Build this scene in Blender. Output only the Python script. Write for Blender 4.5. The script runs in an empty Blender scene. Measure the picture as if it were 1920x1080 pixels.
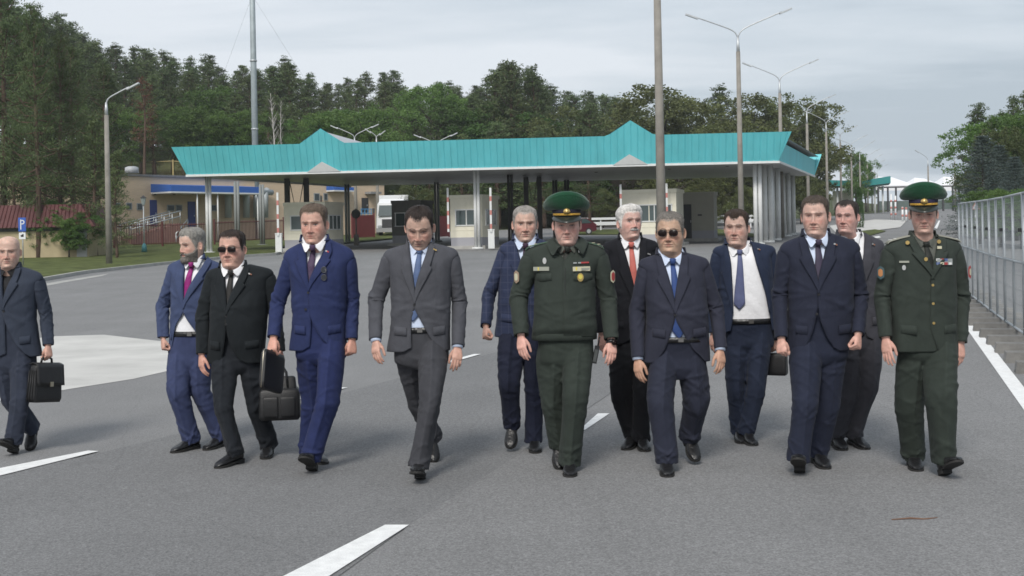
import bpy, bmesh, math, random
import numpy as np
from mathutils import Vector, Matrix
R = math.radians
rng = np.random.default_rng(7)
random.seed(7)

# ------------------------------------------------------------------ camera, sky, sun, exposure
sc = bpy.context.scene
F, HC, ROLL, HZ = 2300.0, 1.62, R(1.1), 440.0          # focal length (px of 1920), eye height, roll, ground horizon row
cam_d = bpy.data.cameras.new('camera'); cam = bpy.data.objects.new('camera', cam_d)
sc.collection.objects.link(cam); sc.camera = cam
cam_d.sensor_width = 36.0; cam_d.lens = 36.0 * F / 1920.0
cam_d.shift_y = -(540.0 - HZ) / 1920.0
cam_d.clip_start = 0.1; cam_d.clip_end = 6000.0
_c, _s = math.cos(ROLL), math.sin(ROLL)
cam.matrix_world = Matrix(((_c, _s, 0, 0), (0, 0, -1, 0), (-_s, _c, 0, HC), (0, 0, 0, 1)))

SUN_EL, SUN_AZ = R(44), R(-166)                        # azimuth from +Y towards +X; behind the camera, to its left
world = bpy.data.worlds.new('World'); sc.world = world; world.use_nodes = True
wn, wl = world.node_tree.nodes, world.node_tree.links
wn.clear()
w_out = wn.new('ShaderNodeOutputWorld'); w_bg = wn.new('ShaderNodeBackground')
w_sky = wn.new('ShaderNodeTexSky'); w_sky.sky_type = 'NISHITA'; w_sky.sun_disc = False
w_sky.sun_elevation = SUN_EL; w_sky.sun_rotation = SUN_AZ
w_sky.air_density = 1.4; w_sky.dust_density = 3.0
w_bg.inputs['Strength'].default_value = 0.095
w_tc = wn.new('ShaderNodeTexCoord'); w_sep = wn.new('ShaderNodeSeparateXYZ')
wl.new(w_tc.outputs['Generated'], w_sep.inputs[0])
def wmath(op, a, b):
    n = wn.new('ShaderNodeMath'); n.operation = op
    for i, v in enumerate((a, b)):
        if isinstance(v, (int, float)): n.inputs[i].default_value = v
        else: wl.new(v, n.inputs[i])
    return n.outputs[0]
zz = wmath('ADD', wmath('MAXIMUM', w_sep.outputs[2], 0.0), 0.10)
cx = wmath('DIVIDE', w_sep.outputs[0], zz); cy = wmath('DIVIDE', w_sep.outputs[1], zz)
w_cmb = wn.new('ShaderNodeCombineXYZ'); wl.new(cx, w_cmb.inputs[0]); wl.new(cy, w_cmb.inputs[1])
def wnoise(scale, detail, rough, off, sx=1.0, dist=0.0):
    mp = wn.new('ShaderNodeMapping'); mp.inputs['Location'].default_value = off; mp.inputs['Scale'].default_value = (sx, 1, 1)
    wl.new(w_cmb.outputs[0], mp.inputs[0])
    n = wn.new('ShaderNodeTexNoise'); n.inputs['Scale'].default_value = scale; n.inputs['Detail'].default_value = detail
    n.inputs['Roughness'].default_value = rough; n.inputs['Distortion'].default_value = dist
    wl.new(mp.outputs[0], n.inputs['Vector']); return n.outputs['Fac']
n1 = wnoise(0.55, 5.0, 0.55, (3.1, 1.3, 0), 0.55, 0.4)
n2 = wnoise(2.2, 5.0, 0.6, (7.7, 2.9, 0), 0.45, 0.2)
nsum = wmath('ADD', wmath('MULTIPLY', n1, 0.72), wmath('MULTIPLY', n2, 0.28))
# the bank of cloud is thicker and greyer towards the right, thinner and paler to the left
nsum = wmath('SUBTRACT', nsum, wmath('MULTIPLY', w_sep.outputs[0], 0.22))
w_ramp = wn.new('ShaderNodeValToRGB'); wl.new(nsum, w_ramp.inputs[0])
e = w_ramp.color_ramp.elements
e[0].position = 0.38; e[0].color = (4.25, 4.9, 5.6, 1)
e[1].position = 0.60; e[1].color = (7.0, 7.4, 7.95, 1)
k = w_ramp.color_ramp.elements.new(0.47); k.color = (5.5, 6.1, 6.75, 1)
w_mix = wn.new('ShaderNodeMix'); w_mix.data_type = 'RGBA'; w_mix.inputs[0].default_value = 0.90
wl.new(w_sky.outputs[0], w_mix.inputs[6]); wl.new(w_ramp.outputs[0], w_mix.inputs[7])
wl.new(w_mix.outputs[2], w_bg.inputs[0]); wl.new(w_bg.outputs[0], w_out.inputs[0])

sun_d = bpy.data.lights.new('sun', 'SUN'); sun = bpy.data.objects.new('sun', sun_d); sc.collection.objects.link(sun)
sun_d.energy = 2.2; sun_d.angle = R(17); sun_d.color = (1.0, 0.96, 0.9)
_dir = Vector((math.sin(SUN_AZ) * math.cos(SUN_EL), math.cos(SUN_AZ) * math.cos(SUN_EL), math.sin(SUN_EL)))
sun.rotation_euler = _dir.to_track_quat('Z', 'Y').to_euler()
sc.view_settings.view_transform = 'Standard'; sc.view_settings.look = 'None'
sc.view_settings.exposure = 0.33; sc.view_settings.gamma = 1.0; sc.view_settings.use_curve_mapping = False
sc.cycles.filter_width = 1.6                             # the soft rendering of a video frame
sc.cycles.max_bounces = 5; sc.cycles.diffuse_bounces = 3; sc.cycles.glossy_bounces = 3
sc.cycles.transparent_max_bounces = 8; sc.cycles.transmission_bounces = 4

# ------------------------------------------------------------------ measuring helpers (photo pixel -> place in the world)
TY = [-40, 20, 34, 48, 66, 84, 104, 130, 165, 210, 270, 350, 470, 650, 900, 1500, 3000]
TZ = [0, 0, .14, .38, .78, 1.22, 1.72, 2.4, 3.25, 4.3, 5.6, 7.2, 9.2, 11.5, 14, 18, 22]
def zt(y): return float(np.interp(y, TY, TZ))
def U(px, py, Y):
    a, b = (px - 960.0) / F, (HZ - py) / F
    return np.array(((a * _c + b * _s) * Y, Y, (-a * _s + b * _c) * Y + HC))
def G(px, py):
    lo, hi = 2.0, 900.0
    for _ in range(60):
        m = (lo + hi) / 2
        if U(px, py, m)[2] > zt(m): lo = m
        else: hi = m
    return U(px, py, lo)
def X_at(px, Y): return float(U(px, HZ, Y)[0])

# ------------------------------------------------------------------ object helpers
COL = sc.collection
def tag(o, label=None, cat=None, group=None, kind=None):
    if label: o['label'] = label
    if cat: o['category'] = cat
    if group: o['group'] = group
    if kind: o['kind'] = kind
    return o
def empty(name, loc=(0, 0, 0), rz=0.0):
    o = bpy.data.objects.new(name, None); COL.objects.link(o)
    o.location = loc; o.rotation_euler = (0, 0, rz); o.empty_display_size = 0.2
    return o
def mk(name, V, Fc, mat=None, parent=None, smooth=True, cols=None):
    """V (n,3); Fc: list of (m,k) int arrays of quads or triangles (or of plain tuples)."""
    me = bpy.data.meshes.new(name)
    V = np.asarray(V, dtype=np.float32).reshape(-1, 3)
    if isinstance(Fc, np.ndarray): Fc = [Fc]
    if len(Fc) and not isinstance(Fc[0], np.ndarray):
        by = {}
        for f in Fc: by.setdefault(len(f), []).append(f)
        Fc = [np.array(v, dtype=np.int32) for v in by.values()]
    Fc = [f for f in Fc if len(f)]
    loops = np.concatenate([f.ravel() for f in Fc]).astype(np.int32)
    tot = np.concatenate([np.full(len(f), f.shape[1], dtype=np.int32) for f in Fc])
    st = np.concatenate(([0], np.cumsum(tot)[:-1])).astype(np.int32)
    me.vertices.add(len(V)); me.vertices.foreach_set('co', V.ravel())
    me.loops.add(len(loops)); me.loops.foreach_set('vertex_index', loops)
    me.polygons.add(len(tot)); me.polygons.foreach_set('loop_start', st); me.polygons.foreach_set('loop_total', tot)
    me.update(calc_edges=True); me.validate()
    me.polygons.foreach_set('use_smooth', np.full(len(me.polygons), bool(smooth), dtype=bool))
    if cols is not None:
        a = me.color_attributes.new('Col', 'FLOAT_COLOR', 'POINT')
        c = np.ones((len(V), 4), dtype=np.float32); c[:, :3] = cols
        a.data.foreach_set('color', c.ravel())
    if mat is not None: me.materials.append(mat)
    o = bpy.data.objects.new(name, me); COL.objects.link(o)
    if parent is not None: o.parent = parent
    return o
class MB:
    """collects verts and faces of one mesh"""
    def __init__(s): s.V, s.Q, s.n = [], [], 0
    def add(s, V, Fc):
        V = np.asarray(V, dtype=float).reshape(-1, 3)
        if isinstance(Fc, np.ndarray): Fc = [Fc]
        if len(Fc) and not isinstance(Fc[0], np.ndarray):
            by = {}
            for f in Fc: by.setdefault(len(f), []).append(f)
            Fc = [np.array(v) for v in by.values()]
        s.V.append(V); s.Q += [f + s.n for f in Fc if len(f)]; s.n += len(V); return s
    def box(s, c, d, rz=0.0, M=None):
        x, y, z = d[0] / 2, d[1] / 2, d[2] / 2
        b = min(x, y, z) * 0.12
        V = np.array([(-x, -y, -z), (x, -y, -z), (x, y, -z), (-x, y, -z), (-x, -y, z), (x, -y, z), (x, y, z), (-x, y, z)])
        if M is not None: V = V @ np.array(M).T
        if rz: V = V @ np.array(((math.cos(rz), -math.sin(rz), 0), (math.sin(rz), math.cos(rz), 0), (0, 0, 1))).T
        return s.add(V + np.array(c), [(0, 3, 2, 1), (4, 5, 6, 7), (0, 1, 5, 4), (1, 2, 6, 5), (2, 3, 7, 6), (3, 0, 4, 7)])
    def tube(s, pts, rad, seg=8, cap=True):
        P = np.asarray(pts, dtype=float); n = len(P)
        rr = np.broadcast_to(np.asarray(rad, dtype=float), (n,))
        T = np.gradient(P, axis=0) if n > 2 else np.repeat((P[1] - P[0])[None], 2, 0)
        T /= np.linalg.norm(T, axis=1)[:, None] + 1e-12
        ref = np.array((0, 1.0, 0)) if abs(T[0][1]) < .9 else np.array((1.0, 0, 0))
        V = []
        for i in range(n):
            a = ref - T[i] * ref.dot(T[i]); a /= np.linalg.norm(a); b = np.cross(T[i], a); ref = a
            th = np.arange(seg) * 2 * math.pi / seg
            V.append(P[i] + rr[i] * (np.cos(th)[:, None] * a + np.sin(th)[:, None] * b))
        f = gridq(n, seg, True)
        fs = [f]
        if cap: fs += [np.array([list(range(seg))[::-1]]), np.array([[(n - 1) * seg + i for i in range(seg)]])]
        return s.add(np.concatenate(V), fs)
    def poly(s, pts): return s.add(pts, [tuple(range(len(pts)))])
    def prism(s, pts, d):
        """closed outline pts extruded by vector d"""
        A = np.asarray(pts, dtype=float); n = len(A); B = A + np.asarray(d, dtype=float)
        fs = [tuple(range(n))[::-1], tuple(range(n, 2 * n))] + [(i, (i + 1) % n, n + (i + 1) % n, n + i) for i in range(n)]
        return s.add(np.concatenate((A, B)), fs)
    def build(s, name, mat, parent=None, smooth=False, loc=None):
        V = np.concatenate(s.V)
        if loc is not None: V = V - np.asarray(loc)
        return mk(name, V, s.Q, mat, parent, smooth)
def gridq(n, m, wrap=False):
    """quads of an n x m vertex grid"""
    i = np.arange(n - 1)[:, None]; j = np.arange(m if wrap else m - 1)[None, :]
    j2 = (j + 1) % m
    return np.stack((i * m + j, i * m + j2, (i + 1) * m + j2, (i + 1) * m + j), -1).reshape(-1, 4)
def copy_tree(o, parent=None):
    c = o.copy(); COL.objects.link(c)
    if parent is not None: c.parent = parent
    for ch in o.children: copy_tree(ch, c)
    return c
def sstep(a, b, x):
    t = np.clip((np.asarray(x, dtype=float) - a) / (b - a), 0, 1); return t * t * (3 - 2 * t)
def pchip(xs, ys):
    xs, ys = np.asarray(xs, float), np.asarray(ys, float)
    h = np.diff(xs); d = np.diff(ys) / h; m = np.zeros(len(xs)); m[0], m[-1] = d[0], d[-1]
    for i in range(1, len(xs) - 1):
        m[i] = 0 if d[i - 1] * d[i] <= 0 else 2 / (1 / d[i - 1] + 1 / d[i])
    def f(x):
        x = np.clip(np.asarray(x, float), xs[0], xs[-1]); i = np.clip(np.searchsorted(xs, x) - 1, 0, len(h) - 1)
        t = (x - xs[i]) / h[i]
        return ((2*t**3-3*t**2+1)*ys[i] + (t**3-2*t**2+t)*h[i]*m[i] + (-2*t**3+3*t**2)*ys[i+1] + (t**3-t**2)*h[i]*m[i+1])
    return f

# ------------------------------------------------------------------ materials
MATS = {}
def nd(m, t): return m.node_tree.nodes.new(t)
def lk(m, a, b): m.node_tree.links.new(a, b)
def mat(name, col, rough=0.7, metal=0.0, var=0.0, vscale=3.0, bump=0.0, bscale=40.0, spec=0.5, stretch=None, coat=0.0, sheen=0.0, objrand=0.0):
    """plain surface with soft mottling (var) and a fine bump"""
    if name in MATS: return MATS[name]
    m = bpy.data.materials.new(name); m.use_nodes = True; MATS[name] = m
    b = m.node_tree.nodes['Principled BSDF']
    b.inputs['Base Color'].default_value = (*col, 1); b.inputs['Roughness'].default_value = rough
    b.inputs['Metallic'].default_value = metal; b.inputs['Specular IOR Level'].default_value = spec
    if coat: b.inputs['Coat Weight'].default_value = coat
    if sheen: b.inputs['Sheen Weight'].default_value = sheen; b.inputs['Sheen Roughness'].default_value = 0.5
    tc = None
    if var or bump or objrand:
        tc = nd(m, 'ShaderNodeTexCoord'); src = tc.outputs['Object']
        if stretch:
            mp = nd(m, 'ShaderNodeMapping'); mp.inputs['Scale'].default_value = stretch; lk(m, src, mp.inputs[0]); src = mp.outputs[0]
    if var:
        n = nd(m, 'ShaderNodeTexNoise'); n.inputs['Scale'].default_value = vscale; n.inputs['Detail'].default_value = 5; n.inputs['Roughness'].default_value = .6
        lk(m, src, n.inputs['Vector'])
        rp = nd(m, 'ShaderNodeValToRGB'); rp.color_ramp.elements[0].position = .3; rp.color_ramp.elements[1].position = .7
        rp.color_ramp.elements[0].color = (*[max(0, c * (1 - var)) for c in col], 1)
        rp.color_ramp.elements[1].color = (*[min(1, c * (1 + var)) for c in col], 1)
        lk(m, n.outputs['Fac'], rp.inputs[0]); out = rp.outputs[0]
        if objrand:
            oi = nd(m, 'ShaderNodeObjectInfo'); hs = nd(m, 'ShaderNodeHueSaturation')
            mr = nd(m, 'ShaderNodeMapRange'); mr.inputs[3].default_value = 1 - objrand; mr.inputs[4].default_value = 1 + objrand
            lk(m, oi.outputs['Random'], mr.inputs[0]); lk(m, mr.outputs[0], hs.inputs['Value']); lk(m, out, hs.inputs['Color']); out = hs.outputs[0]
        lk(m, out, b.inputs['Base Color'])
    if bump:
        n2 = nd(m, 'ShaderNodeTexNoise'); n2.inputs['Scale'].default_value = bscale; n2.inputs['Detail'].default_value = 4
        lk(m, src, n2.inputs['Vector'])
        bp = nd(m, 'ShaderNodeBump'); bp.inputs['Strength'].default_value = bump; bp.inputs['Distance'].default_value = 0.02
        lk(m, n2.outputs['Fac'], bp.inputs['Height']); lk(m, bp.outputs[0], b.inputs['Normal'])
    return m
# ================================================================== SETTING
def hill(x, y):
    """wooded bank rising behind the long building, away from the road"""
    x, y = np.asarray(x, float), np.asarray(y, float)
    d = y - (88 + (x + 38) * 1.02); m = sstep(.28 * y - 18, .28 * y - 38, x)
    return m * (5.4 * sstep(6, 17, d) + 6.5 * sstep(24, 110, d))
def hT(x, y): return np.interp(y, TY, TZ) + hill(x, y)
def GT(px, py):
    lo = 3.0
    for Y in np.arange(3, 400, .5):
        p = U(px, py, Y)
        if p[2] < float(hT(p[0], Y)): return p
    return U(px, py, 400)
def sheet(name, poly, off, m, kind='structure', raise_=0.0):
    """flat-laid sheet following the slope of the ground: polygon (x, y) cut at every change of slope"""
    bm = bmesh.new(); vs = [bm.verts.new((p[0], p[1], 0)) for p in poly]; bm.faces.new(vs)
    ys = [p[1] for p in poly]
    for y in TY:
        if min(ys) < y < max(ys):
            bmesh.ops.bisect_plane(bm, geom=bm.verts[:] + bm.edges[:] + bm.faces[:], plane_co=(0, y, 0), plane_no=(0, 1, 0))
    for v in bm.verts: v.co.z = zt(v.co.y) + off
    bmesh.ops.recalc_face_normals(bm, faces=bm.faces)
    if sum(f.normal.z for f in bm.faces) < 0: bmesh.ops.reverse_faces(bm, faces=bm.faces)
    me = bpy.data.meshes.new(name); bm.to_mesh(me); bm.free(); me.materials.append(m)
    o = bpy.data.objects.new(name, me); COL.objects.link(o); o['kind'] = kind
    return o
def pix(*pts): return [tuple(G(*p)[:2]) for p in pts]
def asphalt(name, c, gr=1.0):
    m = bpy.data.materials.new(name); m.use_nodes = True; b = m.node_tree.nodes['Principled BSDF']
    tc = nd(m, 'ShaderNodeTexCoord'); b.inputs['Roughness'].default_value = .9; b.inputs['Specular IOR Level'].default_value = .25
    def nz(sc_, det, lo, hi, a, b_, stretch=None):
        n = nd(m, 'ShaderNodeTexNoise'); n.inputs['Scale'].default_value = sc_; n.inputs['Detail'].default_value = det; n.inputs['Roughness'].default_value = .65
        src = tc.outputs['Object']
        if stretch:
            mp = nd(m, 'ShaderNodeMapping'); mp.inputs['Scale'].default_value = stretch; mp.inputs['Rotation'].default_value = (0, 0, R(-18)); lk(m, src, mp.inputs[0]); src = mp.outputs[0]
        lk(m, src, n.inputs['Vector']); r = nd(m, 'ShaderNodeMapRange')
        for i, v in enumerate((lo, hi, a, b_)): r.inputs[i + 1].default_value = v
        lk(m, n.outputs['Fac'], r.inputs[0]); return r.outputs[0]
    stone = nz(95, 3, .34, .66, .68, 1.34); stone2 = nz(34, 4, .3, .7, .84, 1.16); patch = nz(.35, 6, .3, .7, .90, 1.09); wear = nz(.8, 4, .3, .7, .94, 1.06, (1.6, .10, 1)); stain = nz(1.7, 6, .60, .74, 1.0, .86)
    # hairline cracks
    vo = nd(m, 'ShaderNodeTexVoronoi'); vo.feature = 'DISTANCE_TO_EDGE'; vo.inputs['Scale'].default_value = .22; wv = nd(m, 'ShaderNodeTexNoise'); wv.inputs['Scale'].default_value = 2.2; wv.inputs['Detail'].default_value = 5
    lk(m, tc.outputs['Object'], wv.inputs['Vector']); av = nd(m, 'ShaderNodeMix'); av.data_type = 'VECTOR'; av.inputs[0].default_value = .14; lk(m, tc.outputs['Object'], av.inputs[4]); lk(m, wv.outputs['Color'], av.inputs[5]); lk(m, av.outputs[1], vo.inputs['Vector'])
    cr_ = nd(m, 'ShaderNodeMapRange'); 
    for i, v in enumerate((0, .0020, .90, 1.0)): cr_.inputs[i + 1].default_value = v
    lk(m, vo.outputs['Distance'], cr_.inputs[0]); crack = cr_.outputs[0]
    out = None
    for o in (stone, stone2, patch, wear, stain, crack):
        if out is None: out = o
        else:
            k_ = nd(m, 'ShaderNodeMath'); k_.operation = 'MULTIPLY'; lk(m, out, k_.inputs[0]); lk(m, o, k_.inputs[1]); out = k_.outputs[0]
    mx = nd(m, 'ShaderNodeMix'); mx.data_type = 'RGBA'; mx.blend_type = 'MULTIPLY'; mx.inputs[0].default_value = 1; mx.inputs[6].default_value = (*c, 1)
    lk(m, out, mx.inputs[7]); lk(m, mx.outputs[2], b.inputs['Base Color'])
    n = nd(m, 'ShaderNodeTexNoise'); n.inputs['Scale'].default_value = 120; lk(m, tc.outputs['Object'], n.inputs['Vector'])
    bp = nd(m, 'ShaderNodeBump'); bp.inputs['Strength'].default_value = .45; bp.inputs['Distance'].default_value = .006; lk(m, n.outputs['Fac'], bp.inputs['Height']); lk(m, bp.outputs[0], b.inputs['Normal'])
    return m
ASPH = asphalt('asphalt_worn', (.200, .199, .199)); ASPH2 = asphalt('asphalt_newer', (.172, .172, .173)); ASPH3 = asphalt('asphalt_grey', (.195, .194, .194))
GRASS = mat('grass_turf', (.088, .104, .038), .95, var=.45, vscale=1.3, bump=.9, bscale=25, spec=.1)
FLOOR = mat('forest_floor', (.060, .072, .030), .95, var=.5, vscale=.4, bump=.9, bscale=4, spec=.1)
CONC = mat('concrete', (.36, .355, .335), .9, var=.16, vscale=2.2, bump=.3, bscale=50)
CONC2 = mat('concrete_slab', (.50, .49, .465), .9, var=.14, vscale=.9, bump=.3, bscale=60)
POLEC = mat('pole_concrete', (.24, .225, .20), .9, var=.25, vscale=1.5, bump=.3, bscale=30)
PAINT = mat('road_paint', (.74, .74, .73), .8, var=.10, vscale=14, bump=.3, bscale=90)
GALV = mat('galvanised_steel', (.50, .52, .53), .45, metal=.55, var=.12, vscale=6)
WHM = mat('white_metal', (.66, .67, .66), .5, var=.07, vscale=3)
TEAL = mat('teal_sheet', (.125, .545, .595), .5, var=.09, vscale=1.0, stretch=(1.6, 1.6, .25))
SOFF = mat('soffit_panel', (.52, .52, .51), .45, var=.06, vscale=1.2)
DARKS = mat('dark_steel', (.045, .045, .047), .6)
GLASS = mat('window_glass', (.05, .075, .075), .12, spec=.8)
# ---- the ground, one sheet to the horizon
gy = sorted(set(TY + list(np.arange(78, 230, 6.0)) + list(np.arange(230, 330, 14)))); gx = sorted(set(list(np.arange(-170, 171, 7.0)) + [-2500, -900, -400, -260, 260, 400, 900, 2500]))
GXX, GYY = np.meshgrid(gx, gy); gV = np.stack((GXX, GYY, hT(GXX, GYY) - .03), -1)
o = mk('ground', gV.reshape(-1, 3), gridq(len(gy), len(gx)), FLOOR, None, True); o['kind'] = 'structure'
RD = .333
sheet('road', [(-90, -8), (46, -8), (.36 * 60 + 16, 60), (.36 * 120 + 12, 120), (.36 * 420 + 14, 420), (.36 * 420 - 6, 420), (.36 * 200 - 12, 200), (.36 * 130 - 22, 130), (18, 128), (-6, 116), (-28, 88), (-90, 70)], .0, ASPH)
sheet('road_lane', pix((-260, 936), (180, 852), (640, 738), (872, 676), (980, 648), (1100, 640), (1200, 700), (985, 846), (760, 990), (500, 1180), (-700, 1180)), .004, ASPH2)
sheet('road_strip', pix((985, 846), (1200, 704), (1420, 585), (1560, 520), (1800, 520), (2060, 760), (2300, 1150), (700, 1150), (760, 990)), .005, ASPH3)
sheet('concrete_apron', pix((-160, 662), (98, 631), (195, 628), (312, 641), (440, 655), (420, 676), (332, 692), (250, 711), (130, 730), (0, 752), (-160, 778)), .004, CONC2)
for q in (((-240, 954), (-240, 928), (165, 847), (185, 848)), ((540, 750), (637, 728), (652, 728), (556, 752)), ((836, 679), (889, 665), (902, 665), (846, 681)),
          ((1086, 808), (1121, 777), (1143, 777), (1097, 808)), ((440, 1130), (722, 987), (767, 987), (545, 1130))):
    sheet('road_line', pix(*q), .010, PAINT)
sheet('road_edge_line', pix((1805, 606), (2140, 1085), (2200, 1085), (1823, 603)), .010, PAINT)
for q in (((1600, 451), (1648, 443), (1652, 446), (1606, 455)), ((1752, 428), (1760, 414), (1763, 414), (1757, 430)), ((1790, 413), (1836, 412), (1836, 414), (1790, 415))): sheet('road_line', pix(*q), .03, PAINT)
# ---- grass bank on the left with its kerb
kp = [(-140, 561), (-40, 546), (60, 530), (150, 514), (300, 497), (420, 485), (520, 478)]
kw = [G(*p)[:2] for p in kp]
gp = [tuple(p) for p in kw] + [(-14.5, 76), (-11, 84), (-7, 100), (-8, 112), (-28, 90), (-90, 72), (-90, 40)]
sheet('grass_verge', gp, .10, GRASS)
def along(pts, w, h, z0, off=0.0):
    """solid kerb of width w, height h along ground points"""
    P = np.array(pts, float); T = np.gradient(P, axis=0); T /= np.linalg.norm(T, axis=1)[:, None]; N = np.stack((-T[:, 1], T[:, 0]), 1); rows = []
    for sgn, dz in ((0, z0), (0, h), (1, h), (1, z0)):
        Q = P - N * (w * sgn + off); rows.append(np.c_[Q, [zt(y) + dz for y in P[:, 1]]])
    V = np.array(rows).transpose(1, 0, 2).reshape(-1, 3); return V, gridq(len(P), 4, True)
kk = np.array(kw + [(-14.5, 76)]); t_ = np.linspace(0, 1, 40); ki = np.stack([np.interp(t_, np.linspace(0, 1, len(kk)), kk[:, c]) for c in range(2)], 1)
V, q = along(ki, .16, .13, -.02, -.0); o = mk('kerb', V, q[:, ::-1], CONC, None, False); o['kind'] = 'structure'
sheet('gravel_edge', pix((84, 532), (165, 519), (205, 513), (190, 518), (120, 530), (88, 536)), .006, CONC)
sheet('grass_patch', pix((1590, 437), (1640, 431), (1662, 434), (1630, 443), (1592, 447)), .05, GRASS)
sheet('pavement_far', pix((1555, 424), (1640, 412), (1700, 414), (1688, 427), (1640, 433), (1570, 440)), .04, CONC2)
sheet('grass_strip', pix((1075, 432), (1330, 428), (1420, 440), (1420, 446), (1300, 440), (1075, 441)), .05, GRASS)
sheet('grass_right', [(12, 10), (60, 10), (100, 130), (.36 * 130 + 8, 130), (.36 * 60 + 9, 60), (17, 30)], .03, GRASS)

# ================================================================== CHECKPOINT CANOPY
cn = empty('checkpoint_canopy', (0, 66, zt(66))); tag(cn, 'long flat checkpoint canopy with ribbed turquoise fascia and two gable peaks', 'canopy')
FL, FR = U(350, 328, 68.0), U(1460, 301, 65.5); zc0 = (FL[2] + FR[2]) / 2; FL[2] = FR[2] = zc0
BR = FR + np.array((6.6, 19.0, 0)); BL = FL + np.array((6.6, 19.0, 0)); HF_, OUT = 1.50, .62
ux = (FR - FL)[:2] / np.linalg.norm((FR - FL)[:2]); uy = (BR - FR)[:2] / np.linalg.norm((BR - FR)[:2])
off_ = np.array(cn.location)
def fascia(A, B, name, peaks=(), rib=.36, HF_=HF_, OUT=OUT):
    """sheet from bottom edge A-B leaning outwards, with pressed ribs; peaks = (centre, half width, rise) along A-B in metres"""
    d = B[:2] - A[:2]; L = np.linalg.norm(d); d = d / L; n = np.array((d[1], -d[0]))
    xs = []; s = -0.0
    k_ = np.arange(-OUT, L + OUT, rib)
    for a in k_: xs += [(a, 0), (a + rib * .80, 0), (a + rib * .86, 1), (a + rib * .94, 1)]
    for c, w, _ in peaks: xs += [(c, 0)]
    xs = sorted(xs); V = []
    for a, deep in xs:
        top_a = min(a, L + OUT); a = min(max(a, 0), L)
        rise = sum(max(0, r_ * (1 - abs(top_a - c) / w)) for c, w, r_ in peaks)
        o_ = -.03 if deep else 0
        b = A[:2] + d * a + n * (.02 + o_); t = A[:2] + d * top_a + n * (OUT + o_)
        t = t + n * OUT * .42 * (rise / HF_)
        V += [(b[0], b[1], A[2]), (t[0], t[1], A[2] + HF_ + rise)]
    V = np.array(V); q = gridq(len(xs), 2)
    return mk(name, V - off_, q[:, ::-1], TEAL, cn, False)
fx = lambda px, py: float(np.dot(U(px, py, 67.0)[:2] - FL[:2], ux))
pk = [(fx(605, 300), 1.22, .80), (fx(1182, 300), 1.26, .80)]
fascia(FL, FR, 'fascia', pk); fascia(FR, BR, 'fascia', HF_=1.05, OUT=.06); fascia(BR, BL, 'fascia'); fascia(BL, FL, 'fascia', HF_=1.05, OUT=.06)
mb = MB(); mb.prism([FL - off_, FR - off_, BR - off_, BL - off_], (0, 0, .10)); sf = mb.build('soffit', SOFF, cn)
mb = MB(); w3 = lambda a, b, z: np.array((*(FL[:2] + ux * a + uy * b), zc0 + z)) - off_; LX = np.linalg.norm((FR - FL)[:2]); LY = np.linalg.norm((BR - FR)[:2])
mb.poly([w3(-.3, -.3, HF_ - .2), w3(LX + .3, -.3, HF_ - .2), w3(LX + .3, LY + .3, HF_ - .2), w3(-.3, LY + .3, HF_ - .2)])
ROOFG = mat('roof_sheet_grey', (.42, .43, .45), .5); mb.build('roof_deck', ROOFG, cn)
for c, w, r_ in pk:                                                 # gable ridges running back and the white triangles on the fascia
    mb = MB(); y0 = -OUT + .05
    mb.poly([w3(c - w * .98, y0, HF_ - .06), w3(c, y0 - .18, HF_ + r_ - .06), w3(c, 7.0, HF_ + r_ * .35), w3(c - w, 7.0, HF_ - .19)]).poly([w3(c + w * .98, y0, HF_ - .06), w3(c + w * 1.4, 7.0, HF_ - .19), w3(c, 7.0, HF_ + r_ * .35), w3(c, y0 - .18, HF_ + r_ - .06)])
    mb.build('gable_roof', ROOFG, cn)
    mb = MB(); s_ = OUT / HF_; mb.prism([w3(c - .92, -.05, -.02), w3(c + .92, -.05, -.02), w3(c, -.05 - s_ * .52, .52)], np.array((*(-uy * .05), .0))); mb.build('white_triangle', WHM, cn)
mb = MB()
for A, B, n in ((FL, FR, -uy), (FR, BR, ux), (BL, FL, -ux)):
    d = (B - A)[:2] / np.linalg.norm((B - A)[:2]); a, b = A[:2] + n * .03, B[:2] + n * .03
    mb.prism([(*(a - n * .06), zc0 - .12), (*(b - n * .06), zc0 - .12), (*(b + n * .03), zc0 - .12), (*(a + n * .03), zc0 - .12)], (0, 0, .118))
mb.V = [v - off_ for v in mb.V]; mb.build('edge_trim', WHM, cn)
def col_pair(px, Y, m=WHM, gap=.11, r=.085, name='column'):
    b = np.array((X_at(px, Y), Y)); mb = MB(); g = zt(Y)
    for sg in (-1, 1):
        p = b + ux * gap * sg * .85; mb.tube([(p[0], p[1], g - .05), (p[0], p[1], zc0)], r, 14)
    mb.box((b[0], b[1], g + .06), (.62, .36, .12))
    mb.V = [v - off_ for v in mb.V]; return mb.build(name, m, cn, True)
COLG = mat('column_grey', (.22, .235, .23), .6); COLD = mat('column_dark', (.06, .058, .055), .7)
for px, Y, m_, *ex in ((392, 69.2, WHM), (895, 68.4, WHM), (1422, 66.8, WHM, .15, .115), (1441, 70.0, WHM, .19, .15), (1455, 73.5, WHM, .19, .15), (1475, 80.5, WHM, .19, .15), (1484, 84.0, WHM, .19, .15), (445, 77, COLG), (492, 82, COLG), (652, 84.2, COLG), (820, 84, COLG), (958, 75, COLD), (1042, 84, COLD), (1064, 84, COLD)): col_pair(px, Y, m_, *ex)
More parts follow.
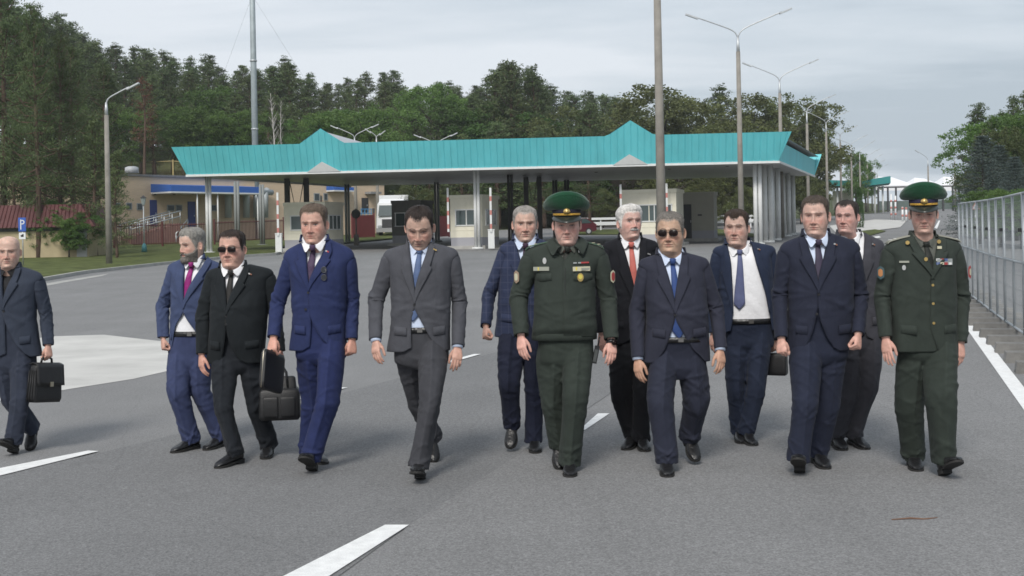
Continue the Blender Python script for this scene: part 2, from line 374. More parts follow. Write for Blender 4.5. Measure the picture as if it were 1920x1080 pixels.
for x0, x1, Y, zt_, zb_ in ((540, 576, 74.5, 5.3, 2.9), (988, 1013, 78, 5.3, 1.1)):               # dark lattice supports
    mb = MB(); a, b = X_at(x0, Y), X_at(x1, Y); g = zt(Y)
    for X in (a, b): mb.box((X, Y, (zc0 + g + (0 if zb_ < 2 else zb_ - g)) / 2), (.30, .26, zc0 - g - (0 if zb_ < 2 else zb_ - g)))
    zz0 = max(g, zb_) + .05
    for i in range(2 if zb_ < 2 else 1):
        h = (zc0 - zz0) / (2 if zb_ < 2 else 1); z0 = zz0 + h * i
        mb.tube([(a + .12, Y, z0 + h), ((a + b) / 2, Y, z0), (b - .12, Y, z0 + h)], .035, 6)
    mb.V = [v - off_ for v in mb.V]; mb.build('lattice_column', COLD, cn)
for px, Y in ((1258, 72), (985, 76), (1366, 70), (1120, 74)):                  # soffit downlights
    p = np.array((X_at(px, Y), Y, zc0)); mb = MB(); mb.tube([p - off_ - (0, 0, .02), p - off_ + (0, 0, .02)], .10, 14); mb.build('downlight', DARKS, sf, True)

# ================================================================== BOOTHS AND BARRIERS
CREAM = mat('booth_cream', (.70, .67, .55), .6, var=.05, vscale=2); CREAM_SHADE = mat('booth_cream_shade', (.36, .35, .29), .6, var=.06, vscale=2); PLIN = mat('booth_plinth', (.33, .33, .36), .7)  # second cream is darkened to paint in the shade on one booth
def booth(px, Y, W_, D_, H_, label, wall=CREAM, win=((.16, .86),), side=True, door=False, rot=-17):
    b = np.array((X_at(px, Y), Y, zt(Y))); r = empty('control_booth', b, R(rot)); tag(r, label, 'booth', 'control booths under the canopy')
    mb = MB(); mb.box((W_ / 2, D_ / 2, .06), (W_ + .5, D_ + .5, .24)); mb.build('island', CONC, r)
    mb = MB(); mb.box((W_ / 2, D_ / 2, .40), (W_ + .01, D_ + .01, .5)); mb.build('plinth', PLIN, r)
    mb = MB(); mb.box((W_ / 2, D_ / 2, (H_ + .6) / 2), (W_, D_, H_ - .62))
    for x in np.linspace(0, W_, 3): mb.box((x, -.008, (H_ + .6) / 2), (.05, .03, H_ - .7))
    for z in (1.05,): mb.box((W_ / 2, -.007, z), (W_, .02, .03))
    w = mb.build('wall', wall, r)
    mb = MB(); mb.box((W_ / 2, D_ / 2, H_ - .0), (W_ + .12, D_ + .12, .20)); mb.build('roof', wall, r)
    def window(cx_, cz, ww, hh, side_=False, bars=0):
        f = MB(); g = MB()
        for dx, dz, sx, sz_ in ((0, hh / 2, ww + .12, .06), (0, -hh / 2, ww + .12, .06), (-ww / 2, 0, .06, hh), (ww / 2, 0, .06, hh)) + tuple((-ww / 2 + ww * (i + 1) / (bars + 1), 0, .05, hh) for i in range(bars)):
            if side_: f.box((W_ + .022, cx_ + dx, cz + dz), (.05, sx, sz_))
            else: f.box((cx_ + dx, -.022, cz + dz), (sx, .05, sz_))
        if side_: g.box((W_ + .008, cx_, cz), (.02, ww, hh))
        else: g.box((cx_, -.008, cz), (ww, .02, hh))
        fo = f.build('window', WHM, r); g.build('pane', GLASS, fo)
    for a, c in win: window(W_ * (a + c) / 2, H_ * .60, W_ * (c - a), H_ * .30, bars=1 if c - a > .4 else 0)
    if side: window(D_ * .52, H_ * .60, D_ * .62, H_ * .30, True, 2)
    if door:
        mb = MB(); mb.box((W_ * .24, -.012, H_ * .42), (W_ * .30, .02, H_ * .72)); d = mb.build('door', DARKS, r)
        mb = MB(); mb.box((W_ * .37, -.04, H_ * .42), (.03, .04, .14)); mb.build('handle', WHM, d)
        mb = MB(); mb.box((W_ * .62, -.012, H_ * .55), (.25, .02, .10)); mb.build('notice', DARKS, w)
    return r
booth(534, 71, 2.55, 2.5, 2.72, 'cream control booth behind the tall man in royal blue')
booth(846, 69.5, 1.85, 3.1, 2.95, 'cream control booth behind the white canopy post with barred side window')
booth(1168, 68.5, 3.0, 2.6, 3.05, 'cream control booth behind the white haired man beside the tall concrete pole', win=((.28, .92),), side=False)
booth(1271, 75, 2.2, 1.6, 2.9, 'shaded cream booth with a dark doorway behind the man in rounded sunglasses', CREAM_SHADE, win=(), side=False, door=True)
booth(736, 77, 1.9, 2.2, 2.75, 'dark shaded booth behind the man in the grey suit', mat('booth_shade', (.13, .128, .115), .7, var=.1), win=((.12, .80),), side=True)  # wall colour darkened to paint in the shade under the canopy
REDP = mat('barrier_red', (.48, .19, .165), .5)
def barrier(px, Y, ytop, ybot, label, cab=True):
    z0 = zt(Y) + .1; zt_ = U(px, ytop, Y)[2]; x = X_at(px, Y); r = empty('barrier', (x, Y, z0)); tag(r, label, 'barrier', 'raised boom barriers beside the booths')
    h = zt_ - z0
    if cab:
        mb = MB(); mb.box((0, .12, .5), (.34, .30, 1.0)); mb.box((0, .12, 1.02), (.38, .34, .05)); mb.build('cabinet', WHM, r)
    mb = MB(); mb.box((0, -.06, .9 + (h - .9) / 2), (.11, .06, h - .9)); arm = mb.build('boom', WHM, r)
    mb = MB(); 
    for z in np.arange(1.2, h - .2, .75): mb.box((0, -.06, z), (.116, .066, .26))
    mb.build('red_stripe', REDP, arm)
    return r
barrier(522, 67, 361, 488, 'raised white boom barrier left of the cream booth behind the royal blue suit')
barrier(604, 75, 367, 460, 'raised boom barrier standing behind the leftmost cream booth', False)
barrier(841, 68.5, 352, 470, 'raised boom barrier at the left corner of the middle cream booth', False)
barrier(921, 66.5, 352, 484, 'raised boom barrier with white cabinet in front of the barred booth window')
barrier(1165, 67.5, 346, 460, 'raised boom barrier at the left of the booth behind the white haired man', False)
barrier(1251, 67, 344, 460, 'raised boom barrier just right of the tall concrete pole', True)

# ================================================================== LAMP POSTS
def lamp(px, Y, y_conc, y_j, arms, label, x_base=None, r0=.15, name='lamp_post', wires=False, gz_=None, group='concrete street lamp posts'):
    zc_, zj = U(px, y_conc, Y)[2], U(px, y_j, Y)[2]; x = X_at(px if x_base is None else x_base, Y); g = (zt(Y) if gz_ is None else gz_) - .1
    x = float(U(px, y_conc, Y)[0])
    r = empty(name, (x, Y, g)); tag(r, label, 'street lamp', group)
    mb = MB(); mb.tube([(0, 0, 0), (0, 0, zc_ - g)], (r0, r0 * .66), 12); mb.build('pole', POLEC, r, True)
    mb = MB(); mb.tube([(0, 0, zc_ - g - .05), (0, 0, zc_ - g + .3), (0, 0, zj - g)], (.085, .07, .045), 10)
    for tx, ty in arms:
        t = U(tx, ty, Y); dx, dz = t[0] - x, t[2] - zj
        P = [(0, 0, zj - g - .1), (dx * .04, 0, zj - g + dz * .18), (dx * .18, 0, zj - g + dz * .36), (dx * .5, 0, zj - g + dz * .62), (dx, 0, zj - g + dz)]
        mb.tube(smooth_path(P, 16, .06)[0], .032, 6)
    mb.build('bracket', GALV, r, True)
    for tx, ty in arms:
        t = U(tx, ty, Y); dx, dz = t[0] - x, t[2] - g; s = 1 if dx > 0 else -1; ang = math.atan2(t[2] - zj, abs(dx)) * .8
        mb = MB(); mb.box((0, 0, 0), (.62, .20, .07), M=Matrix.Rotation(-ang * s, 3, 'Y')); mb.V[0] += np.array((dx + .18 * s, 0, dz + .03)); mb.build('lantern', GALV, r)
    return r
def smooth_path(pts, n, win):
    P = np.asarray(pts, float); L = np.concatenate(([0], np.cumsum(np.linalg.norm(np.diff(P, axis=0), axis=1))))
    t = np.linspace(0, L[-1], n); Q = np.stack([np.interp(t, L, P[:, c]) for c in range(3)], 1)
    k = max(1, int(n * win)); ext = np.concatenate((np.repeat(Q[:1], k, 0) - (np.arange(k, 0, -1)[:, None] * (Q[1] - Q[0])), Q, np.repeat(Q[-1:], k, 0) + (np.arange(1, k + 1)[:, None] * (Q[-1] - Q[-2]))))
    ker = np.hanning(2 * k + 3)[1:-1]; ker = ker[:2 * k + 1] / ker[:2 * k + 1].sum()
    return np.stack([np.convolve(ext[:, c], ker, 'valid') for c in range(3)], 1), t
lamp(1231, 38, -70, -130, ((1120, -190), (1345, -200)), 'nearest tall concrete lamp post, its head above the frame', r0=.16)
lamp(1384, 58, 97, 68, ((1304, 32), (1466, 22)), 'concrete lamp post with two thin arms standing before the right end of the canopy')
lamp(1462, 78, 175, 151, ((1406, 122), (1521, 116)), 'second double armed concrete lamp post, overlapping the canopy end')
lamp(1513, 98, 232, 208, ((1556, 181),), 'single armed concrete lamp post just past the canopy end')
lamp(1549, 118, 248, 232, ((1515, 210), (1584, 211)), 'double armed lamp post second past the canopy end')
lamp(1575.5, 138, 268, 255, ((1549, 239), (1600, 238)), 'double armed lamp post third past the canopy end')
lamp(1596, 158, 289, 273, ((1574, 262), (1620, 255)), 'double armed lamp post fourth past the canopy end')
lamp(1612, 180, 303, 287, ((1635, 266),), 'single armed lamp post in front of the poplar')
for i, (px, Y, yj, tx, ty) in enumerate(((1626, 205, 297, 1645, 281), (1634, 235, 306, 1650, 291), (1640, 265, 314, 1656, 301), (1645, 300, 321, 1662, 309))):
    lamp(px, Y, yj + 9, yj, ((tx, ty),), 'small far lamp post with one arm in the row receding past the canopy', group='far lamp posts along the road')
lamp(1740, 170, 312, 300, ((1721, 284),), 'far lamp post curving left above the white tents, the left one of a pair')
lamp(1790, 190, 305, 300, ((1771, 287),), 'far lamp post curving left above the white tents beside the spruce')
lamp(199.5, 56, 216, 192, ((242, 163),), 'single armed concrete lamp post on the grass verge at the left', r0=.15)
lamp(665, 96, 275, 258, ((631, 239), (699, 237)), 'double armed lamp post rising behind the canopy near the left peak')
lamp(706, 104, 275, 258, ((694, 246), (713, 250)), 'lamp post seen edge on behind the canopy')
lamp(817, 98, 285, 272, ((787, 256), (847, 253)), 'double armed lamp post behind the middle of the canopy')
# lattice-free mast
mx_, mY = X_at(481.5, 104), 104.0; g = float(hT(mx_, mY)); r = empty('steel_mast', (mx_, mY, g)); tag(r, 'tall galvanised steel mast rising behind the canopy among the pines', 'mast')
mb = MB(); mb.tube([(0, 0, -.2), (0, 0, 14), (0, 0, 30)], (.29, .255, .20), 16); mb.build('pole', mat('mast_zinc', (.30, .345, .36), .55, metal=.15, var=.15, vscale=2), r, True)
mb = MB()
for z in (3.5, 9.2, 15, 20.5): mb.tube([(0, 0, z), (0, 0, z + .12)], .31, 16)
mb.build('flange', GALV, r, True)
for dx, dy in ((-6, 6), (6, 8)):
    mb = MB(); mb.tube([(0, 0, 20.6), (dx, dy, 9.5)], .006, 5); mb.build('guy_wire', DARKS, r)

# ================================================================== LEFT BUILDING
PEACH = bpy.data.materials.new('brick_peach'); PEACH.use_nodes = True
_b = PEACH.node_tree.nodes['Principled BSDF']; _br = nd(PEACH, 'ShaderNodeTexBrick'); _tc = nd(PEACH, 'ShaderNodeTexCoord'); _mp = nd(PEACH, 'ShaderNodeMapping'); _mp.inputs['Rotation'].default_value = (R(90), 0, 0)
_br.inputs['Color1'].default_value = (.66, .50, .345, 1); _br.inputs['Color2'].default_value = (.60, .455, .315, 1); _br.inputs['Mortar'].default_value = (.55, .45, .35, 1); _br.inputs['Scale'].default_value = 1.0
_br.inputs['Brick Width'].default_value = .25; _br.inputs['Row Height'].default_value = .08; _br.inputs['Mortar Size'].default_value = .008
lk(PEACH, _tc.outputs['Object'], _mp.inputs[0]); lk(PEACH, _mp.outputs[0], _br.inputs['Vector']); lk(PEACH, _br.outputs[0], _b.inputs['Base Color']); _b.inputs['Roughness'].default_value = .9
BLUE = mat('blue_sheet', (.035, .12, .42), .5, var=.06); BLUED = mat('blue_door', (.03, .05, .20), .5); DKGL = mat('dark_window', (.06, .075, .085), .15, spec=.7)
WA, WB = np.array((X_at(-60, 84), 84.0)), np.array((X_at(722, 116), 116.0)); wd_ = (WB - WA) / np.linalg.norm(WB - WA); wn_ = np.array((wd_[1], -wd_[0])); ztop = 6.7
def Wl(px, py, out=0.0):
    a, b = (px - 960.0) / F, (HZ - py) / F; ax = a * _c + b * _s; az = -a * _s + b * _c
    P0 = WA + wn_ * out; Y = (wn_ @ P0) / (wn_[0] * ax + wn_[1]); return np.array((ax * Y, Y, az * Y + HC))
bl = empty('customs_building', (*WA, zt(84))); tag(bl, 'long flat roofed peach brick building with blue awning behind the fence', 'building'); bo = np.array(bl.location)
n3 = np.array((*wn_, 0))
back = -wn_ * 9
mb = MB(); mb.prism([(*WA, .5), (*WB, .5), (*(WB + back), .5), (*(WA + back), .5)], (0, 0, ztop - .5)); mb.V = [v - bo for v in mb.V]; wl_o = mb.build('wall', PEACH, bl)
e = wn_ * .12; mb = MB(); mb.prism([(*(WA + e - wd_ * .1), ztop - .02), (*(WB + e + wd_ * .1), ztop - .02), (*(WB + back + wd_ * .1), ztop - .02), (*(WA + back - wd_ * .1), ztop - .02)], (0, 0, .16)); mb.V = [v - bo for v in mb.V]; mb.build('roof', mat('roof_edge_grey', (.19, .185, .18), .8, var=.1), bl)
def wallrect(x0, y0, x1, y1, name, m, out=.04, th=.05, parent=None):
    xm = (x0 + x1) / 2; a, b = Wl(x0, (y0 + y1) / 2), Wl(x1, (y0 + y1) / 2); z1, z0 = Wl(xm, y0)[2], Wl(xm, y1)[2]
    mb = MB(); p = n3 * out; mb.prism([np.array((a[0], a[1], z0)) + p - bo, np.array((b[0], b[1], z0)) + p - bo, np.array((b[0], b[1], z1)) + p - bo, np.array((a[0], a[1], z1)) + p - bo], -n3 * th); return mb.build(name, m, parent or bl)
for x0, y0, x1, y1 in ((214, 380, 226, 393), (236, 380, 247, 393), (256, 381, 267, 394), (313, 384, 327, 396), (329, 384, 341, 396), (386, 384, 406, 396), (588, 362, 599, 377), (606, 362, 614, 376)):
    w = wallrect(x0, y0, x1, y1, 'window', mat('window_frame_grey', (.30, .31, .31), .6), .05, .06); wallrect(x0 + 1.6, y0 + 1.6, x1 - 1.6, y1 - 1.6, 'pane', DKGL, .06, .03, w)
for x0, y0, x1, y1, m_ in ((281, 375, 294, 424, BLUED), (352, 378, 366, 430, BLUED), (678, 371, 690, 398, DARKS)):
    d = wallrect(x0, y0, x1, y1, 'door', m_, .05, .06); wallrect(x1 - 3, (y0 + y1) / 2 - 1, x1 - 2, (y0 + y1) / 2 + 2, 'handle', GALV, .09, .04, d)
def awning(xa, xb, y0, y1, out, m):
    a, b = Wl(xa, y1), Wl(xb, y1); z1, z0 = Wl(xa, y0)[2], Wl(xa, y1)[2]; o_ = n3 * out; mb = MB()
    A, B = np.array((a[0], a[1], z0)), np.array((b[0], b[1], z0)); up = np.array((0, 0, z1 - z0))
    mb.prism([A - bo, A + o_ - bo, A + o_ + up * .72 - bo, A + up - bo], B - A); w = mb.build('awning', m, bl)
    mb = MB(); A2 = A - np.array((0, 0, .12)); mb.prism([A2 - bo, A2 + o_ * 1.01 - bo, A2 + o_ * 1.01 + np.array((0, 0, .118)) - bo, A2 + np.array((0, 0, .118)) - bo], B - A); mb.build('trim', WHM, w); return A, B, o_
A, B, o_ = awning(283, 455, 345, 361, 2.6, BLUE)
for f in (.28, .5, .72, .95):
    P = A + (B - A) * f + o_ * .93; mb = MB(); mb.tube([(P[0] - bo[0], P[1] - bo[1], zt(P[1]) - bo[2]), (P[0] - bo[0], P[1] - bo[1], P[2] - .1 - bo[2])], .06, 10); mb.build('awning_post', WHM, bl, True)
awning(612, 652, 349, 357, 1.0, BLUE)
d = wallrect(684, 360, 704, 364, 'awning', mat('awning_grey', (.25, .25, .25), .7), .8, .8)
mb = MB()                                                          # blue stair railing at the dark door
for px in (678, 684, 690, 696): q0, q1 = Wl(px, 412, 1.2), Wl(px, 392, 1.2); mb.tube([q0 - bo, q1 - bo], .04, 6)
for py in (392, 400): mb.tube([Wl(676, py, 1.2) - bo, Wl(697, py, 1.2) - bo], .04, 6)
mb.build('stair_railing', mat('railing_blue', (.06, .26, .50), .5), bl)
mb = MB()
for px in (289, 325, 360): q = Wl(px, 362); mb.box(q + n3 * .12 - bo, (.16, .16, .30))
mb.build('wall_lamp', DARKS, bl)
mb = MB()                                                          # pale ducts on the right part
for px in (428, 462, 481, 497): mb.tube([Wl(px, 408, .5) - bo, Wl(px, 362, .5) - bo, Wl(px + 4, 356, .4) - bo], .28, 10)
mb.tube([Wl(425, 357, .5) - bo, Wl(510, 361, .5) - bo], .26, 10); mb.build('vent_duct', mat('duct_metal', (.45, .48, .49), .5, metal=.3), bl, True)
mb = MB(); q = Wl(247, 317, -1); mb.tube([q - bo - (0, 0, .3), q - bo + (0, 0, .12), q - bo + (0, 0, .2)], (.55, .5, .3), 14); mb.build('roof_vent', ROOFG, bl, True)
# ramp with steel hand rails
r0_, r1_ = Wl(246, 444, 3.2), Wl(338, 419, 3.2); rp = empty('access_ramp', r0_); tag(rp, 'sloping access ramp with bright steel handrails before the peach building', 'ramp')
BRK = mat('paver_red', (.22, .12, .10), .9, var=.15, vscale=3, bump=.3)
mb = MB(); dn_ = -n3 * 1.3; mb.prism([(0, 0, -.6), r1_ - r0_ - (0, 0, .6 + (r1_ - r0_)[2]), r1_ - r0_, (0, 0, 0)], dn_); mb.build('slab', BRK, rp)
mb = MB()
for sd in (0, 1):
    o2 = dn_ * sd; D_ = r1_ - r0_
    for h in (.55, .95): mb.tube([o2 + (0, 0, h), o2 + D_ + (0, 0, h)], .045, 8)
    for f in np.linspace(0, 1, 7): mb.tube([o2 + D_ * f, o2 + D_ * f + (0, 0, .97)], .035, 6)
    mb.tube([o2 + (0, 0, .95), o2 + (-.25, 0, .75), o2 + (0, 0, .55)], .045, 8)
mb.build('handrail', GALV, rp, True)
q0, q1 = Wl(330, 447, 3.4), Wl(352, 420, 2.0); sr = empty('stair_railing', q0); tag(sr, 'short steel stair railing right of the access ramp', 'railing'); mb = MB()
for h in (0, .35): mb.tube([(0, 0, h), q1 - q0 + (0, 0, h)], .05, 8)
for f in (0, .5, 1): mb.tube([(q1 - q0) * f - (0, 0, .5), (q1 - q0) * f + (0, 0, .36)], .04, 6)
mb.build('rail', GALV, sr, True)
# dark red picket fence
DKRED = mat('fence_dark_red', (.10, .024, .022), .6)
def picket(p0, p1, Y0_, Y1_, h, label, step=.16, panel=False, m=DKRED, group=None):
    a = np.array((X_at(p0, Y0_), Y0_)); b = np.array((X_at(p1, Y1_), Y1_)); L = np.linalg.norm(b - a); d = (b - a) / L
    r = empty('fence', (*a, zt(Y0_))); tag(r, label, 'fence', group); g = lambda s: zt(a[1] + d[1] * s) - zt(Y0_) + .1
    mb = MB()
    if panel: mb.prism([(0, 0, .05 + g(0)), (*(d * L), .05 + g(L)), (*(d * L), h + g(L)), (0, 0, h + g(0))], (d[1] * .06, -d[0] * .06, 0))
    else:
        for s in np.arange(0, L, step): mb.box((*(d * s), g(s) + h / 2 + .05), (.03, .03, h - .12))
        for zz_ in (.2, h - .12):
            mb.tube([(0, 0, g(0) + zz_), (*(d * L), g(L) + zz_)], .03, 4)
    mb.build('panel' if panel else 'pickets', m, r)
    for s in np.arange(0, L + .1, L / max(1, round(L / 2.6))):
        mb = MB(); mb.box((*(d * s), g(s) + (h + .15) / 2), (.11, .11, h + .15)); mb.build('post', m, r)
picket(214, 392, 81, 84, 1.55, 'dark red picket fence on the grass before the peach building')
picket(402, 532, 84.5, 92, 1.6, 'dark red picket fence seen between the canopy posts at the left')
REDF = mat('fence_red_sheet', (.15, .028, .028), .6, var=.1)
picket(660, 702, 94, 96, 1.75, 'solid red metal fence beside the white truck', panel=True, m=REDF)
picket(822, 842, 92, 93, 1.6, 'short red fence panel at the left of the middle booth', panel=True, m=REDF)
# red roofed kiosk
kY = 66.0; kx0, kx1 = X_at(-60, kY), X_at(166, kY); kg = zt(kY); ks = empty('kiosk', (kx0, kY, kg)); tag(ks, 'low yellowish outbuilding with dark red mansard roof behind the pines', 'outbuilding')
kW = kx1 - kx0; YW = mat('render_yellow', (.40, .335, .21), .9, var=.12, vscale=1.2); RR = mat('roof_dark_red', (.085, .022, .022), .7, var=.12, vscale=2, bump=.3)
mb = MB(); mb.box((kW / 2, 2, .85), (kW, 4, 1.9)); mb.build('wall', YW, ks)
mb = MB(); mb.prism([(-.3, -.35, 1.72), (kW + .45, -.35, 1.72), (kW - .55, .35, 2.95), (.2, .35, 2.95)], (0, 3.6, 0)); rf = mb.build('roof', RR, ks)
mb = MB()
for x in np.arange(-.2, kW + .2, .22): mb.tube([(x, -.37, 1.73), (x + (.15 if x < kW / 2 else -.15) * abs(x - kW / 2) / (kW / 2), .33, 2.95)], .025, 4)
mb.build('roof_rib', RR, rf)
mb = MB(); mb.box((kW * .5, -.02, 1.60), (kW, .05, .16)); mb.build('fascia_board', DARKS, ks)
dx0, dx1 = X_at(144, kY) - kx0, X_at(163, kY) - kx0; mb = MB(); mb.box(((dx0 + dx1) / 2, -.03, .80), (dx1 - dx0, .06, 1.55)); dd = mb.build('door', mat('door_grey', (.36, .37, .37), .6), ks); mb = MB(); mb.box((dx1 - .08, -.08, .8), (.04, .05, .14)); mb.build('handle', DARKS, dd)
# yellow framed mesh fence on the bank
YLW = mat('fence_yellow', (.34, .27, .12), .7); pts = [GT(px, py) for px, py in ((196, 330), (226, 330), (247, 330), (269, 331), (293, 333), (325, 336), (360, 339))]
r = empty('bank_fence', pts[0]); tag(r, 'pale yellow framed mesh fence on the bank above the building roof', 'fence')
for i, p in enumerate(pts):
    q = p - pts[0]; mb = MB(); mb.box(q + (0, 0, .8), (.11, .11, 2.0)); mb.build('post', YLW, r)
    if i:
        a = pts[i - 1] - pts[0]; mb = MB()
        for h in (.2, 1.65): mb.tube([a + (.0, 0, h), q + (0, 0, h)], .05, 4)
        for f in np.linspace(.05, .95, 14): mb.tube([a + (q - a) * f + (0, 0, .2), a + (q - a) * f + (0, 0, 1.65)], .006, 3, False)
        mb.build('frame', YLW, r)

# ================================================================== SIGNS, VEHICLES, FAR CHECKPOINT
SB = mat('sign_blue', (.03, .10, .42), .5); SWH = mat('sign_white', (.72, .73, .74), .5); BLK = mat('sign_black', (.02, .02, .02), .6)
pY = 56.0; px_ = X_at(42, pY); s = empty('parking_sign', (px_, pY, zt(pY))); tag(s, 'blue parking sign with white P above a small white plate on a grey pole', 'road sign')
sm_ = pY / F; zP1, zP0 = U(42, 408, pY)[2] - zt(pY), U(42, 434, pY)[2] - zt(pY)
mb = MB(); mb.tube([(0, .03, 0), (0, .03, zP1)], .03, 8); mb.build('pole', GALV, s, True)
mb = MB(); hw = .17; zc2 = (zP1 + zP0) / 2; hh2 = (zP1 - zP0) / 2; mb.box((0, -.01, zc2), (hw * 2, .03, hh2 * 2)); pl = mb.build('plate', SB, s)
mb = MB(); mb.box((-.055, -.03, zc2), (.045, .012, hh2 * 1.45))
a = np.linspace(math.pi / 2, -math.pi / 2, 12); ro, ri = .10, .055; zc3 = zc2 + hh2 * .34
o1 = [(-.04, -.024, zc3 + ro)] + [(.02 + ro * math.cos(t), -.024, zc3 + ro * math.sin(t)) for t in a] + [(-.04, -.024, zc3 - ro)]; i1 = [(-.04, -.024, zc3 + ri)] + [(.02 + ri * math.cos(t), -.024, zc3 + ri * math.sin(t)) for t in a] + [(-.04, -.024, zc3 - ri)]
V = np.array(o1 + i1); n = len(o1); mb.add(np.concatenate((V, V - (0, .012, 0))), [np.array([(i, i + 1, n + i + 1, n + i) for i in range(n - 1)]), np.array([(2 * n + n + i, 2 * n + n + i + 1, 2 * n + i + 1, 2 * n + i) for i in range(n - 1)]), np.array([(i, 2 * n + i, 2 * n + i + 1, i + 1) for i in range(n - 1)]), np.array([(n + i + 1, 3 * n + i + 1, 3 * n + i, n + i) for i in range(n - 1)])])
mb.build('letter', SWH, pl)
z2 = zP0 - .20; mb = MB(); mb.box((0, -.01, z2), (.30, .03, .30)); p2 = mb.build('plate', SWH, s); mb = MB(); mb.box((.0, -.03, z2), (.13, .012, .09)); mb.box((.035, -.03, z2 + .05), (.06, .012, .06)); mb.build('symbol', BLK, p2)
sY = 80.0; s = empty('round_sign', (X_at(668, sY), sY, zt(sY))); tag(s, 'round road sign seen from its dark back on a post under the canopy', 'road sign')
mb = MB(); mb.tube([(0, .04, 0), (0, .04, 2.4)], .05, 8); mb.box((0, .04, .35), (.30, .3, .7)); mb.build('post', POLEC, s); mb = MB(); mb.tube([(0, 0, 2.05), (0, -.025, 2.05)], .30, 22); mb.build('disc', mat('sign_back', (.07, .075, .07), .6), s)
s = empty('warning_sign', (X_at(1830, 60), 60, zt(60))); tag(s, 'small white triangular warning sign beyond the mesh fence', 'road sign'); z = U(1830, 386, 60)[2] - zt(60)
mb = MB(); mb.tube([(0, .04, 0), (0, .04, z + .2)], .03, 8); mb.build('pole', GALV, s, True); mb = MB(); mb.prism([(-.22, 0, z - .18), (.22, 0, z - .18), (0, 0, z + .2)], (0, -.02, 0)); pl = mb.build('plate', REDP, s); mb = MB(); mb.prism([(-.15, -.024, z - .14), (.15, -.024, z - .14), (0, -.024, z + .12)], (0, -.01, 0)); mb.build('plate_face', SWH, pl)
# park lantern
lY = 72.0; lz = zt(lY) + .1; ln = empty('park_lantern', (X_at(270, lY), lY, lz)); tag(ln, 'thin park lantern with a turquoise base on the grass', 'lantern'); H_ = U(270, 384, lY)[2] - lz
mb = MB(); mb.tube([(0, 0, 0), (0, 0, H_)], (.05, .035), 8); mb.build('pole', GALV, ln, True); mb = MB(); mb.tube([(0, 0, 0), (0, 0, .35), (0, 0, .5)], (.17, .13, .06), 10); mb.build('base', mat('lantern_turquoise', (.10, .30, .33), .6), ln, True)
mb = MB(); mb.tube([(0, 0, H_), (0, 0, H_ + .4)], (.09, .16), 6); mb.build('lamp_head', mat('lantern_glass', (.35, .40, .40), .3), ln); mb = MB(); mb.tube([(0, 0, H_ + .4), (0, 0, H_ + .55)], (.2, .02), 6); mb.build('cap', DARKS, ln)
# truck
tY = 101.0; tk = empty('truck', (X_at(706, tY), tY, zt(tY))); tag(tk, 'white lorry cab parked behind the red fence', 'truck'); TW = mat('truck_white', (.70, .71, .71), .35, coat=.5)
mb = MB(); mb.prism([(0, 0, .5), (2.45, 0, .5), (2.45, .02, 1.7), (2.36, .28, 2.75), (.09, .28, 2.75), (0, .02, 1.7)], (0, 2.1, 0)); mb.prism([(.12, .5, 2.76), (2.33, .5, 2.76), (2.2, .9, 3.15), (.25, .9, 3.15)], (0, 1.2, 0)); cab = mb.build('cab', TW, tk)
mb = MB(); mb.prism([(.16, -.005, 1.72), (2.29, -.005, 1.72), (2.20, .235, 2.6), (.25, .235, 2.6)], (0, -.03, 0)); mb.build('windscreen', GLASS, tk)
mb = MB(); mb.box((1.22, -.02, 1.1), (1.5, .06, .7)); mb.build('grille', DARKS, tk); mb = MB(); mb.box((1.22, -.03, .55), (2.45, .12, .34)); mb.build('bumper', mat('truck_grey', (.3, .3, .3), .5), tk)
for x in (.28, 2.17):
    mb = MB(); mb.box((x, -.06, .85), (.34, .06, .2)); mb.build('headlight', GALV, tk); mb = MB(); mb.tube([(x - .12, .9, .42), (x + .12, .9, .42)], .5, 18); mb.build('wheel', BLK, tk)
for x in (-.22, 2.67): mb = MB(); mb.box((x, .1, 2.1), (.2, .12, .55)); mb.build('mirror', DARKS, tk)
mb = MB(); mb.box((1.22, 6.4, 2.2), (2.45, 8.0, 2.6)); mb.build('trailer', TW, tk)
# red car, side on
cY = 95.0; cr = empty('parked_car', (X_at(1045, cY), cY, zt(cY) + .02)); cr.scale = (.80, .88, .84); tag(cr, 'dark red hatchback parked beyond the canopy behind the officer in the blouson', 'car'); CR = mat('car_red', (.085, .014, .022), .3, coat=.6)
prof = [(0, .35), (.02, .75), (.15, .92), (1.0, 1.02), (1.65, 1.50), (2.9, 1.53), (3.6, 1.08), (3.78, .95), (3.82, .4), (3.5, .28), (.3, .28)]
mb = MB(); mb.prism([(x, 0, z) for x, z in prof], (0, 1.62, 0)); cb = mb.build('body', CR, cr)
mb = MB(); mb.prism([(1.12, -.01, 1.04), (1.70, -.01, 1.44), (2.3, -.01, 1.46), (2.3, -.01, 1.04)], (0, -.02, 0)); mb.prism([(2.38, -.01, 1.04), (2.38, -.01, 1.46), (2.86, -.01, 1.46), (3.4, -.01, 1.06)], (0, -.02, 0)); mb.build('side_window', GLASS, cr)
for x in (.75, 3.05): mb = MB(); mb.tube([(x, .14, .3), (x, -.03, .3)], .31, 20); w = mb.build('wheel', BLK, cr); mb = MB(); mb.tube([(x, -.03, .3), (x, -.05, .3)], .19, 16); mb.build('rim', GALV, w)
mb = MB(); mb.box((3.78, .25, .85), (.1, .3, .16)); mb.build('tail_light', REDP, cr); mb = MB(); mb.box((.08, .25, .78), (.14, .3, .14)); mb.build('headlight', GALV, cr)
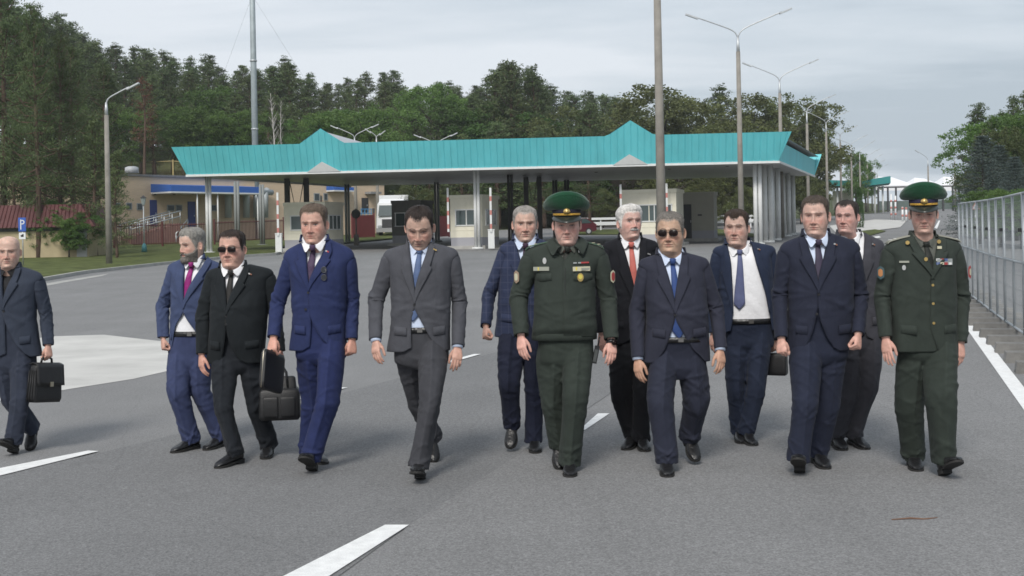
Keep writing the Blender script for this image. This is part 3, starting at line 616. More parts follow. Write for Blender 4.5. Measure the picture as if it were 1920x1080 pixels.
# white guard rail
gY = 108.0; ga_, gb_ = X_at(1080, gY), X_at(1430, gY); gr = empty('guard_rail', (ga_, gY, zt(gY))); tag(gr, 'white painted guard rail running behind the booths at the right', 'guard rail')
mb = MB(); L = gb_ - ga_
mb.box((L / 2, 0, 1.05), (L, .10, .20)); mb.box((L / 2, 0, .62), (L, .06, .30)); mb.build('rail', SWH, gr)
for x in np.arange(0, L + .1, 2.2): mb = MB(); mb.box((x, .09, .55), (.12, .10, 1.1)); mb.build('post', SWH, gr)
# far turquoise canopy with its columns
TEALD = mat('teal_sheet_far', (.022, .22, .215), .5); fY = 185.0; f0 = U(1527, 352, fY); fc = empty('far_canopy', f0); tag(fc, 'far folded turquoise canopy over the road past the thuja', 'canopy')
A0, A1, A2 = U(1527, 347, fY), U(1612, 350, fY), U(1670, 343, fY); h_ = 1.05
for i, (a, b) in enumerate(((A0, A1), (A1, A2))):
    mb = MB(); mb.prism([a - f0 + ((0, .0, 0) if i == 0 else (.01, 0, 0)), b - f0, b - f0 + (0, 0, h_ if i else h_ * .8), a - f0 + (.0 if i == 0 else .01, 0, h_ * (.8 if i == 0 else .8))], (2.5, 9, 0)); mb.build('wing', TEALD, fc)
for px in (1540, 1570, 1612, 1640, 1655): mb = MB(); q = U(px, 352, fY + 2); mb.tube([(q[0] - f0[0], 2, zt(fY) - f0[2]), (q[0] - f0[0], 2, q[2] - f0[2] + .25)], .16, 8); mb.build('column', WHM, fc, True)
mb = MB(); q0, q1 = U(1568, 358, fY + 4), U(1600, 392, fY + 4); mb.box(((q0[0] + q1[0]) / 2 - f0[0], 5, (q0[2] + q1[2]) / 2 - f0[2]), (q1[0] - q0[0], 2.5, q0[2] - q1[2])); mb.build('kiosk_box', CREAM, fc)
# white event tents far off
TENT = mat('tent_white', (.80, .80, .82), .8)
for i, (x0, x1, yt, lab) in enumerate(((1625, 1700, 331, 'white pavilion tent far down the road, left of the capped officer'), (1700, 1752, 333, 'white pavilion tent far down the road behind the green cap'), (1752, 1812, 331, 'white pavilion tent far down the road beside the spruce'))):
    tY = 235.0 + i * 3; a, b = X_at(x0, tY), X_at(x1, tY); zE = U(x0, 350, tY)[2]; zP = U((x0 + x1) / 2, yt, tY)[2]; g = zt(tY); r = empty('event_tent', ((a + b) / 2, tY, g)); tag(r, lab, 'tent', 'white tents at the far checkpoint'); w = (b - a) / 2
    mb = MB(); P4 = [(-w, -5, zE - g), (w, -5, zE - g), (w, 5, zE - g), (-w, 5, zE - g)]; mid = (-w * .35, 0, zP - g); mid2 = (w * .35, 0, zP - g - .2)
    mb.add(P4 + [mid, mid2], [(0, 1, 5, 4), (1, 2, 5), (2, 3, 4, 5), (3, 0, 4)]); mb.prism([(-w, -5, zE - g - 1.0), (w, -5, zE - g - 1.0), (w, -5, zE - g - .01), (-w, -5, zE - g - .01)], (0, .05, 0)); mb.build('roof', TENT, r)
    for sx in (-1, 1):
        mb = MB(); mb.tube([(sx * (w - .1), -4.9, 0), (sx * (w - .1), -4.9, zE - g)], .08, 6); mb.build('leg', WHM, r)
# dark gate frame
gY = 205.0; r = empty('gate_frame', (X_at(1648, gY), gY, zt(gY))); tag(r, 'thin dark gantry frame across the far road under the tents', 'gantry'); L = X_at(1800, gY) - X_at(1648, gY); zz_ = U(1720, 350, gY)[2] - zt(gY)
mb = MB(); mb.box((L / 2, 0, zz_), (L, .25, .25)); mb.build('beam', DARKS, r)
for f in (0, .12, .22, .80, .92, 1): mb = MB(); mb.box((L * f, 0, zz_ / 2 - .07), (.26, .24, zz_ - .13)); mb.build('post', DARKS, r)
mb = MB(); mb.box((L / 2, .3, 1.1), (L, .06, 1.5)); mb.build('mesh_gate', mat('gate_mesh_green', (.10, .13, .12), .8), r)
# striped posts and bollards
def bollard(px, Y, y0, label, stripes=True):
    z = U(px, y0, Y)[2] - zt(Y); r = empty('striped_post', (X_at(px, Y), Y, zt(Y))); tag(r, label, 'post', 'striped posts in the far road')
    mb = MB(); mb.tube([(0, 0, 0), (0, 0, z)], 0.10, 10); p = mb.build('post', SWH, r, True)
    if stripes:
        mb = MB()
        for h in np.arange(.5, z - .2, .7): mb.tube([(0, 0, h), (0, 0, h + .22)], .105, 10)
        mb.build('stripe', REDP, p, True)
bollard(1672, 130, 364, 'tall red and white striped post left of the right hand officer'); bollard(1680, 131, 367, 'tall red and white post just beside its striped twin')
bollard(1693, 120, 388, 'short white bollard close to the capped officer\'s cheek, the left one'); bollard(1700, 119, 389, 'short white bollard touching the capped officer\'s cheek')

# ================================================================== MESH FENCE WITH CONCRETE FEET
fa_, fb_ = np.array((5.55, 11.9)), np.array((10.35, 28.4)); fd = (fb_ - fa_) / np.linalg.norm(fb_ - fa_); FLn = np.linalg.norm(fb_ - fa_); npan = 7; pw = FLn / npan
PIPE = mat('fence_pipe', (.36, .385, .40), .45, metal=.4, var=.1)
names = ['nearest', 'second', 'third', 'fourth', 'fifth', 'sixth', 'farthest']
for i in range(npan):
    b = fa_ + fd * pw * i; r = empty('mesh_fence_panel', (*b, zt(b[1]))); tag(r, '%s steel mesh fence panel in the row along the right road edge' % names[i], 'fence panel', 'mesh fence panels at the right')
    g1 = zt(b[1] + fd[1] * pw) - zt(b[1]); T3 = np.array((*(fd * (pw - .06)), g1)); o3 = np.array((*(fd * .03), 0)); mb = MB()
    for z in (.14, 1.10, 2.05): mb.tube([o3 + (0, 0, z), o3 + T3 + (0, 0, z)], .019, 8)
    for f in (0, .5, 1): mb.tube([o3 + T3 * f + (0, 0, .05), o3 + T3 * f + (0, 0, 2.05)], .021, 8)
    mb.build('frame', PIPE, r, True); mb = MB()
    for f in np.linspace(.03, .97, 26): mb.tube([o3 + T3 * f + (0, 0, .15), o3 + T3 * f + (0, 0, 2.04)], .0020, 3, False)
    for z in np.linspace(.3, 1.95, 9): mb.tube([o3 + (0, 0, z), o3 + T3 + (0, 0, z)], .0020, 3, False)
    mb.build('wire_mesh', PIPE, r)
    mb = MB(); mb.box(o3 + (0, 0, 1.55), (.10, .09, .05)); mb.build('clamp', BLK, r)
nb = np.array((fd[1], -fd[0]))
mb = MB(); mb.prism([(-.48, -.12, 0), (.48, -.12, 0), (.46, -.10, .12), (-.46, -.10, .12)], (0, .24, 0)); BLKM = mat('foot_concrete', (.19, .185, .175), .95, var=.25, vscale=3, bump=.5, bscale=40, objrand=.15)
proto = mb.build('concrete_block', BLKM)
for i in range(15):
    s_ = .3 + i * 1.13; b = fa_ + fd * s_ - nb * .02
    o = proto if i == 0 else proto.copy()
    if i: COL.objects.link(o)
    o.location = (*b, zt(b[1]) + .001); o.rotation_euler = (0, 0, math.atan2(nb[1], nb[0]) + random.uniform(-.05, .05))
    tag(o, 'grey concrete block foot lying across the base of the mesh fence', 'concrete block', 'concrete feet of the mesh fence')
    if i % 2 == 0: o.scale = (1, 1, 1.05)
# twig on the road
p = G(1716, 976); tw = MB(); tw.tube([p + (-.13, .0, .008), p + (-.02, .01, .012), p + (.05, .0, .007), p + (.13, .02, .010)], (.003, .005, .005, .002), 6); o = tw.build('twig', mat('twig_brown', (.16, .09, .06), .9)); tag(o, 'thin brown twig lying on the bare asphalt in front', 'twig')
# ================================================================== PEOPLE
def skin_mat():
    m = bpy.data.materials.new('skin'); m.use_nodes = True
    b = m.node_tree.nodes['Principled BSDF']
    a = nd(m, 'ShaderNodeAttribute'); a.attribute_name = 'Col'
    tc = nd(m, 'ShaderNodeTexCoord')
    n = nd(m, 'ShaderNodeTexNoise'); n.inputs['Scale'].default_value = 38; n.inputs['Detail'].default_value = 4
    lk(m, tc.outputs['Object'], n.inputs['Vector'])
    mr = nd(m, 'ShaderNodeMapRange'); mr.inputs[1].default_value = .3; mr.inputs[2].default_value = .7; mr.inputs[3].default_value = .82; mr.inputs[4].default_value = 1.14
    lk(m, n.outputs['Fac'], mr.inputs[0])
    mx = nd(m, 'ShaderNodeMix'); mx.data_type = 'RGBA'; mx.blend_type = 'MULTIPLY'; mx.inputs[0].default_value = 1
    lk(m, a.outputs['Color'], mx.inputs[6]); lk(m, mr.outputs[0], mx.inputs[7]); lk(m, mx.outputs[2], b.inputs['Base Color'])
    b.inputs['Roughness'].default_value = .56; b.inputs['Specular IOR Level'].default_value = .4
    b.inputs['Subsurface Weight'].default_value = .12; b.inputs['Subsurface Radius'].default_value = (.012, .005, .003)
    bp = nd(m, 'ShaderNodeBump'); bp.inputs['Strength'].default_value = .12; bp.inputs['Distance'].default_value = .01
    n2 = nd(m, 'ShaderNodeTexNoise'); n2.inputs['Scale'].default_value = 160; lk(m, tc.outputs['Object'], n2.inputs['Vector'])
    lk(m, n2.outputs['Fac'], bp.inputs['Height']); lk(m, bp.outputs[0], b.inputs['Normal'])
    return m
SKIN = skin_mat()
def cloth(name, col, rough=.85, check=None, stripe=None, sheen=.03, crumple=.24):
    """woven wool: soft mottling, fine weave, optional window-pane check or stripe woven in"""
    if name in MATS: return MATS[name]
    m = mat(name, col, rough, var=.12, vscale=14, bump=.16, bscale=260, spec=.2, sheen=sheen)
    # crumple of worn wool: ridged noise drawn out along the drape, over the fine weave
    b = m.node_tree.nodes['Principled BSDF']; old_n = b.inputs['Normal'].links[0].from_node
    tc = nd(m, 'ShaderNodeTexCoord'); hs = None
    for sc_, st_, rot, wgt in ((5.0, (1, 1, .55), (0, .5, .2), 1.0), (5.5, (1, 1, .5), (.2, -.6, 0), .8), (13, (1, 1, .7), (0, .3, .5), .30)):
        mp = nd(m, 'ShaderNodeMapping'); mp.inputs['Scale'].default_value = st_; mp.inputs['Rotation'].default_value = rot; lk(m, tc.outputs['Object'], mp.inputs[0])
        nz = nd(m, 'ShaderNodeTexNoise'); nz.inputs['Scale'].default_value = sc_; nz.inputs['Detail'].default_value = 1.5; nz.inputs['Distortion'].default_value = .7; lk(m, mp.outputs[0], nz.inputs['Vector'])
        a = nd(m, 'ShaderNodeMath'); a.operation = 'SUBTRACT'; lk(m, nz.outputs['Fac'], a.inputs[0]); a.inputs[1].default_value = .5
        c = nd(m, 'ShaderNodeMath'); c.operation = 'ABSOLUTE'; lk(m, a.outputs[0], c.inputs[0])
        d = nd(m, 'ShaderNodeMath'); d.operation = 'POWER'; lk(m, c.outputs[0], d.inputs[0]); d.inputs[1].default_value = .75
        e = nd(m, 'ShaderNodeMath'); e.operation = 'MULTIPLY'; lk(m, d.outputs[0], e.inputs[0]); e.inputs[1].default_value = wgt
        if hs is None: hs = e.outputs[0]
        else:
            f = nd(m, 'ShaderNodeMath'); lk(m, hs, f.inputs[0]); lk(m, e.outputs[0], f.inputs[1]); hs = f.outputs[0]
    bp = nd(m, 'ShaderNodeBump'); bp.inputs['Strength'].default_value = crumple; bp.inputs['Distance'].default_value = .045; lk(m, hs, bp.inputs['Height']); lk(m, bp.outputs[0], old_n.inputs['Normal'])
    if check or stripe:
        b = m.node_tree.nodes['Principled BSDF']; tc = nd(m, 'ShaderNodeTexCoord'); sp = nd(m, 'ShaderNodeSeparateXYZ')
        lk(m, tc.outputs['Object'], sp.inputs[0])
        def lines(out, pitch, w):
            a = nd(m, 'ShaderNodeMath'); a.operation = 'PINGPONG'; lk(m, out, a.inputs[0]); a.inputs[1].default_value = pitch / 2
            c = nd(m, 'ShaderNodeMath'); c.operation = 'LESS_THAN'; lk(m, a.outputs[0], c.inputs[0]); c.inputs[1].default_value = w
            return c.outputs[0]
        ccol, pitch, w, amt = check or stripe
        v = lines(sp.outputs[0], pitch, w)
        if check:
            h = lines(sp.outputs[2], pitch, w); mxx = nd(m, 'ShaderNodeMath'); mxx.operation = 'MAXIMUM'
            lk(m, v, mxx.inputs[0]); lk(m, h, mxx.inputs[1]); v = mxx.outputs[0]
        am = nd(m, 'ShaderNodeMath'); am.operation = 'MULTIPLY'; lk(m, v, am.inputs[0]); am.inputs[1].default_value = amt
        mx = nd(m, 'ShaderNodeMix'); mx.data_type = 'RGBA'; mx.inputs[7].default_value = (*ccol, 1)
        old = b.inputs['Base Color'].links[0].from_socket
        lk(m, am.outputs[0], mx.inputs[0]); lk(m, old, mx.inputs[6]); lk(m, mx.outputs[2], b.inputs['Base Color'])
    return m
LEATHER = mat('black_shoe_leather', (.012, .012, .013), .32, var=.3, vscale=20, bump=.25, bscale=60, spec=.5)
SOLE = mat('rubber_sole', (.02, .019, .018), .8, bump=.3, bscale=120)
GOLD = mat('gilt_metal', (.75, .52, .2), .3, metal=.9)
SILVER = mat('silver_metal', (.75, .74, .72), .3, metal=.9)
LENS = mat('dark_lens', (.012, .007, .007), .22, spec=.18)
BLACKPL = mat('black_plastic', (.014, .014, .016), .4)

# ---- hands: modelled once per pose, skin grown over palm, five fingers and wrist
def rotx(v, a):
    c, s = math.cos(a), math.sin(a); return np.array((v[0], c * v[1] - s * v[2], s * v[1] + c * v[2]))
def make_hand(curl, spread=.06, thumb=.5):
    """right hand hanging down -Z, back of the hand towards -Y, thumb at +X; curl in degrees per joint, towards +Y"""
    mb = MB()
    zs = np.array((.03, .012, 0, -.02, -.045, -.07, -.088, -.098)); hw = np.array((.027, .027, .028, .033, .039, .0415, .041, .034)); ht = np.array((.021, .020, .0195, .019, .018, .0165, .0145, .010))
    ring = np.arange(20) * 2 * math.pi / 20
    V = [np.stack((h * np.sign(np.cos(ring)) * abs(np.cos(ring)) ** .8, t * np.sign(np.sin(ring)) * abs(np.sin(ring)) ** .8, np.full(20, z)), 1) for z, h, t in zip(zs, hw, ht)]
    mb.add(np.concatenate(V), [gridq(8, 20, True)[:, ::-1], np.array([list(range(20))]), np.array([[7 * 20 + i for i in range(20)][::-1]])])
    base = [(.029, -.092), (.0098, -.097), (-.0098, -.094), (-.0285, -.086)]
    segs = [(.044, .027, .022), (.049, .030, .023), (.045, .028, .022), (.035, .021, .019)]
    for i, ((bx, bz), sg) in enumerate(zip(base, segs)):
        p = np.array((bx * .9, 0, bz + .022)); a = 0.0; pts = [p, np.array((bx, .0, bz))]
        for j, L in enumerate(sg):
            a += R(curl[j]) * (1 + .07 * (i - 1))
            sx = spread * (1.5 - i) * (1 - j * .3)
            pts.append(pts[-1] + rotx(np.array((sx * L, 0, -L)), -a) * np.array((1, 1, 1)))
        pts = np.array(pts); pts[:, 1] = np.abs(pts[:, 1]) * np.sign(1)
        t = np.linspace(0, 1, 16); tt = np.linspace(0, 1, len(pts)); P = np.stack([np.interp(t, tt, pts[:, c]) for c in range(3)], 1)
        rad = np.interp(t, (0, .3, .55, .8, .95, 1), np.array((.0098, .0098, .0092, .0084, .0074, .004)) * (1.0 if i < 3 else .86))
        mb.tube(P, rad, 10)
    d = np.array((.40, .35, -.80)) if thumb < .8 else np.array((.05, .62, -.75)); d /= np.linalg.norm(d); d2 = np.array((.0, .30 + thumb * .3, -.9)) if thumb < .8 else np.array((-.70, .45, -.55)); d2 /= np.linalg.norm(d2)
    p0 = np.array((.016, .004, -.018)); p1 = np.array((.030, .010, -.034)); p2 = p1 + d * .040; p3 = p2 + d2 * .033; p4 = p3 + d2 * .026
    pts = np.array((p0, p1, p2, p3, p4)); t = np.linspace(0, 1, 14); tt = np.linspace(0, 1, 5); P = np.stack([np.interp(t, tt, pts[:, c]) for c in range(3)], 1)
    mb.tube(P, np.interp(t, (0, .3, .55, .8, .95, 1), (.013, .0145, .0118, .0105, .0086, .005)), 10)
    o = mb.build('hand_form', None)
    md = o.modifiers.new('r', 'REMESH'); md.mode = 'VOXEL'; md.voxel_size = .0036
    ms = o.modifiers.new('s', 'SMOOTH'); ms.iterations = 3; ms.factor = .45
    dg = bpy.context.evaluated_depsgraph_get(); ev = o.evaluated_get(dg); me = ev.to_mesh()
    V = np.zeros(len(me.vertices) * 3, dtype=np.float32); me.vertices.foreach_get('co', V)
    q = np.array([tuple(p.vertices) for p in me.polygons if len(p.vertices) == 4]); 
    ev.to_mesh_clear(); me0 = o.data; bpy.data.objects.remove(o); bpy.data.meshes.remove(me0)
    return V.reshape(-1, 3), q
HANDS = {'relaxed': make_hand((22, 28, 18)), 'open': make_hand((10, 16, 10), .09, .2), 'fist': make_hand((78, 88, 50), .0, 1.3), 'grip': make_hand((60, 80, 35), .02, 1.0)}

# ---- head
HZr = np.concatenate(([.117, .1166, .1155, .1135, .1105, .1065, .102, .097, .0915, .0855, .079, .073, .067, .061, .0555, .050, .045, .0405], np.arange(.037, -.1181, -.00225), np.linspace(-.1215, -.25, 16)))
_hz = [-.25, -.20, -.165, -.14, -.128, -.119, -.112, -.102, -.086, -.067, -.046, -.03, 0, .03, .06, .084, .10, .111, .1155, .117]
HWf = pchip(_hz, [.075, .064, .0595, .058, .057, .0555, .056, .057, .0610, .0660, .0712, .0738, .0755, .0768, .0755, .068, .055, .034, .015, 0])
HFf = pchip(_hz, [.052, .046, .043, .042, .046, .066, .078, .0835, .0845, .0868, .0885, .0890, .0895, .0955, .0935, .083, .067, .043, .02, -.004])
HBf = pchip(_hz, [.075, .066, .062, .0605, .060, .060, .0605, .062, .067, .075, .085, .092, .101, .105, .102, .092, .077, .052, .026, .004])
NCOL = 132
_u = -1 + 2 * np.arange(NCOL) / NCOL
HTH = math.pi * (.60 * _u + .40 * _u ** 3)
def gz(x, s): return np.exp(-(x / s) ** 2)
HAIRLINE = [(0, .070), (28, .078), (45, .070), (58, .045), (68, .012), (76, -.028), (84, -.030), (90, .020), (104, .026), (116, .012), (122, -.045), (150, -.082), (180, -.086)]
def head_local(p):
    """rows x cols x 3 head-and-neck surface (face towards -Y, eye line near z=0) and its colours"""
    z = HZr[:, None] + 0 * HTH[None]; th = HTH[None] + 0 * HZr[:, None]
    w = HWf(HZr)[:, None].copy(); f = HFf(HZr)[:, None].copy(); b = HBf(HZr)[:, None].copy()
    fat = p.get('fat', 0.0)
    w = w * (1 + (fat * .10 + p.get('wide', 0)) * sstep(.03, -.06, HZr)[:, None] + fat * .16 * sstep(-.06, -.12, HZr)[:, None])
    f = f * (1 + fat * .30 * gz(HZr[:, None] + .135, .028)); b = b * (1 + fat * .10 * sstep(-.05, -.12, HZr)[:, None])
    sn, cs = np.sin(th), np.cos(th)
    e = 2 / np.interp(z, (-.17, -.135, -.115, -.085, -.05), (2.1, 2.0, 1.62, 1.85, 2.25)); e = np.where(cs > 0, e, 2 / 2.25)
    x = w * np.sign(sn) * np.abs(sn) ** e
    y = np.where(cs > 0, -f * np.abs(cs) ** e, b * np.abs(cs) ** e)
    front = sstep(.0, .35, cs)
    ax = np.abs(x)
    nz = p.get('nose', 1.0)
    nose = pchip([-.2, -.058, -.052, -.047, -.041, -.034, -.02, -.005, .01, .022, .035, .2], [0, 0, .003, .0135, .0225, .0235, .0185, .0125, .007, .004, 0, 0])(z) * nz
    ns = pchip([-.2, -.055, -.044, -.034, -.02, 0, .02, .2], [.017, .0165, .0168, .0125, .0098, .0085, .012, .012])(z)
    d = nose * np.exp(-(ax / ns) ** 2.6)
    d += .0035 * gz(ax - .0135, .0055) * gz(z + .044, .006) * nz                       # nostril wings
    d += -.0135 * gz(ax - .031, .0175) * gz(z - .001, .0115)                            # sockets
    d += .0060 * gz(ax - .0315, .0115) * gz(z + .0015, .0070)                           # lids over the eyes
    d += .0062 * gz(ax - .028, .023) * gz(z - .0200, .0062)                             # brow ridge
    d += -.0030 * gz(ax - .033, .012) * gz(z + .0125, .0035)                            # bags
    d += .0045 * gz(ax - .050, .019) * gz(z + .024, .018)                               # cheek bones
    d += .0042 * gz(ax, .021) * gz(z + .0655, .0042) + .0048 * gz(ax, .019) * gz(z + .0765, .0046)
    d += -.0044 * gz(ax, .025) * gz(z + .0708, .0023)                                   # mouth line
    d += -.0035 * gz(ax, .02) * gz(z + .0885, .006) + .0055 * gz(ax, .02) * gz(z + .103, .011)
    fold = ax - np.interp(z, (-.085, -.07, -.04), (.036, .032, .017))
    d += -.0036 * gz(fold, .0045) * sstep(-.088, -.07, z) * sstep(-.036, -.046, z)
    d += .0028 * gz(fold - .011, .010) * sstep(-.09, -.07, z) * sstep(-.03, -.05, z)
    d += fat * .006 * gz(ax - .045, .02) * gz(z + .075, .022)
    y = y - d * front
    x = x + np.sign(x) * d * (1 - front) * .3
    # skin colour, with shade painted into sockets, nostrils and mouth line
    base = np.array(p.get('skin', (.54, .345, .275)))
    c = np.ones(z.shape + (3,)) * base
    def blend(msk, col, a):
        m_ = np.clip(msk * a, 0, 1)[..., None]; c[:] = c * (1 - m_) + np.array(col) * m_
    red = np.array((.50, .19, .15)) * (base[0] / .52)
    blend(front * gz(ax - .042, .022) * gz(z + .032, .022), red, .5)
    blend(front * gz(ax, .018) * gz(z + .036, .016), red, .5)
    blend(front * gz(ax - .03, .02) * gz(z + .004, .012), base * np.array((.55, .44, .44)), .70)  # darker skin round the eyes, strengthened by painted socket shade
    lip = front * np.maximum(gz(ax, .0225) ** 2 * gz(z + .066, .0042), gz(ax, .020) ** 2 * gz(z + .0755, .0048))
    blend(lip, (.36, .13, .115), .8)
    blend(front * sstep(.030, .022, ax) * gz(z + .0708, .0017), (.10, .04, .04), .85)
    blend(front * gz(ax - .0085, .004) * gz(z + .0505, .0022), (.10, .04, .035), .8)
    if p.get('stubble'):
        bm = sstep(-.048, -.068, z) * sstep(-.02, -.075, z - .03 * (ax / .07)) * front
        blend(bm, np.array(p['stubble']), p.get('stub_a', .35))
    hc = np.array(p.get('brow', p.get('hair_col', (.08, .05, .03))))
    bz = .0215 + .004 * np.sin(np.clip((ax - .012) / .038, 0, 1) * math.pi) - .004 * sstep(.035, .052, ax)
    blend(front * gz(z - bz, .0034) * sstep(.009, .015, ax) * sstep(.054, .043, ax), hc * .7, min(1, p.get('brow_a', .7) * 1.3))
    sq = p.get('squint', .75)
    ex = ax - .0315
    eye = front * sstep(1.15, .85, np.sqrt((ex / .0135) ** 2 + ((z - .0005) / (.0058 * sq)) ** 2))
    blend(eye, (.40, .34, .31), .85)
    blend(front * sstep(1.2, .8, np.sqrt((ex - p.get('gaze', 0) * np.sign(x)) ** 2 + (z - .0008) ** 2) / .0058) * (eye > .15), (.05, .045, .045), .95)
    blend(front * gz(z - (.0005 + .0058 * sq * np.sqrt(np.clip(1 - (ex / .0145) ** 2, 0, 1))), .0026) * sstep(.0175, .0140, np.abs(ex)), (.07, .035, .03), .85)
    if p.get('hair_col'):                                           # short hair thinning out into the skin along the hairline
        hl = p.get('hairline', HAIRLINE); zl = np.interp(np.degrees(np.abs(th)), [a for a, _ in hl], [b for _, b in hl])
        nz_ = np.random.default_rng(p.get('seed', 1) + 3).normal(0, .22, z.shape)
        blend(sstep(-.011, .004, z - zl + nz_ * .008) * (1 + nz_), np.array(p['hair_col']), .85)
    return np.stack((x, y, z), -1), c
def hair_mesh(p, HV, nor, kind='hair'):
    deg = np.degrees(np.abs(HTH))[None] + 0 * HZr[:, None]; z = HZr[:, None] + 0 * deg
    hr = np.random.default_rng(p.get('seed', 1))
    jag = np.interp(np.arange(NCOL), np.arange(0, NCOL, 2), hr.normal(0, 1, NCOL // 2))[None]
    if kind == 'hair':
        line = p.get('hairline', HAIRLINE)
        zl = np.interp(deg, [a for a, _ in line], [b for _, b in line]) + jag * .0022
        ramp = sstep(-.002, .016, z - zl) * (.45 + .55 * sstep(.0, .05, z - zl))
        top = sstep(.035, .112, z)
        t = p.get('side_t', .0040) * (1 - top) + p.get('top_t', .015) * .8 * top
        if p.get('quiff'):
            t = t + p['quiff'] * gz((np.degrees(HTH)[None] - p.get('quiff_at', 0)) / 55, 1) * gz(z - .088, .022)
        disp = -.003 + (t + .003) * ramp
        streak = hr.normal(0, 1, (len(HZr), NCOL))
        k = np.array((.2, .4, .7, 1, .7, .4, .2)); k /= k.sum()
        streak = np.apply_along_axis(lambda a: np.convolve(a, k, 'same'), 0, streak)
        disp = disp + streak * p.get('strand', .0034) * ramp
        keep = z > zl - .012
    elif kind == 'beard':
        zt_ = np.interp(deg, (0, 14, 20, 34, 60, 78, 90), (-.050, -.050, -.052, -.052, -.045, -.02, -.02))
        m_ = sstep(0, .012, zt_ - z) * sstep(92, 76, deg) * sstep(-.150, -.125, z)
        hole = sstep(1.25, .85, np.sqrt((HV[..., 0] / .022) ** 2 + ((z + .071) / .0085) ** 2)) * (deg < 30)
        m_ = m_ * (1 - hole)
        disp = -.003 + m_ * (p.get('beard_t', .010) + .003 + .010 * gz(z + .112, .02) * sstep(50, 10, deg)) + hr.normal(0, .0014, z.shape) * m_
        keep = (m_ > .02)
    else:  # moustache
        zc = -.0575 - .10 * np.maximum(np.abs(HV[..., 0]) - .01, 0)
        m_ = sstep(1.3, .7, np.sqrt((HV[..., 0] / .030) ** 2 + ((z - zc) / .0085) ** 2)) * (deg < 40)
        disp = -.002 + m_ * .008 + hr.normal(0, .0008, z.shape) * m_
        keep = m_ > .02
    V = HV + nor * disp[..., None]
    q = gridq(len(HZr), NCOL, True)
    kf = keep.ravel()
    q = q[kf[q].any(1)]
    used = np.unique(q); mp = np.full(V.shape[0] * V.shape[1], -1); mp[used] = np.arange(len(used))
    return V.reshape(-1, 3)[used], mp[q]
def hair_mat(col):
    nm = 'hair_%d_%d_%d' % tuple(int(c * 1000) for c in col)
    return mat(nm, col, .55, var=.35, vscale=60, bump=.6, bscale=150, spec=.3)
def grid_normals(V):
    du = np.roll(V, -1, 1) - np.roll(V, 1, 1); dv = np.gradient(V, axis=0)
    n = np.cross(du, dv); n /= np.linalg.norm(n, axis=2)[..., None] + 1e-9
    c = V - np.array((0, .005, 0)); c[..., 2] *= .3
    s = np.sign((n * c).sum(2)); s[s == 0] = 1
    return n * s[..., None]

# ---- cloth tubes (sleeves, trouser legs) with folds
def smooth_path(pts, n, win):
    P = np.asarray(pts, float); L = np.concatenate(([0], np.cumsum(np.linalg.norm(np.diff(P, axis=0), axis=1))))
    t = np.linspace(0, L[-1], n); Q = np.stack([np.interp(t, L, P[:, c]) for c in range(3)], 1)
    k = max(1, int(n * win)); ext = np.concatenate((np.repeat(Q[:1], k, 0) - (np.arange(k, 0, -1)[:, None] * (Q[1] - Q[0])), Q, np.repeat(Q[-1:], k, 0) + (np.arange(1, k + 1)[:, None] * (Q[-1] - Q[-2]))))
    ker = np.hanning(2 * k + 3)[1:-1]; ker = ker[:2 * k + 1] / ker[:2 * k + 1].sum()
    return np.stack([np.convolve(ext[:, c], ker, 'valid') for c in range(3)], 1), t
def folds(s, th, centres, seed, amp=.0055, n=7):
    """crease field over length s (m) and angle th; centres = list of (s0, spread, strength, theta0)"""
    r = np.random.default_rng(seed); d = np.zeros((len(s), len(th))); S = s[:, None]; T = th[None]
    for s0, spr, stg, t0 in centres:
        for _ in range(n):
            si = r.normal(s0, spr); w = r.uniform(.007, .017); k = r.uniform(-.11, .11); ti = t0 + r.normal(0, .8); pw = r.uniform(.7, 2)
            g = (S - si - k * np.sin(T - ti)) / w
            d += stg * amp * r.uniform(.4, 1) * (1 - .5 * g * g) * np.exp(-g * g / 2) * (.5 + .5 * np.cos(T - ti)) ** pw
    return d
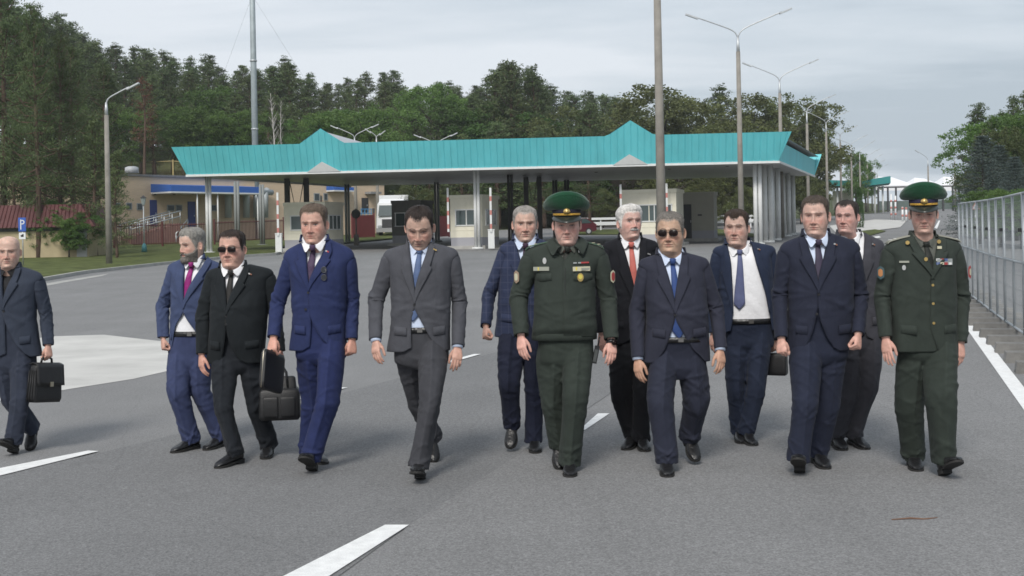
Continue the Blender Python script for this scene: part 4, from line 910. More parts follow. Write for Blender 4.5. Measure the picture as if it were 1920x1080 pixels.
def cloth_tube(pts, rad_s, rad, seed, centres, aspect=1.08, n=84, m=36, win=.08, dome=0.0, crease=0.0, amp=.0055, drape=0.004, inner=.008, flat_end=None):
    """tube along pts; rad(s) half-width; returns V, quads. aspect = depth/width"""
    P, s = smooth_path(pts, n, win); L = s[-1]
    rr = pchip(np.array(rad_s) * L, rad)(s)
    if dome: rr = rr * np.sqrt(np.clip(1 - np.clip(1 - s / dome, 0, 1) ** 2, .02, 1))
    T = np.gradient(P, axis=0); T /= np.linalg.norm(T, axis=1)[:, None]
    ax = np.array((1.0, 0, 0)); A = ax - T * (T @ ax)[:, None]; A /= np.linalg.norm(A, axis=1)[:, None]
    B = np.cross(T, A)                                            # for a downward tube: B points to -Y / +Y
    B = np.where((B[:, 1] > 0)[:, None], -B, B)                    # front
    th = np.arange(m) * 2 * math.pi / m
    cr = 1 + crease * np.exp(-((np.angle(np.exp(1j * (th - math.pi / 2)))) / .13) ** 2) + crease * .7 * np.exp(-((np.angle(np.exp(1j * (th + math.pi / 2)))) / .13) ** 2)
    d = folds(s, th, centres, seed, amp)
    r2 = np.random.default_rng(seed + 99)
    for _ in range(5):                                            # long soft drape
        d += drape * r2.uniform(.3, 1) * np.cos(r2.integers(1, 4) * th[None] + r2.uniform(0, 6) + s[:, None] * r2.uniform(-9, 9))
    fade = sstep(0, .03, s)[:, None]
    rad2 = rr[:, None] * cr[None] + d * fade
    V = P[:, None] + A[:, None] * (np.cos(th)[None] * rad2)[..., None] + B[:, None] * (np.sin(th)[None] * rad2 * aspect)[..., None]
    if flat_end is not None: V[-1, :, 2] = V[-1, :, 2] * .3 + flat_end * .7
    e1 = P[-1] + (V[-1] - P[-1]) * (1 - inner / rr[-1]); e2 = e1 - T[-1] * .06
    V = np.concatenate((V, e1[None], e2[None]))
    q = gridq(n + 2, m, True)
    if A[0] @ np.cross(B[0], T[0]) < 0: q = q[:, ::-1]
    return V.reshape(-1, 3), q

def shoe_forms(scale=1.0):
    L = .295 * scale
    t = np.array((0, .02, .07, .16, .28, .40, .52, .64, .75, .85, .92, .97, 1.0)); hw = np.array((.012, .026, .033, .034, .032, .034, .041, .047, .047, .042, .034, .022, .006)) * scale
    hh = np.array((.045, .072, .088, .096, .098, .090, .074, .060, .051, .045, .038, .029, .018)) * scale
    m = 18; V = []
    for ti, w, h in zip(t, hw, hh):
        a = np.arange(m) * 2 * math.pi / m
        x = w * np.sign(np.cos(a)) * np.abs(np.cos(a)) ** .75; zz_ = .012 + (h - .012) * (.5 + .5 * np.sign(np.sin(a)) * np.abs(np.sin(a)) ** .8)
        V.append(np.stack((x, np.full(m, -ti * L), zz_), 1))
    U_ = (np.concatenate(V), gridq(len(t), m, True), [np.array([list(range(m))]), np.array([[(len(t) - 1) * m + i for i in range(m)][::-1]])])
    out = []
    for side in (1, -1):
        tt = t if side == 1 else t[::-1]; w2 = hw if side == 1 else hw[::-1]
        out += [((w + .004) * side, -ti * L * 1.012 + .002) for ti, w in zip(tt, w2)]
    out = np.array(out); n = len(out); S = []
    for zc in (.0, .014): S.append(np.c_[out, np.full(n, zc)])
    so = (np.concatenate(S), gridq(2, n, True), [np.array([list(range(n))]), np.array([[n + i for i in range(n)][::-1]])])
    hp = [((w + .003) * sg, -ti * L) for sg, seq in ((1, list(zip(t, hw))[:5]), (-1, list(zip(t, hw))[:5][::-1])) for ti, w in seq]
    hp = np.array(hp); k = len(hp); He = (np.concatenate((np.c_[hp, np.full(k, -.022)], np.c_[hp, np.full(k, .002)])), gridq(2, k, True), [np.array([list(range(k))]), np.array([[k + i for i in range(k)][::-1]])])
    return U_, so, He, L
def person(P):
    p = P; fa, fb = p['feet']
    # ---- where the feet meet the ground sets the depth
    ga, gb = G(fa[0], fa[1]), G(fb[0], fb[1])
    if 'fy' in p: ga = U(fa[0], fa[1], p['fy'][0]); gb = U(fb[0], fb[1], p['fy'][1])
    k = p.get('k', 1.0)
    def foot(g, spec):
        mode, yaw = spec[2], R(spec[3]); pitch = {'flat': R(-4.2), 'strike': R(24), 'roll': R(-32), 'air': R(-20)}[mode]
        if len(spec) > 4: pitch = R(spec[4])
        U_, so, He, L = shoe_forms(k * .97)
        piv = np.array((0, -L * .99, 0.0)) if mode == 'flat' else (np.array((0, -.01, -.022)) if mode == 'strike' else np.array((0, -L * .99, 0)))
        M = np.array(Matrix.Rotation(yaw, 3, 'Z') @ Matrix.Rotation(-pitch, 3, 'X'))
        base = np.array((g[0], g[1], max(g[2], 0.0)))
        lift = .003 if mode == 'flat' else (.03 if mode == 'air' else .004)
        tf = lambda v: (np.asarray(v) - piv) @ M.T + base + np.array((0, 0, lift))
        return dict(U=U_, so=so, He=He, tf=tf, ank=tf(np.array((0, -.075 * k, .085 * k))), toe=tf(np.array((0, -L, .02))), M=M)
    FA, FB = foot(ga, fa), foot(gb, fb)
    Y0 = p.get('Y', (FA['ank'][1] + FB['ank'][1]) / 2)
    hipx = p['hip'][0]
    root_w = U(hipx, HZ, Y0); root_w[2] = 0.0
    root = empty('person', root_w); tag(root, p['label'], 'person', 'men walking in a row across the asphalt')
    Lc = lambda px, py, dy=0.0: U(px, py, Y0 + dy) - root_w
    sz = Y0 / F                                                     # metres per photo pixel here
    for f_ in (FA, FB):
        f_['ank'] = f_['ank'] - root_w
    # ---- torso frame
    (sax, say), (sbx, sby) = p['sh']
    SA, SB = Lc(sax, say), Lc(sbx, sby)
    zS = (SA[2] + SB[2]) / 2; cxS = (SA[0] + SB[0]) / 2; shw = abs(SB[0] - SA[0]) / 2
    cz = Lc(hipx, p['knot'])[2] + .016; zN = max(cz + .024 * k, zS + .055 * k); hN = zN - zS
    wxa, wxb, wy = p['waist']; W = Lc((wxa + wxb) / 2, wy); whw = (wxb - wxa) * sz / 2
    hxa, hxb, hy = p['hem']; Hm = Lc((hxa + hxb) / 2, hy); hhw = (hxb - hxa) * sz / 2
    zW, zH = W[2], Hm[2]
    belly = p.get('belly', 0.0); lean = p.get('lean', .0)
    zch = zS - .17 * k
    chw = p.get('chest', max(whw * 1.0, (shw - .045 * k) * .93))
    zl = [zH - .02, zH, (zH + zW) / 2, zW, (zW + zch) / 2, zch, zS - .07 * k, zS - .015 * k, zS + .28 * hN, zS + .62 * hN, zN, zN + .05]
    fHX = pchip(zl, [hhw, hhw, (hhw + whw) / 2 * .99, whw, (whw + chw) / 2, chw, shw - .044 * k, shw - .012 * k, (shw - .006 * k) * .90, (shw - .006 * k) * .64, .078 * k, .068 * k])
    fCX = pchip([zH, zW, zch, zS], [Hm[0], W[0], (W[0] + 2 * cxS) / 3, cxS])
    fDF = pchip(zl, [.125 * k, .125 * k, .128 * k + belly * .7, .128 * k + belly, .13 * k + belly * .8, .130 * k + belly * .3, .115 * k, .085 * k, .07 * k, .062 * k, .058 * k, .056 * k])
    fDB = pchip(zl, [.130 * k, .130 * k, .115 * k, .105 * k, .112 * k, .118 * k, .115 * k, .10 * k, .09 * k, .08 * k, .066 * k, .062 * k])
    fCY = lambda z: lean * (np.asarray(z) - zH) * -1.0
    NEX = 2.35
    fy_cache = {}
    def front_y(x, z, g=0.0):
        hx = fHX(z) + g; q = np.clip(np.abs((x - fCX(z)) / hx), 0, .999)
        return fCY(z) - (fDF(z) + g) * (1 - q ** NEX) ** (1 / NEX)
    def ring(z, th, g=0.0):
        """z, th arrays (same shape); th=0 front, + towards +X"""
        sn, cs = np.sin(th), np.cos(th); e_ = 2 / NEX
        x = fCX(z) + (fHX(z) + g) * np.sign(sn) * np.abs(sn) ** e_
        y = fCY(z) + np.where(cs > 0, -(fDF(z) + g), (fDB(z) + g)) * np.abs(cs) ** e_
        return np.stack((x, y, z), -1)
    def th_of_x(x, z, g=0.0):
        q = np.clip((x - fCX(z)) / (fHX(z) + g), -.98, .98)
        return np.arcsin(np.sign(q) * np.abs(q) ** (NEX / 2))
    seed = p['seed']; r = np.random.default_rng(seed)
    jm = p['jacket_mat']; tm = p['trouser_mat']; sm = p['shirt_mat']
    # ---- body: head, neck, core, arms with hands, legs
    hd = p['head']; htop, hchin, hcx = hd['top'], hd['chin'], hd['cx']
    hs = (hchin - htop) * sz / (.235 + hd.get('hair_top', .012))
    zc = Lc(hcx, hchin)[2] + .118 * hs * math.cos(R(hd.get('pitch', 0))) + hd.get('dz', 0)
    hc_ = np.array((Lc(hcx, hchin)[0], -.035 * k + fCY(zN) + hd.get('dy', 0), zc))
    HV, HC_ = head_local(hd)
    nor = grid_normals(HV)
    MH = np.array(Matrix.Rotation(R(hd.get('yaw', 0)), 3, 'Z') @ Matrix.Rotation(R(hd.get('roll', 0)), 3, 'Y') @ Matrix.Rotation(R(hd.get('pitch', 0)), 3, 'X'))
    M5 = np.array(Matrix.Rotation(R(hd.get('yaw', 0) * .35), 3, 'Z'))
    nx = cxS - hc_[0]
    def head_tf(V, zloc=None):
        V = np.asarray(V, float); A = (V * hs) @ MH.T + hc_
        if zloc is None: return A
        w_ = sstep(-.100, -.175, zloc)[..., None]
        B = (V * hs) @ M5.T + hc_ + np.stack((nx * sstep(-.1, -.25, zloc), .030 * k * sstep(-.1, -.2, zloc), 0 * zloc), -1)
        return A * (1 - w_) + B * w_
    Vh = head_tf(HV, HZr[:, None] + 0 * HTH[None])
    bV, bC, bQ, nb = [], [], [], 0
    base = np.array(hd.get('skin', (.54, .345, .275)))
    def badd(V, Fs, C=None):
        nonlocal nb
        V = np.asarray(V).reshape(-1, 3); bV.append(V); bC.append(np.broadcast_to(base if C is None else C, V.shape) if C is None or np.ndim(C) == 1 else C)
        bQ.extend([np.asarray(f) + nb for f in (Fs if isinstance(Fs, list) else [Fs])]); nb += len(V)
    # core continues the neck grid downwards so that head and trunk are one surface
    zt_ = np.linspace(zN - .02, p.get('core_z', zW + .02), 14)
    core = ring(zt_[:, None] + 0 * HTH[None], np.tile(HTH, (14, 1)), -.03)
    HQ = gridq(len(HZr) + 14, NCOL, True)[:, ::-1]
    allV = np.concatenate((Vh.reshape(-1, 3), core.reshape(-1, 3)))
    badd(allV, [HQ], np.concatenate((HC_.reshape(-1, 3), np.tile(base, (14 * NCOL, 1)))))
    for sd in (-1, 1):                                              # ears
        a = np.linspace(0, math.pi, 13)[:, None]; b_ = (np.arange(18) * 2 * math.pi / 18)[None]
        ex = .0075 * np.cos(a) + 0 * b_; ey = .0175 * np.sin(a) * np.cos(b_); ez = .0315 * np.sin(a) * np.sin(b_) * (1 + .0 * a)
        ey = ey * (1 + .25 * np.sin(b_)) ; rad_ = np.sin(a) + 0 * b_
        ex = ex * (1 - .9 * gz(rad_ - .35, .3) * (np.cos(a) > 0)) + .004 * gz(rad_ - .95, .15)
        E = np.stack((ex, ey, ez), -1).reshape(-1, 3)
        Mx = np.array(Matrix.Rotation(R(-38), 3, 'Z') @ Matrix.Rotation(R(8), 3, 'X')); E = E @ Mx.T; E[:, 0] *= sd
        es = hd.get('ear', 1.0) * .90
        E = E * es + np.array((sd * (.0785 - .001), .016, -.008))
        ec = np.tile(base * np.array((1.0, .90, .89)), (len(E), 1))
        q = gridq(13, 18, True); badd(head_tf(E), [q if sd < 0 else q[:, ::-1]], ec)
    arms = {}
    for sd, key, S in ((-1, 'a', SA), (1, 'b', SB)):
        ar = p['arm_' + key]
        J = np.array((S[0] - sd * .055 * k, fCY(zS) + .008, S[2] - .060 * k))
        E_ = Lc(ar['el'][0], ar['el'][1], ar['el'][2]); Wr = Lc(ar['wr'][0], ar['wr'][1], ar['wr'][2])
        ar.update(J=J, E=E_, W=Wr); arms[key] = ar
        mb = MB(); path, s_ = smooth_path((J, E_, Wr), 30, .08)
        mb.tube(path, np.interp(np.linspace(0, 1, 30), (0, .5, 1), (.05 * k, .042 * k, .026 * k)), 14)
        badd(mb.V[0], mb.Q)
        if ar.get('hand', 'relaxed'):
            V, q = HANDS[ar.get('hand', 'relaxed')]; V = V * (k * ar.get('hs', .92))
            if sd > 0: V = V * np.array((-1, 1, 1)); q = q[:, ::-1]
            d = path[-1] - path[-4]; d /= np.linalg.norm(d)
            if 'dir' in ar: d = np.array(ar['dir'], float); d /= np.linalg.norm(d)
            zz_ = -d; tw = R(ar.get('twist', 35)) * (-1 if sd < 0 else 1)
            xx = np.array((math.cos(tw), math.sin(tw), 0)); xx = xx - zz_ * xx.dot(zz_); xx /= np.linalg.norm(xx); yy = np.cross(zz_, xx)
            Hd = V @ np.stack((xx, yy, zz_), 0) + Wr + d * .005
            hc2 = np.tile(base * np.array((1.0, .88, .86)), (len(V), 1))
            badd(Hd, [q], hc2); ar['grip'] = Wr + d * .095 * k + yy * .022
    hipZ = Lc(hipx, p['hip'][1])[2]
    legs = {}
    for sd, key, Fo in ((-1, 'a', FA), (1, 'b', FB)):
        kn = p['knee_' + key]; hx_ = p.get('hipw', .088) * k
        Hp = np.array((sd * hx_, .014, hipZ + .15 * k)); An = Fo['ank']
        kz = Lc(kn[0], kn[1])[2]; f_ = (Hp[2] - kz) / (Hp[2] - An[2])
        kdy = (Hp[1] * (1 - f_) + An[1] * f_) - (kn[2] if len(kn) > 2 else .05)
        K_ = Lc(kn[0], kn[1], kdy); legs[key] = (Hp, K_, An, Fo)
        mb = MB(); path, _ = smooth_path((Hp, K_, An), 30, .07)
        mb.tube(path, np.interp(np.linspace(0, 1, 30), (0, .5, 1), (.07 * k, .048 * k, .034 * k)), 12); badd(mb.V[0], mb.Q)
    body = mk('body', np.concatenate(bV), bQ, SKIN, root, True, np.concatenate(bC))
    # ---- hair
    if hd.get('hair_col'):
        V, q = hair_mesh(hd, HV, nor); zl_ = V[:, 2]
        mk('hair', head_tf(V), q[:, ::-1], hair_mat(hd['hair_col']), root)
    if hd.get('beard'):
        V, q = hair_mesh(hd, HV, nor, 'beard'); mk('beard', head_tf(V), q[:, ::-1], hair_mat(hd['beard']), root)
    if hd.get('moustache'):
        V, q = hair_mesh(hd, HV, nor, 'moustache'); mk('moustache', head_tf(V), q[:, ::-1], hair_mat(hd['moustache']), root)
    # ---- trousers
    mb = MB()
    zB = Lc(*p['belt'])[2] if 'belt' in p else zW - .012
    zz2 = np.linspace(zB, hipZ - .045 * k, 26); th = np.arange(48) * 2 * math.pi / 48 - math.pi
    e1 = sstep(hipZ + .04, hipZ - .07, zz2)
    hipw = p.get('hips', min(hhw - .018, .19 * k))
    bw = min(whw, hhw) - .02
    twx = bw + (hipw - bw) * sstep(zB, hipZ + .08, zz2); twx = twx * (1 - .30 * e1 ** 2) * np.sqrt(np.clip(1 - sstep(hipZ + .02, hipZ - .05, zz2) ** 2 * .97, .02, 1))
    tdf = (.116 * k + belly * (1 - sstep(zB, zB - .15, zz2))) * (1 - .35 * e1); tdb = .125 * k * (1 - .40 * e1)
    cxx = np.interp(zz2, (hipZ, zB), (0, W[0] * .7))
    sn, cs = np.sin(th), np.cos(th); e_ = 2 / 2.3
    X = cxx[:, None] + twx[:, None] * np.sign(sn) * np.abs(sn) ** e_; Y = np.where(cs > 0, -tdf[:, None], tdb[:, None]) * np.abs(cs) ** e_ + fCY(zz2)[:, None] * 0
    Z = np.repeat(zz2[:, None], 48, 1)
    Z[-4:] += 0
    dz = folds((zB - zz2), th, [(zB - hipZ, .05, .6, .0)], seed + 7, .006, 8); Y = Y - dz * (cs > 0)
    V = np.stack((X, Y, Z), -1).reshape(-1, 3)
    mb.add(V, [gridq(26, 48, True), np.array([[25 * 48 + i for i in range(48)]]), np.array([[i for i in range(48)][::-1]])])
    tw = p.get('leg_r', (.086, .095, .075, .067, .067)); 
    for key in 'ab':
        Hp, K_, An, Fo = legs[key]
        dn = (An - K_) / np.linalg.norm(An - K_)
        end = An + dn * (.045 * k)
        sgn = -1 if key == 'a' else 1
        kL = np.linalg.norm(K_ - Hp); tot = kL + np.linalg.norm(end - K_)
        bend = p.get('bend_' + key, 1.0)
        cen = [(.22, .05, .6, math.pi / 2), (kL, .05, .9 * bend, -math.pi / 2), (kL + .02, .07, .55 * bend, math.pi / 2), (tot - .06, .035, .9, math.pi / 2)]
        V, q = cloth_tube((Hp, K_, end), (0, .22, .54, .75, 1), [x * k for x in tw], seed * 13 + (1 if key == 'a' else 2), cen, aspect=1.14, n=92, m=56, win=.06, crease=.12, dome=.05, amp=.0085, drape=.0060)
        m_ = 56; nr_ = len(V) // m_; V = V.reshape(nr_, m_, 3)
        V = np.concatenate((V[:-2], (V[-3].mean(0) + (V[-3] - V[-3].mean(0)) * .86)[None] + np.array((0, 0, .012)))).reshape(-1, 3); n_ = len(V) // m_
        q = gridq(n_, m_, True)
        mb.add(V, [q, np.array([[i for i in range(m_)][::-1]]), np.array([[(n_ - 1) * m_ + i for i in range(m_)]])])
    tro = mb.build('trousers', tm, root, True)
    # sew pelvis and legs into one continuous cloth
    md = tro.modifiers.new('sew', 'REMESH'); md.mode = 'VOXEL'; md.voxel_size = .0062; md.use_smooth_shade = True
    md = tro.modifiers.new('ease', 'SMOOTH'); md.iterations = 7; md.factor = .5
    # ---- shoes
    for key in 'ab':
        Fo = legs[key][3]; mb = MB()
        for (V, q, caps), nm in ((Fo['U'], 0),):
            mb.add(Fo['tf'](V) - root_w, [q] + caps)
        sh_ = mb.build('shoe', LEATHER, root, True)
        mb = MB()
        for V, q, caps in (Fo['so'], Fo['He']): mb.add(Fo['tf'](V) - root_w, [q] + caps)
        mb.build('sole', SOLE, sh_)
    # ---- shirt with collar
    V0z = np.linspace(zN + .012, zB - .02, 40); th = np.arange(56) * 2 * math.pi / 56
    open_jacket = p.get('open', False)
    g_in = -.016
    Vs = ring(V0z[:, None] + 0 * th[None], th[None] + 0 * V0z[:, None], g_in)
    rn = np.random.default_rng(seed + 5)
    for _ in range(7):
        a0, s0, wv = rn.uniform(-1, 1), rn.uniform(zW - .05, zS), rn.uniform(.02, .05)
        gq = (V0z[:, None] - s0 + .25 * np.sin(th[None] - a0)) / wv
        Vs[..., 1] -= (.004 * np.exp(-gq * gq)) * (np.cos(th)[None] > 0)
    mb = MB(); mb.add(Vs.reshape(-1, 3), gridq(40, 56, True)[:, ::-1])
    # collar: band and two pointed leaves round the neck
    wz_ = Vh[..., 2].mean(1); ri = int(np.argmin(np.abs(wz_ - (cz - .012)) + (HZr > -.12) * 9)); nk = Vh[ri]
    ncx = float(nk[:, 0].min() + nk[:, 0].max()) / 2; nyc = float(nk[:, 1].min() + nk[:, 1].max()) / 2
    nr0 = max(float(np.ptp(nk[:, 0])) / 2.12, float(np.ptp(nk[:, 1])) / 2.06)
    def collar(z_top, spread, point, r0, r1, n=24, front=.10, droop=.0):
        out = MB()
        for sd in (-1, 1):
            ph = np.linspace(front, math.pi + .02, n)
            ztop = z_top + .058 * k * sstep(.3, 1.9, ph) - .016 * gz(ph, .5)
            zbot = ztop - .034 - point * gz(ph - spread, .26)
            zbot = np.where(ph < spread, np.interp(ph, (front, spread), (z_top - .018, z_top - .040 - point)), zbot)
            rows = []
            for u in np.linspace(0, 1, 6):
                zr = ztop * (1 - u) + zbot * u; rr = r0 + (r1 - r0) * u ** .8
                rows.append(np.stack((ncx + sd * rr * np.sin(ph) * 1.06, nyc - rr * np.cos(ph) * np.where(np.cos(ph) > 0, 1.02, 1.05), zr), -1))
            V = np.array(rows)
            V2 = V.copy(); V2[..., :2] = (V[..., :2] - np.array((ncx, nyc))) * .93 + np.array((ncx, nyc))
            q = gridq(6, n); A = np.concatenate((V.reshape(-1, 3), V2.reshape(-1, 3)))
            rim = list(range(n)) + [i * n + n - 1 for i in range(1, 6)] + [5 * n + i for i in range(n - 2, -1, -1)] + [i * n for i in range(4, 0, -1)]
            rq = np.array([(rim[i], rim[(i + 1) % len(rim)], rim[(i + 1) % len(rim)] + 6 * n, rim[i] + 6 * n) for i in range(len(rim))])
            if sd > 0: q = q[:, ::-1]
            out.add(A, [q, q[:, ::-1] + 6 * n, rq])
        return out
    nr = nr0 + .003
    cl = collar(cz, .62, .034 * k, nr, nr + .014 * k)
    mb.V += cl.V; mb.Q += [q + mb.n for q in cl.Q]; mb.n += cl.n
    shirt = mb.build('shirt', sm, root, True)
    # cuffs
    for key, sd in (('a', -1), ('b', 1)):
        ar = arms[key]
        if p.get('cuffs', True) and ar.get('cuff', 0) is not None:
            d = ar['W'] - ar['E']; d /= np.linalg.norm(d)
            mb = MB(); mb.tube((ar['W'] - d * .05, ar['W'] + d * ar.get('cuff', .004)), .037 * k, 20); mb.build('cuff', sm, shirt, True)
    # ---- tie
    if p.get('tie'):
        kz = cz - .030 * k; ty0 = lambda x, z: front_y(x, z, g_in)
        bz = Lc(*p['tie_end'])[2]; tx = Lc(*p['tie_end'])[0]
        kx = ncx + (tx - ncx) * .05
        ky = nyc - nr * 1.02
        mb = MB(); a = np.arange(16) * 2 * math.pi / 16; rows = []
        for u, w_, t_ in ((0, .014, .010), (.12, .021, .015), (.5, .019, .015), (.9, .014, .012), (1, .010, .008)):
            zk = kz + .014 * k - u * .036 * k
            rows.append(np.stack((kx + w_ * k * np.cos(a), ky + min(0, ty0(kx, zk) - ky) * u - .006 + t_ * k * np.sin(a), np.full(16, zk)), -1))
        mb.add(np.concatenate(rows), [gridq(5, 16, True), np.array([list(range(16))[::-1]]), np.array([[64 + i for i in range(16)]])])
        n = 40; tv = np.linspace(0, 1, n); zs_ = (kz - .016 * k) + (bz - kz + .016 * k) * tv
        xs_ = kx + (tx - kx) * tv; wd = np.interp(tv, (0, .12, .8, .9, 1), (.013, .018, .040, .042, .003)) * k
        cu = np.linspace(-1, 1, 9); X = xs_[:, None] + wd[:, None] * cu[None]; Zt = np.repeat(zs_[:, None], 9, 1)
        yb = np.minimum.accumulate(ty0(xs_, zs_)) if belly > .02 else ty0(xs_, zs_)
        Yt = np.minimum(ty0(X, Zt), yb[:, None] + .01) - .010 - .006 * (1 - cu[None] ** 2) - .003 * np.sin(tv * 9)[:, None]
        mb.add(np.stack((X, Yt, Zt), -1).reshape(-1, 3), gridq(n, 9)[:, ::-1])
        tie = mb.build('tie', p['tie'], root, True)
        md = tie.modifiers.new('thick', 'SOLIDIFY'); md.thickness = .004; md.offset = 0
    if 'belt' in p:
        mb = MB(); a = np.arange(48) * 2 * math.pi / 48; rows = []
        for zz_, g in ((zB + .004, .0), (zB + .004, .007), (zB - .034, .007), (zB - .034, .0)):
            w_ = bw + g; rows.append(np.stack((cxx[0] + w_ * np.sign(np.sin(a)) * np.abs(np.sin(a)) ** e_, np.where(np.cos(a) > 0, -(tdf[0] + g), tdb[0] + g if np.ndim(tdb) == 0 else tdb[0] + g) * np.abs(np.cos(a)) ** e_, np.full(48, zz_)), -1))
        mb.add(np.concatenate(rows), gridq(4, 48, True)); belt = mb.build('belt', LEATHER, root, True)
        mb = MB(); mb.box((cxx[0], -(tdf[0] + .010), zB - .015), (.036, .007, .028)); mb.build('buckle', mat('buckle_dark', (.22, .21, .20), .35, metal=.8), belt)
    # ---- jacket
    ea = np.array([Lc(*q) for q in p['edge_a']]); eb = np.array([Lc(*q) for q in p['edge_b']])
    M_, N_ = 76, 70
    zh = p.get('hem_z', zH)
    vv = np.linspace(0, 1, N_); zr = zN - .004 + (zh - zN + .004) * vv
    ov = p.get('overlap', True)
    if ov: ea[1, 0] += 4 * sz; eb[1, 0] -= 4 * sz
    xa = pchip(ea[::-1, 2], ea[::-1, 0])(zr); xb = pchip(eb[::-1, 2], eb[::-1, 0])(zr)
    ta = th_of_x(xa, zr); tb = th_of_x(xb, zr)
    uu = np.linspace(0, 1, M_)
    # columns: from edge b (front, person's left) round the back to edge a
    TH = tb[:, None] + (2 * math.pi + ta - tb)[:, None] * uu[None]
    ZZ = np.repeat(zr[:, None], M_, 1)
    lift = max(p.get('round', .028), .002)
    dist = np.minimum(uu, 1 - uu)[None] * (fHX(zr) * 3.2)[:, None]
    ZZ = ZZ + lift * (1 - sstep(0, lift * 1.5, dist)) ** 1.6 * sstep(zh + .10, zh, zr)[:, None]
    J = ring(ZZ, TH)
    # folds: pull lines from the button, waist creases, soft swing of the skirt
    rj = np.random.default_rng(seed + 31); dn = np.zeros_like(ZZ); bx_, bz_ = p.get('button', (None, None)) if p.get('button') else (None, None)
    if bx_: B0 = Lc(bx_, bz_)
    else: B0 = np.array((W[0], 0, zW))
    dx = J[..., 0] - B0[0]; dzz = ZZ - B0[2]; ang = np.arctan2(dzz, np.abs(dx)); rd = np.hypot(dx, dzz)
    for _ in range(9):
        a0 = rj.uniform(-.9, 1.0); wv = rj.uniform(.05, .13); sg = rj.choice((-1, 1))
        dn += rj.uniform(.3, 1) * .0065 * np.exp(-((ang - a0) / wv) ** 2) * np.exp(-((rd - .12) / .10) ** 2) * (np.sign(dx) == sg)
    for _ in range(14):
        a0 = rj.uniform(0, 2 * math.pi); z0 = rj.normal(zW + .03, .07); wv = rj.uniform(.008, .02); sl = rj.uniform(-.12, .12)
        gq = (ZZ - z0 - sl * np.sin(TH - a0)) / wv
        dn += .0045 * rj.uniform(.3, 1) * (1 - .5 * gq * gq) * np.exp(-gq * gq / 2) * (.5 + .5 * np.cos(TH - a0)) ** 3
    for _ in range(6):
        dn += .004 * rj.uniform(.3, 1) * np.cos(rj.integers(2, 6) * TH + rj.uniform(0, 6)) * sstep(zW, zh, ZZ)
    dn += p.get('blouse', 0) * gz(ZZ - (zh + .05), .05) 
    nrm = np.stack((np.sin(TH), -np.cos(TH), 0 * TH), -1)
    J = J + nrm * dn[..., None] * sstep(zN, zS - .03, ZZ)[..., None]
    if ov:
        ovw = (1 - sstep(0, .06, uu))[None] * sstep(zN - .1, zW + .1, ZZ)
        J[..., 1] -= .006 * ovw
    sides = [gridq(N_, M_)]
    mb = MB(); mb.add(J.reshape(-1, 3), sides)
    # sleeves
    for key, sd in (('a', -1), ('b', 1)):
        ar = arms[key]; Jn, E_, Wr = ar['J'], ar['E'], ar['W']
        d = (E_ - Jn) / np.linalg.norm(E_ - Jn); d2 = (Wr - E_) / np.linalg.norm(Wr - E_)
        st = Jn + np.array((-sd * .012 * k, 0, .062 * k))
        kL = np.linalg.norm(E_ - st); tot = kL + np.linalg.norm(Wr - E_)
        cen = [(.13, .04, .7, 0 if sd < 0 else math.pi), (kL, .045, 1.15, math.pi / 2), (kL - .03, .06, .6, 0.0), (tot - .07, .04, .55, 0)]
        sl_r = p.get('sleeve_r', (.057, .060, .053, .049, .042))
        V, q = cloth_tube((st, Jn + d * .04, E_, Wr - d2 * .004), (0, .16, .42, .62, 1), [x * k for x in sl_r], seed * 7 + (3 if sd < 0 else 4), cen, aspect=1.10, n=76, m=34, win=.07, dome=.05 * k, amp=p.get('fold_amp', .0062), drape=.0028)
        mb.add(V, q)
    # pocket flaps
    if p.get('flaps', True):
        for sd in (-1, 1):
            zf = zh + p.get('flap_dz', .165) * k; eg = float(np.interp(zf - .06, zr[::-1], (xa if sd < 0 else xb)[::-1])); x0 = fCX(zf) + sd * max(fHX(zf) * .42, sd * (eg - fCX(zf)) + .025); x1 = fCX(zf) + sd * fHX(zf) * .86
            gx = np.linspace(x0, x1, 10); rows = []
            for j, (dzf, off) in enumerate(((0, .0), (.0, .006), (-.05, .007), (-.052, .0))):
                zq = zf + dzf + (gx - x0) * sd * .10
                yv = front_y(gx, zq) - off
                rows.append(np.stack((gx, yv - .004, zq), -1))
            mb.add(np.concatenate(rows), gridq(4, 10) if sd > 0 else gridq(4, 10)[:, ::-1])
    jk = mb.build('jacket', jm, root, True)
    md = jk.modifiers.new('thick', 'SOLIDIFY'); md.thickness = .004; md.offset = -1
    # ---- lapels and collar of the jacket
    if p.get('lapel', True):
        zv = Lc(*p['v'])[2]; zt0 = zN + .010
        for sd, xe, key in ((-1, xa, 'a'), (1, xb, 'b')):
            n = 36; tv = np.linspace(0, 1, n); zz_ = zt0 + (zv - zt0) * tv
            inner = np.interp(zz_, zr[::-1], xe[::-1]); notch = p.get('notch', .40)
            wd = np.where(tv < notch, np.interp(tv, (0, notch), (.040, .062)), np.interp(tv, (notch, notch + .03, notch + .06, 1), (.044, .070, .088, .006))) * k * p.get('lapel_w', 1.0)
            cu = np.linspace(0, 1, 8); X = inner[:, None] + sd * wd[:, None] * cu[None]; Zq = np.repeat(zz_[:, None], 8, 1) - (cu[None] * .034 * k * np.clip(1 - tv[:, None] / notch, 0, 1))
            Zq += np.where(tv[:, None] >= notch, cu[None] * .012 * gz(tv[:, None] - notch - .05, .12), 0)
            off = .006 + .008 * np.sin(cu * math.pi * .5)[None] * (1 - tv[:, None] * .6)
            Yq = front_y(X, np.minimum(Zq, zN + .02)) - off - .004
            V = np.stack((X, Yq, Zq), -1)
            # roll the inner edge back to the cloth
            V[:, 0, 1] += .010
            q = gridq(n, 8); q = q if sd < 0 else q[:, ::-1]
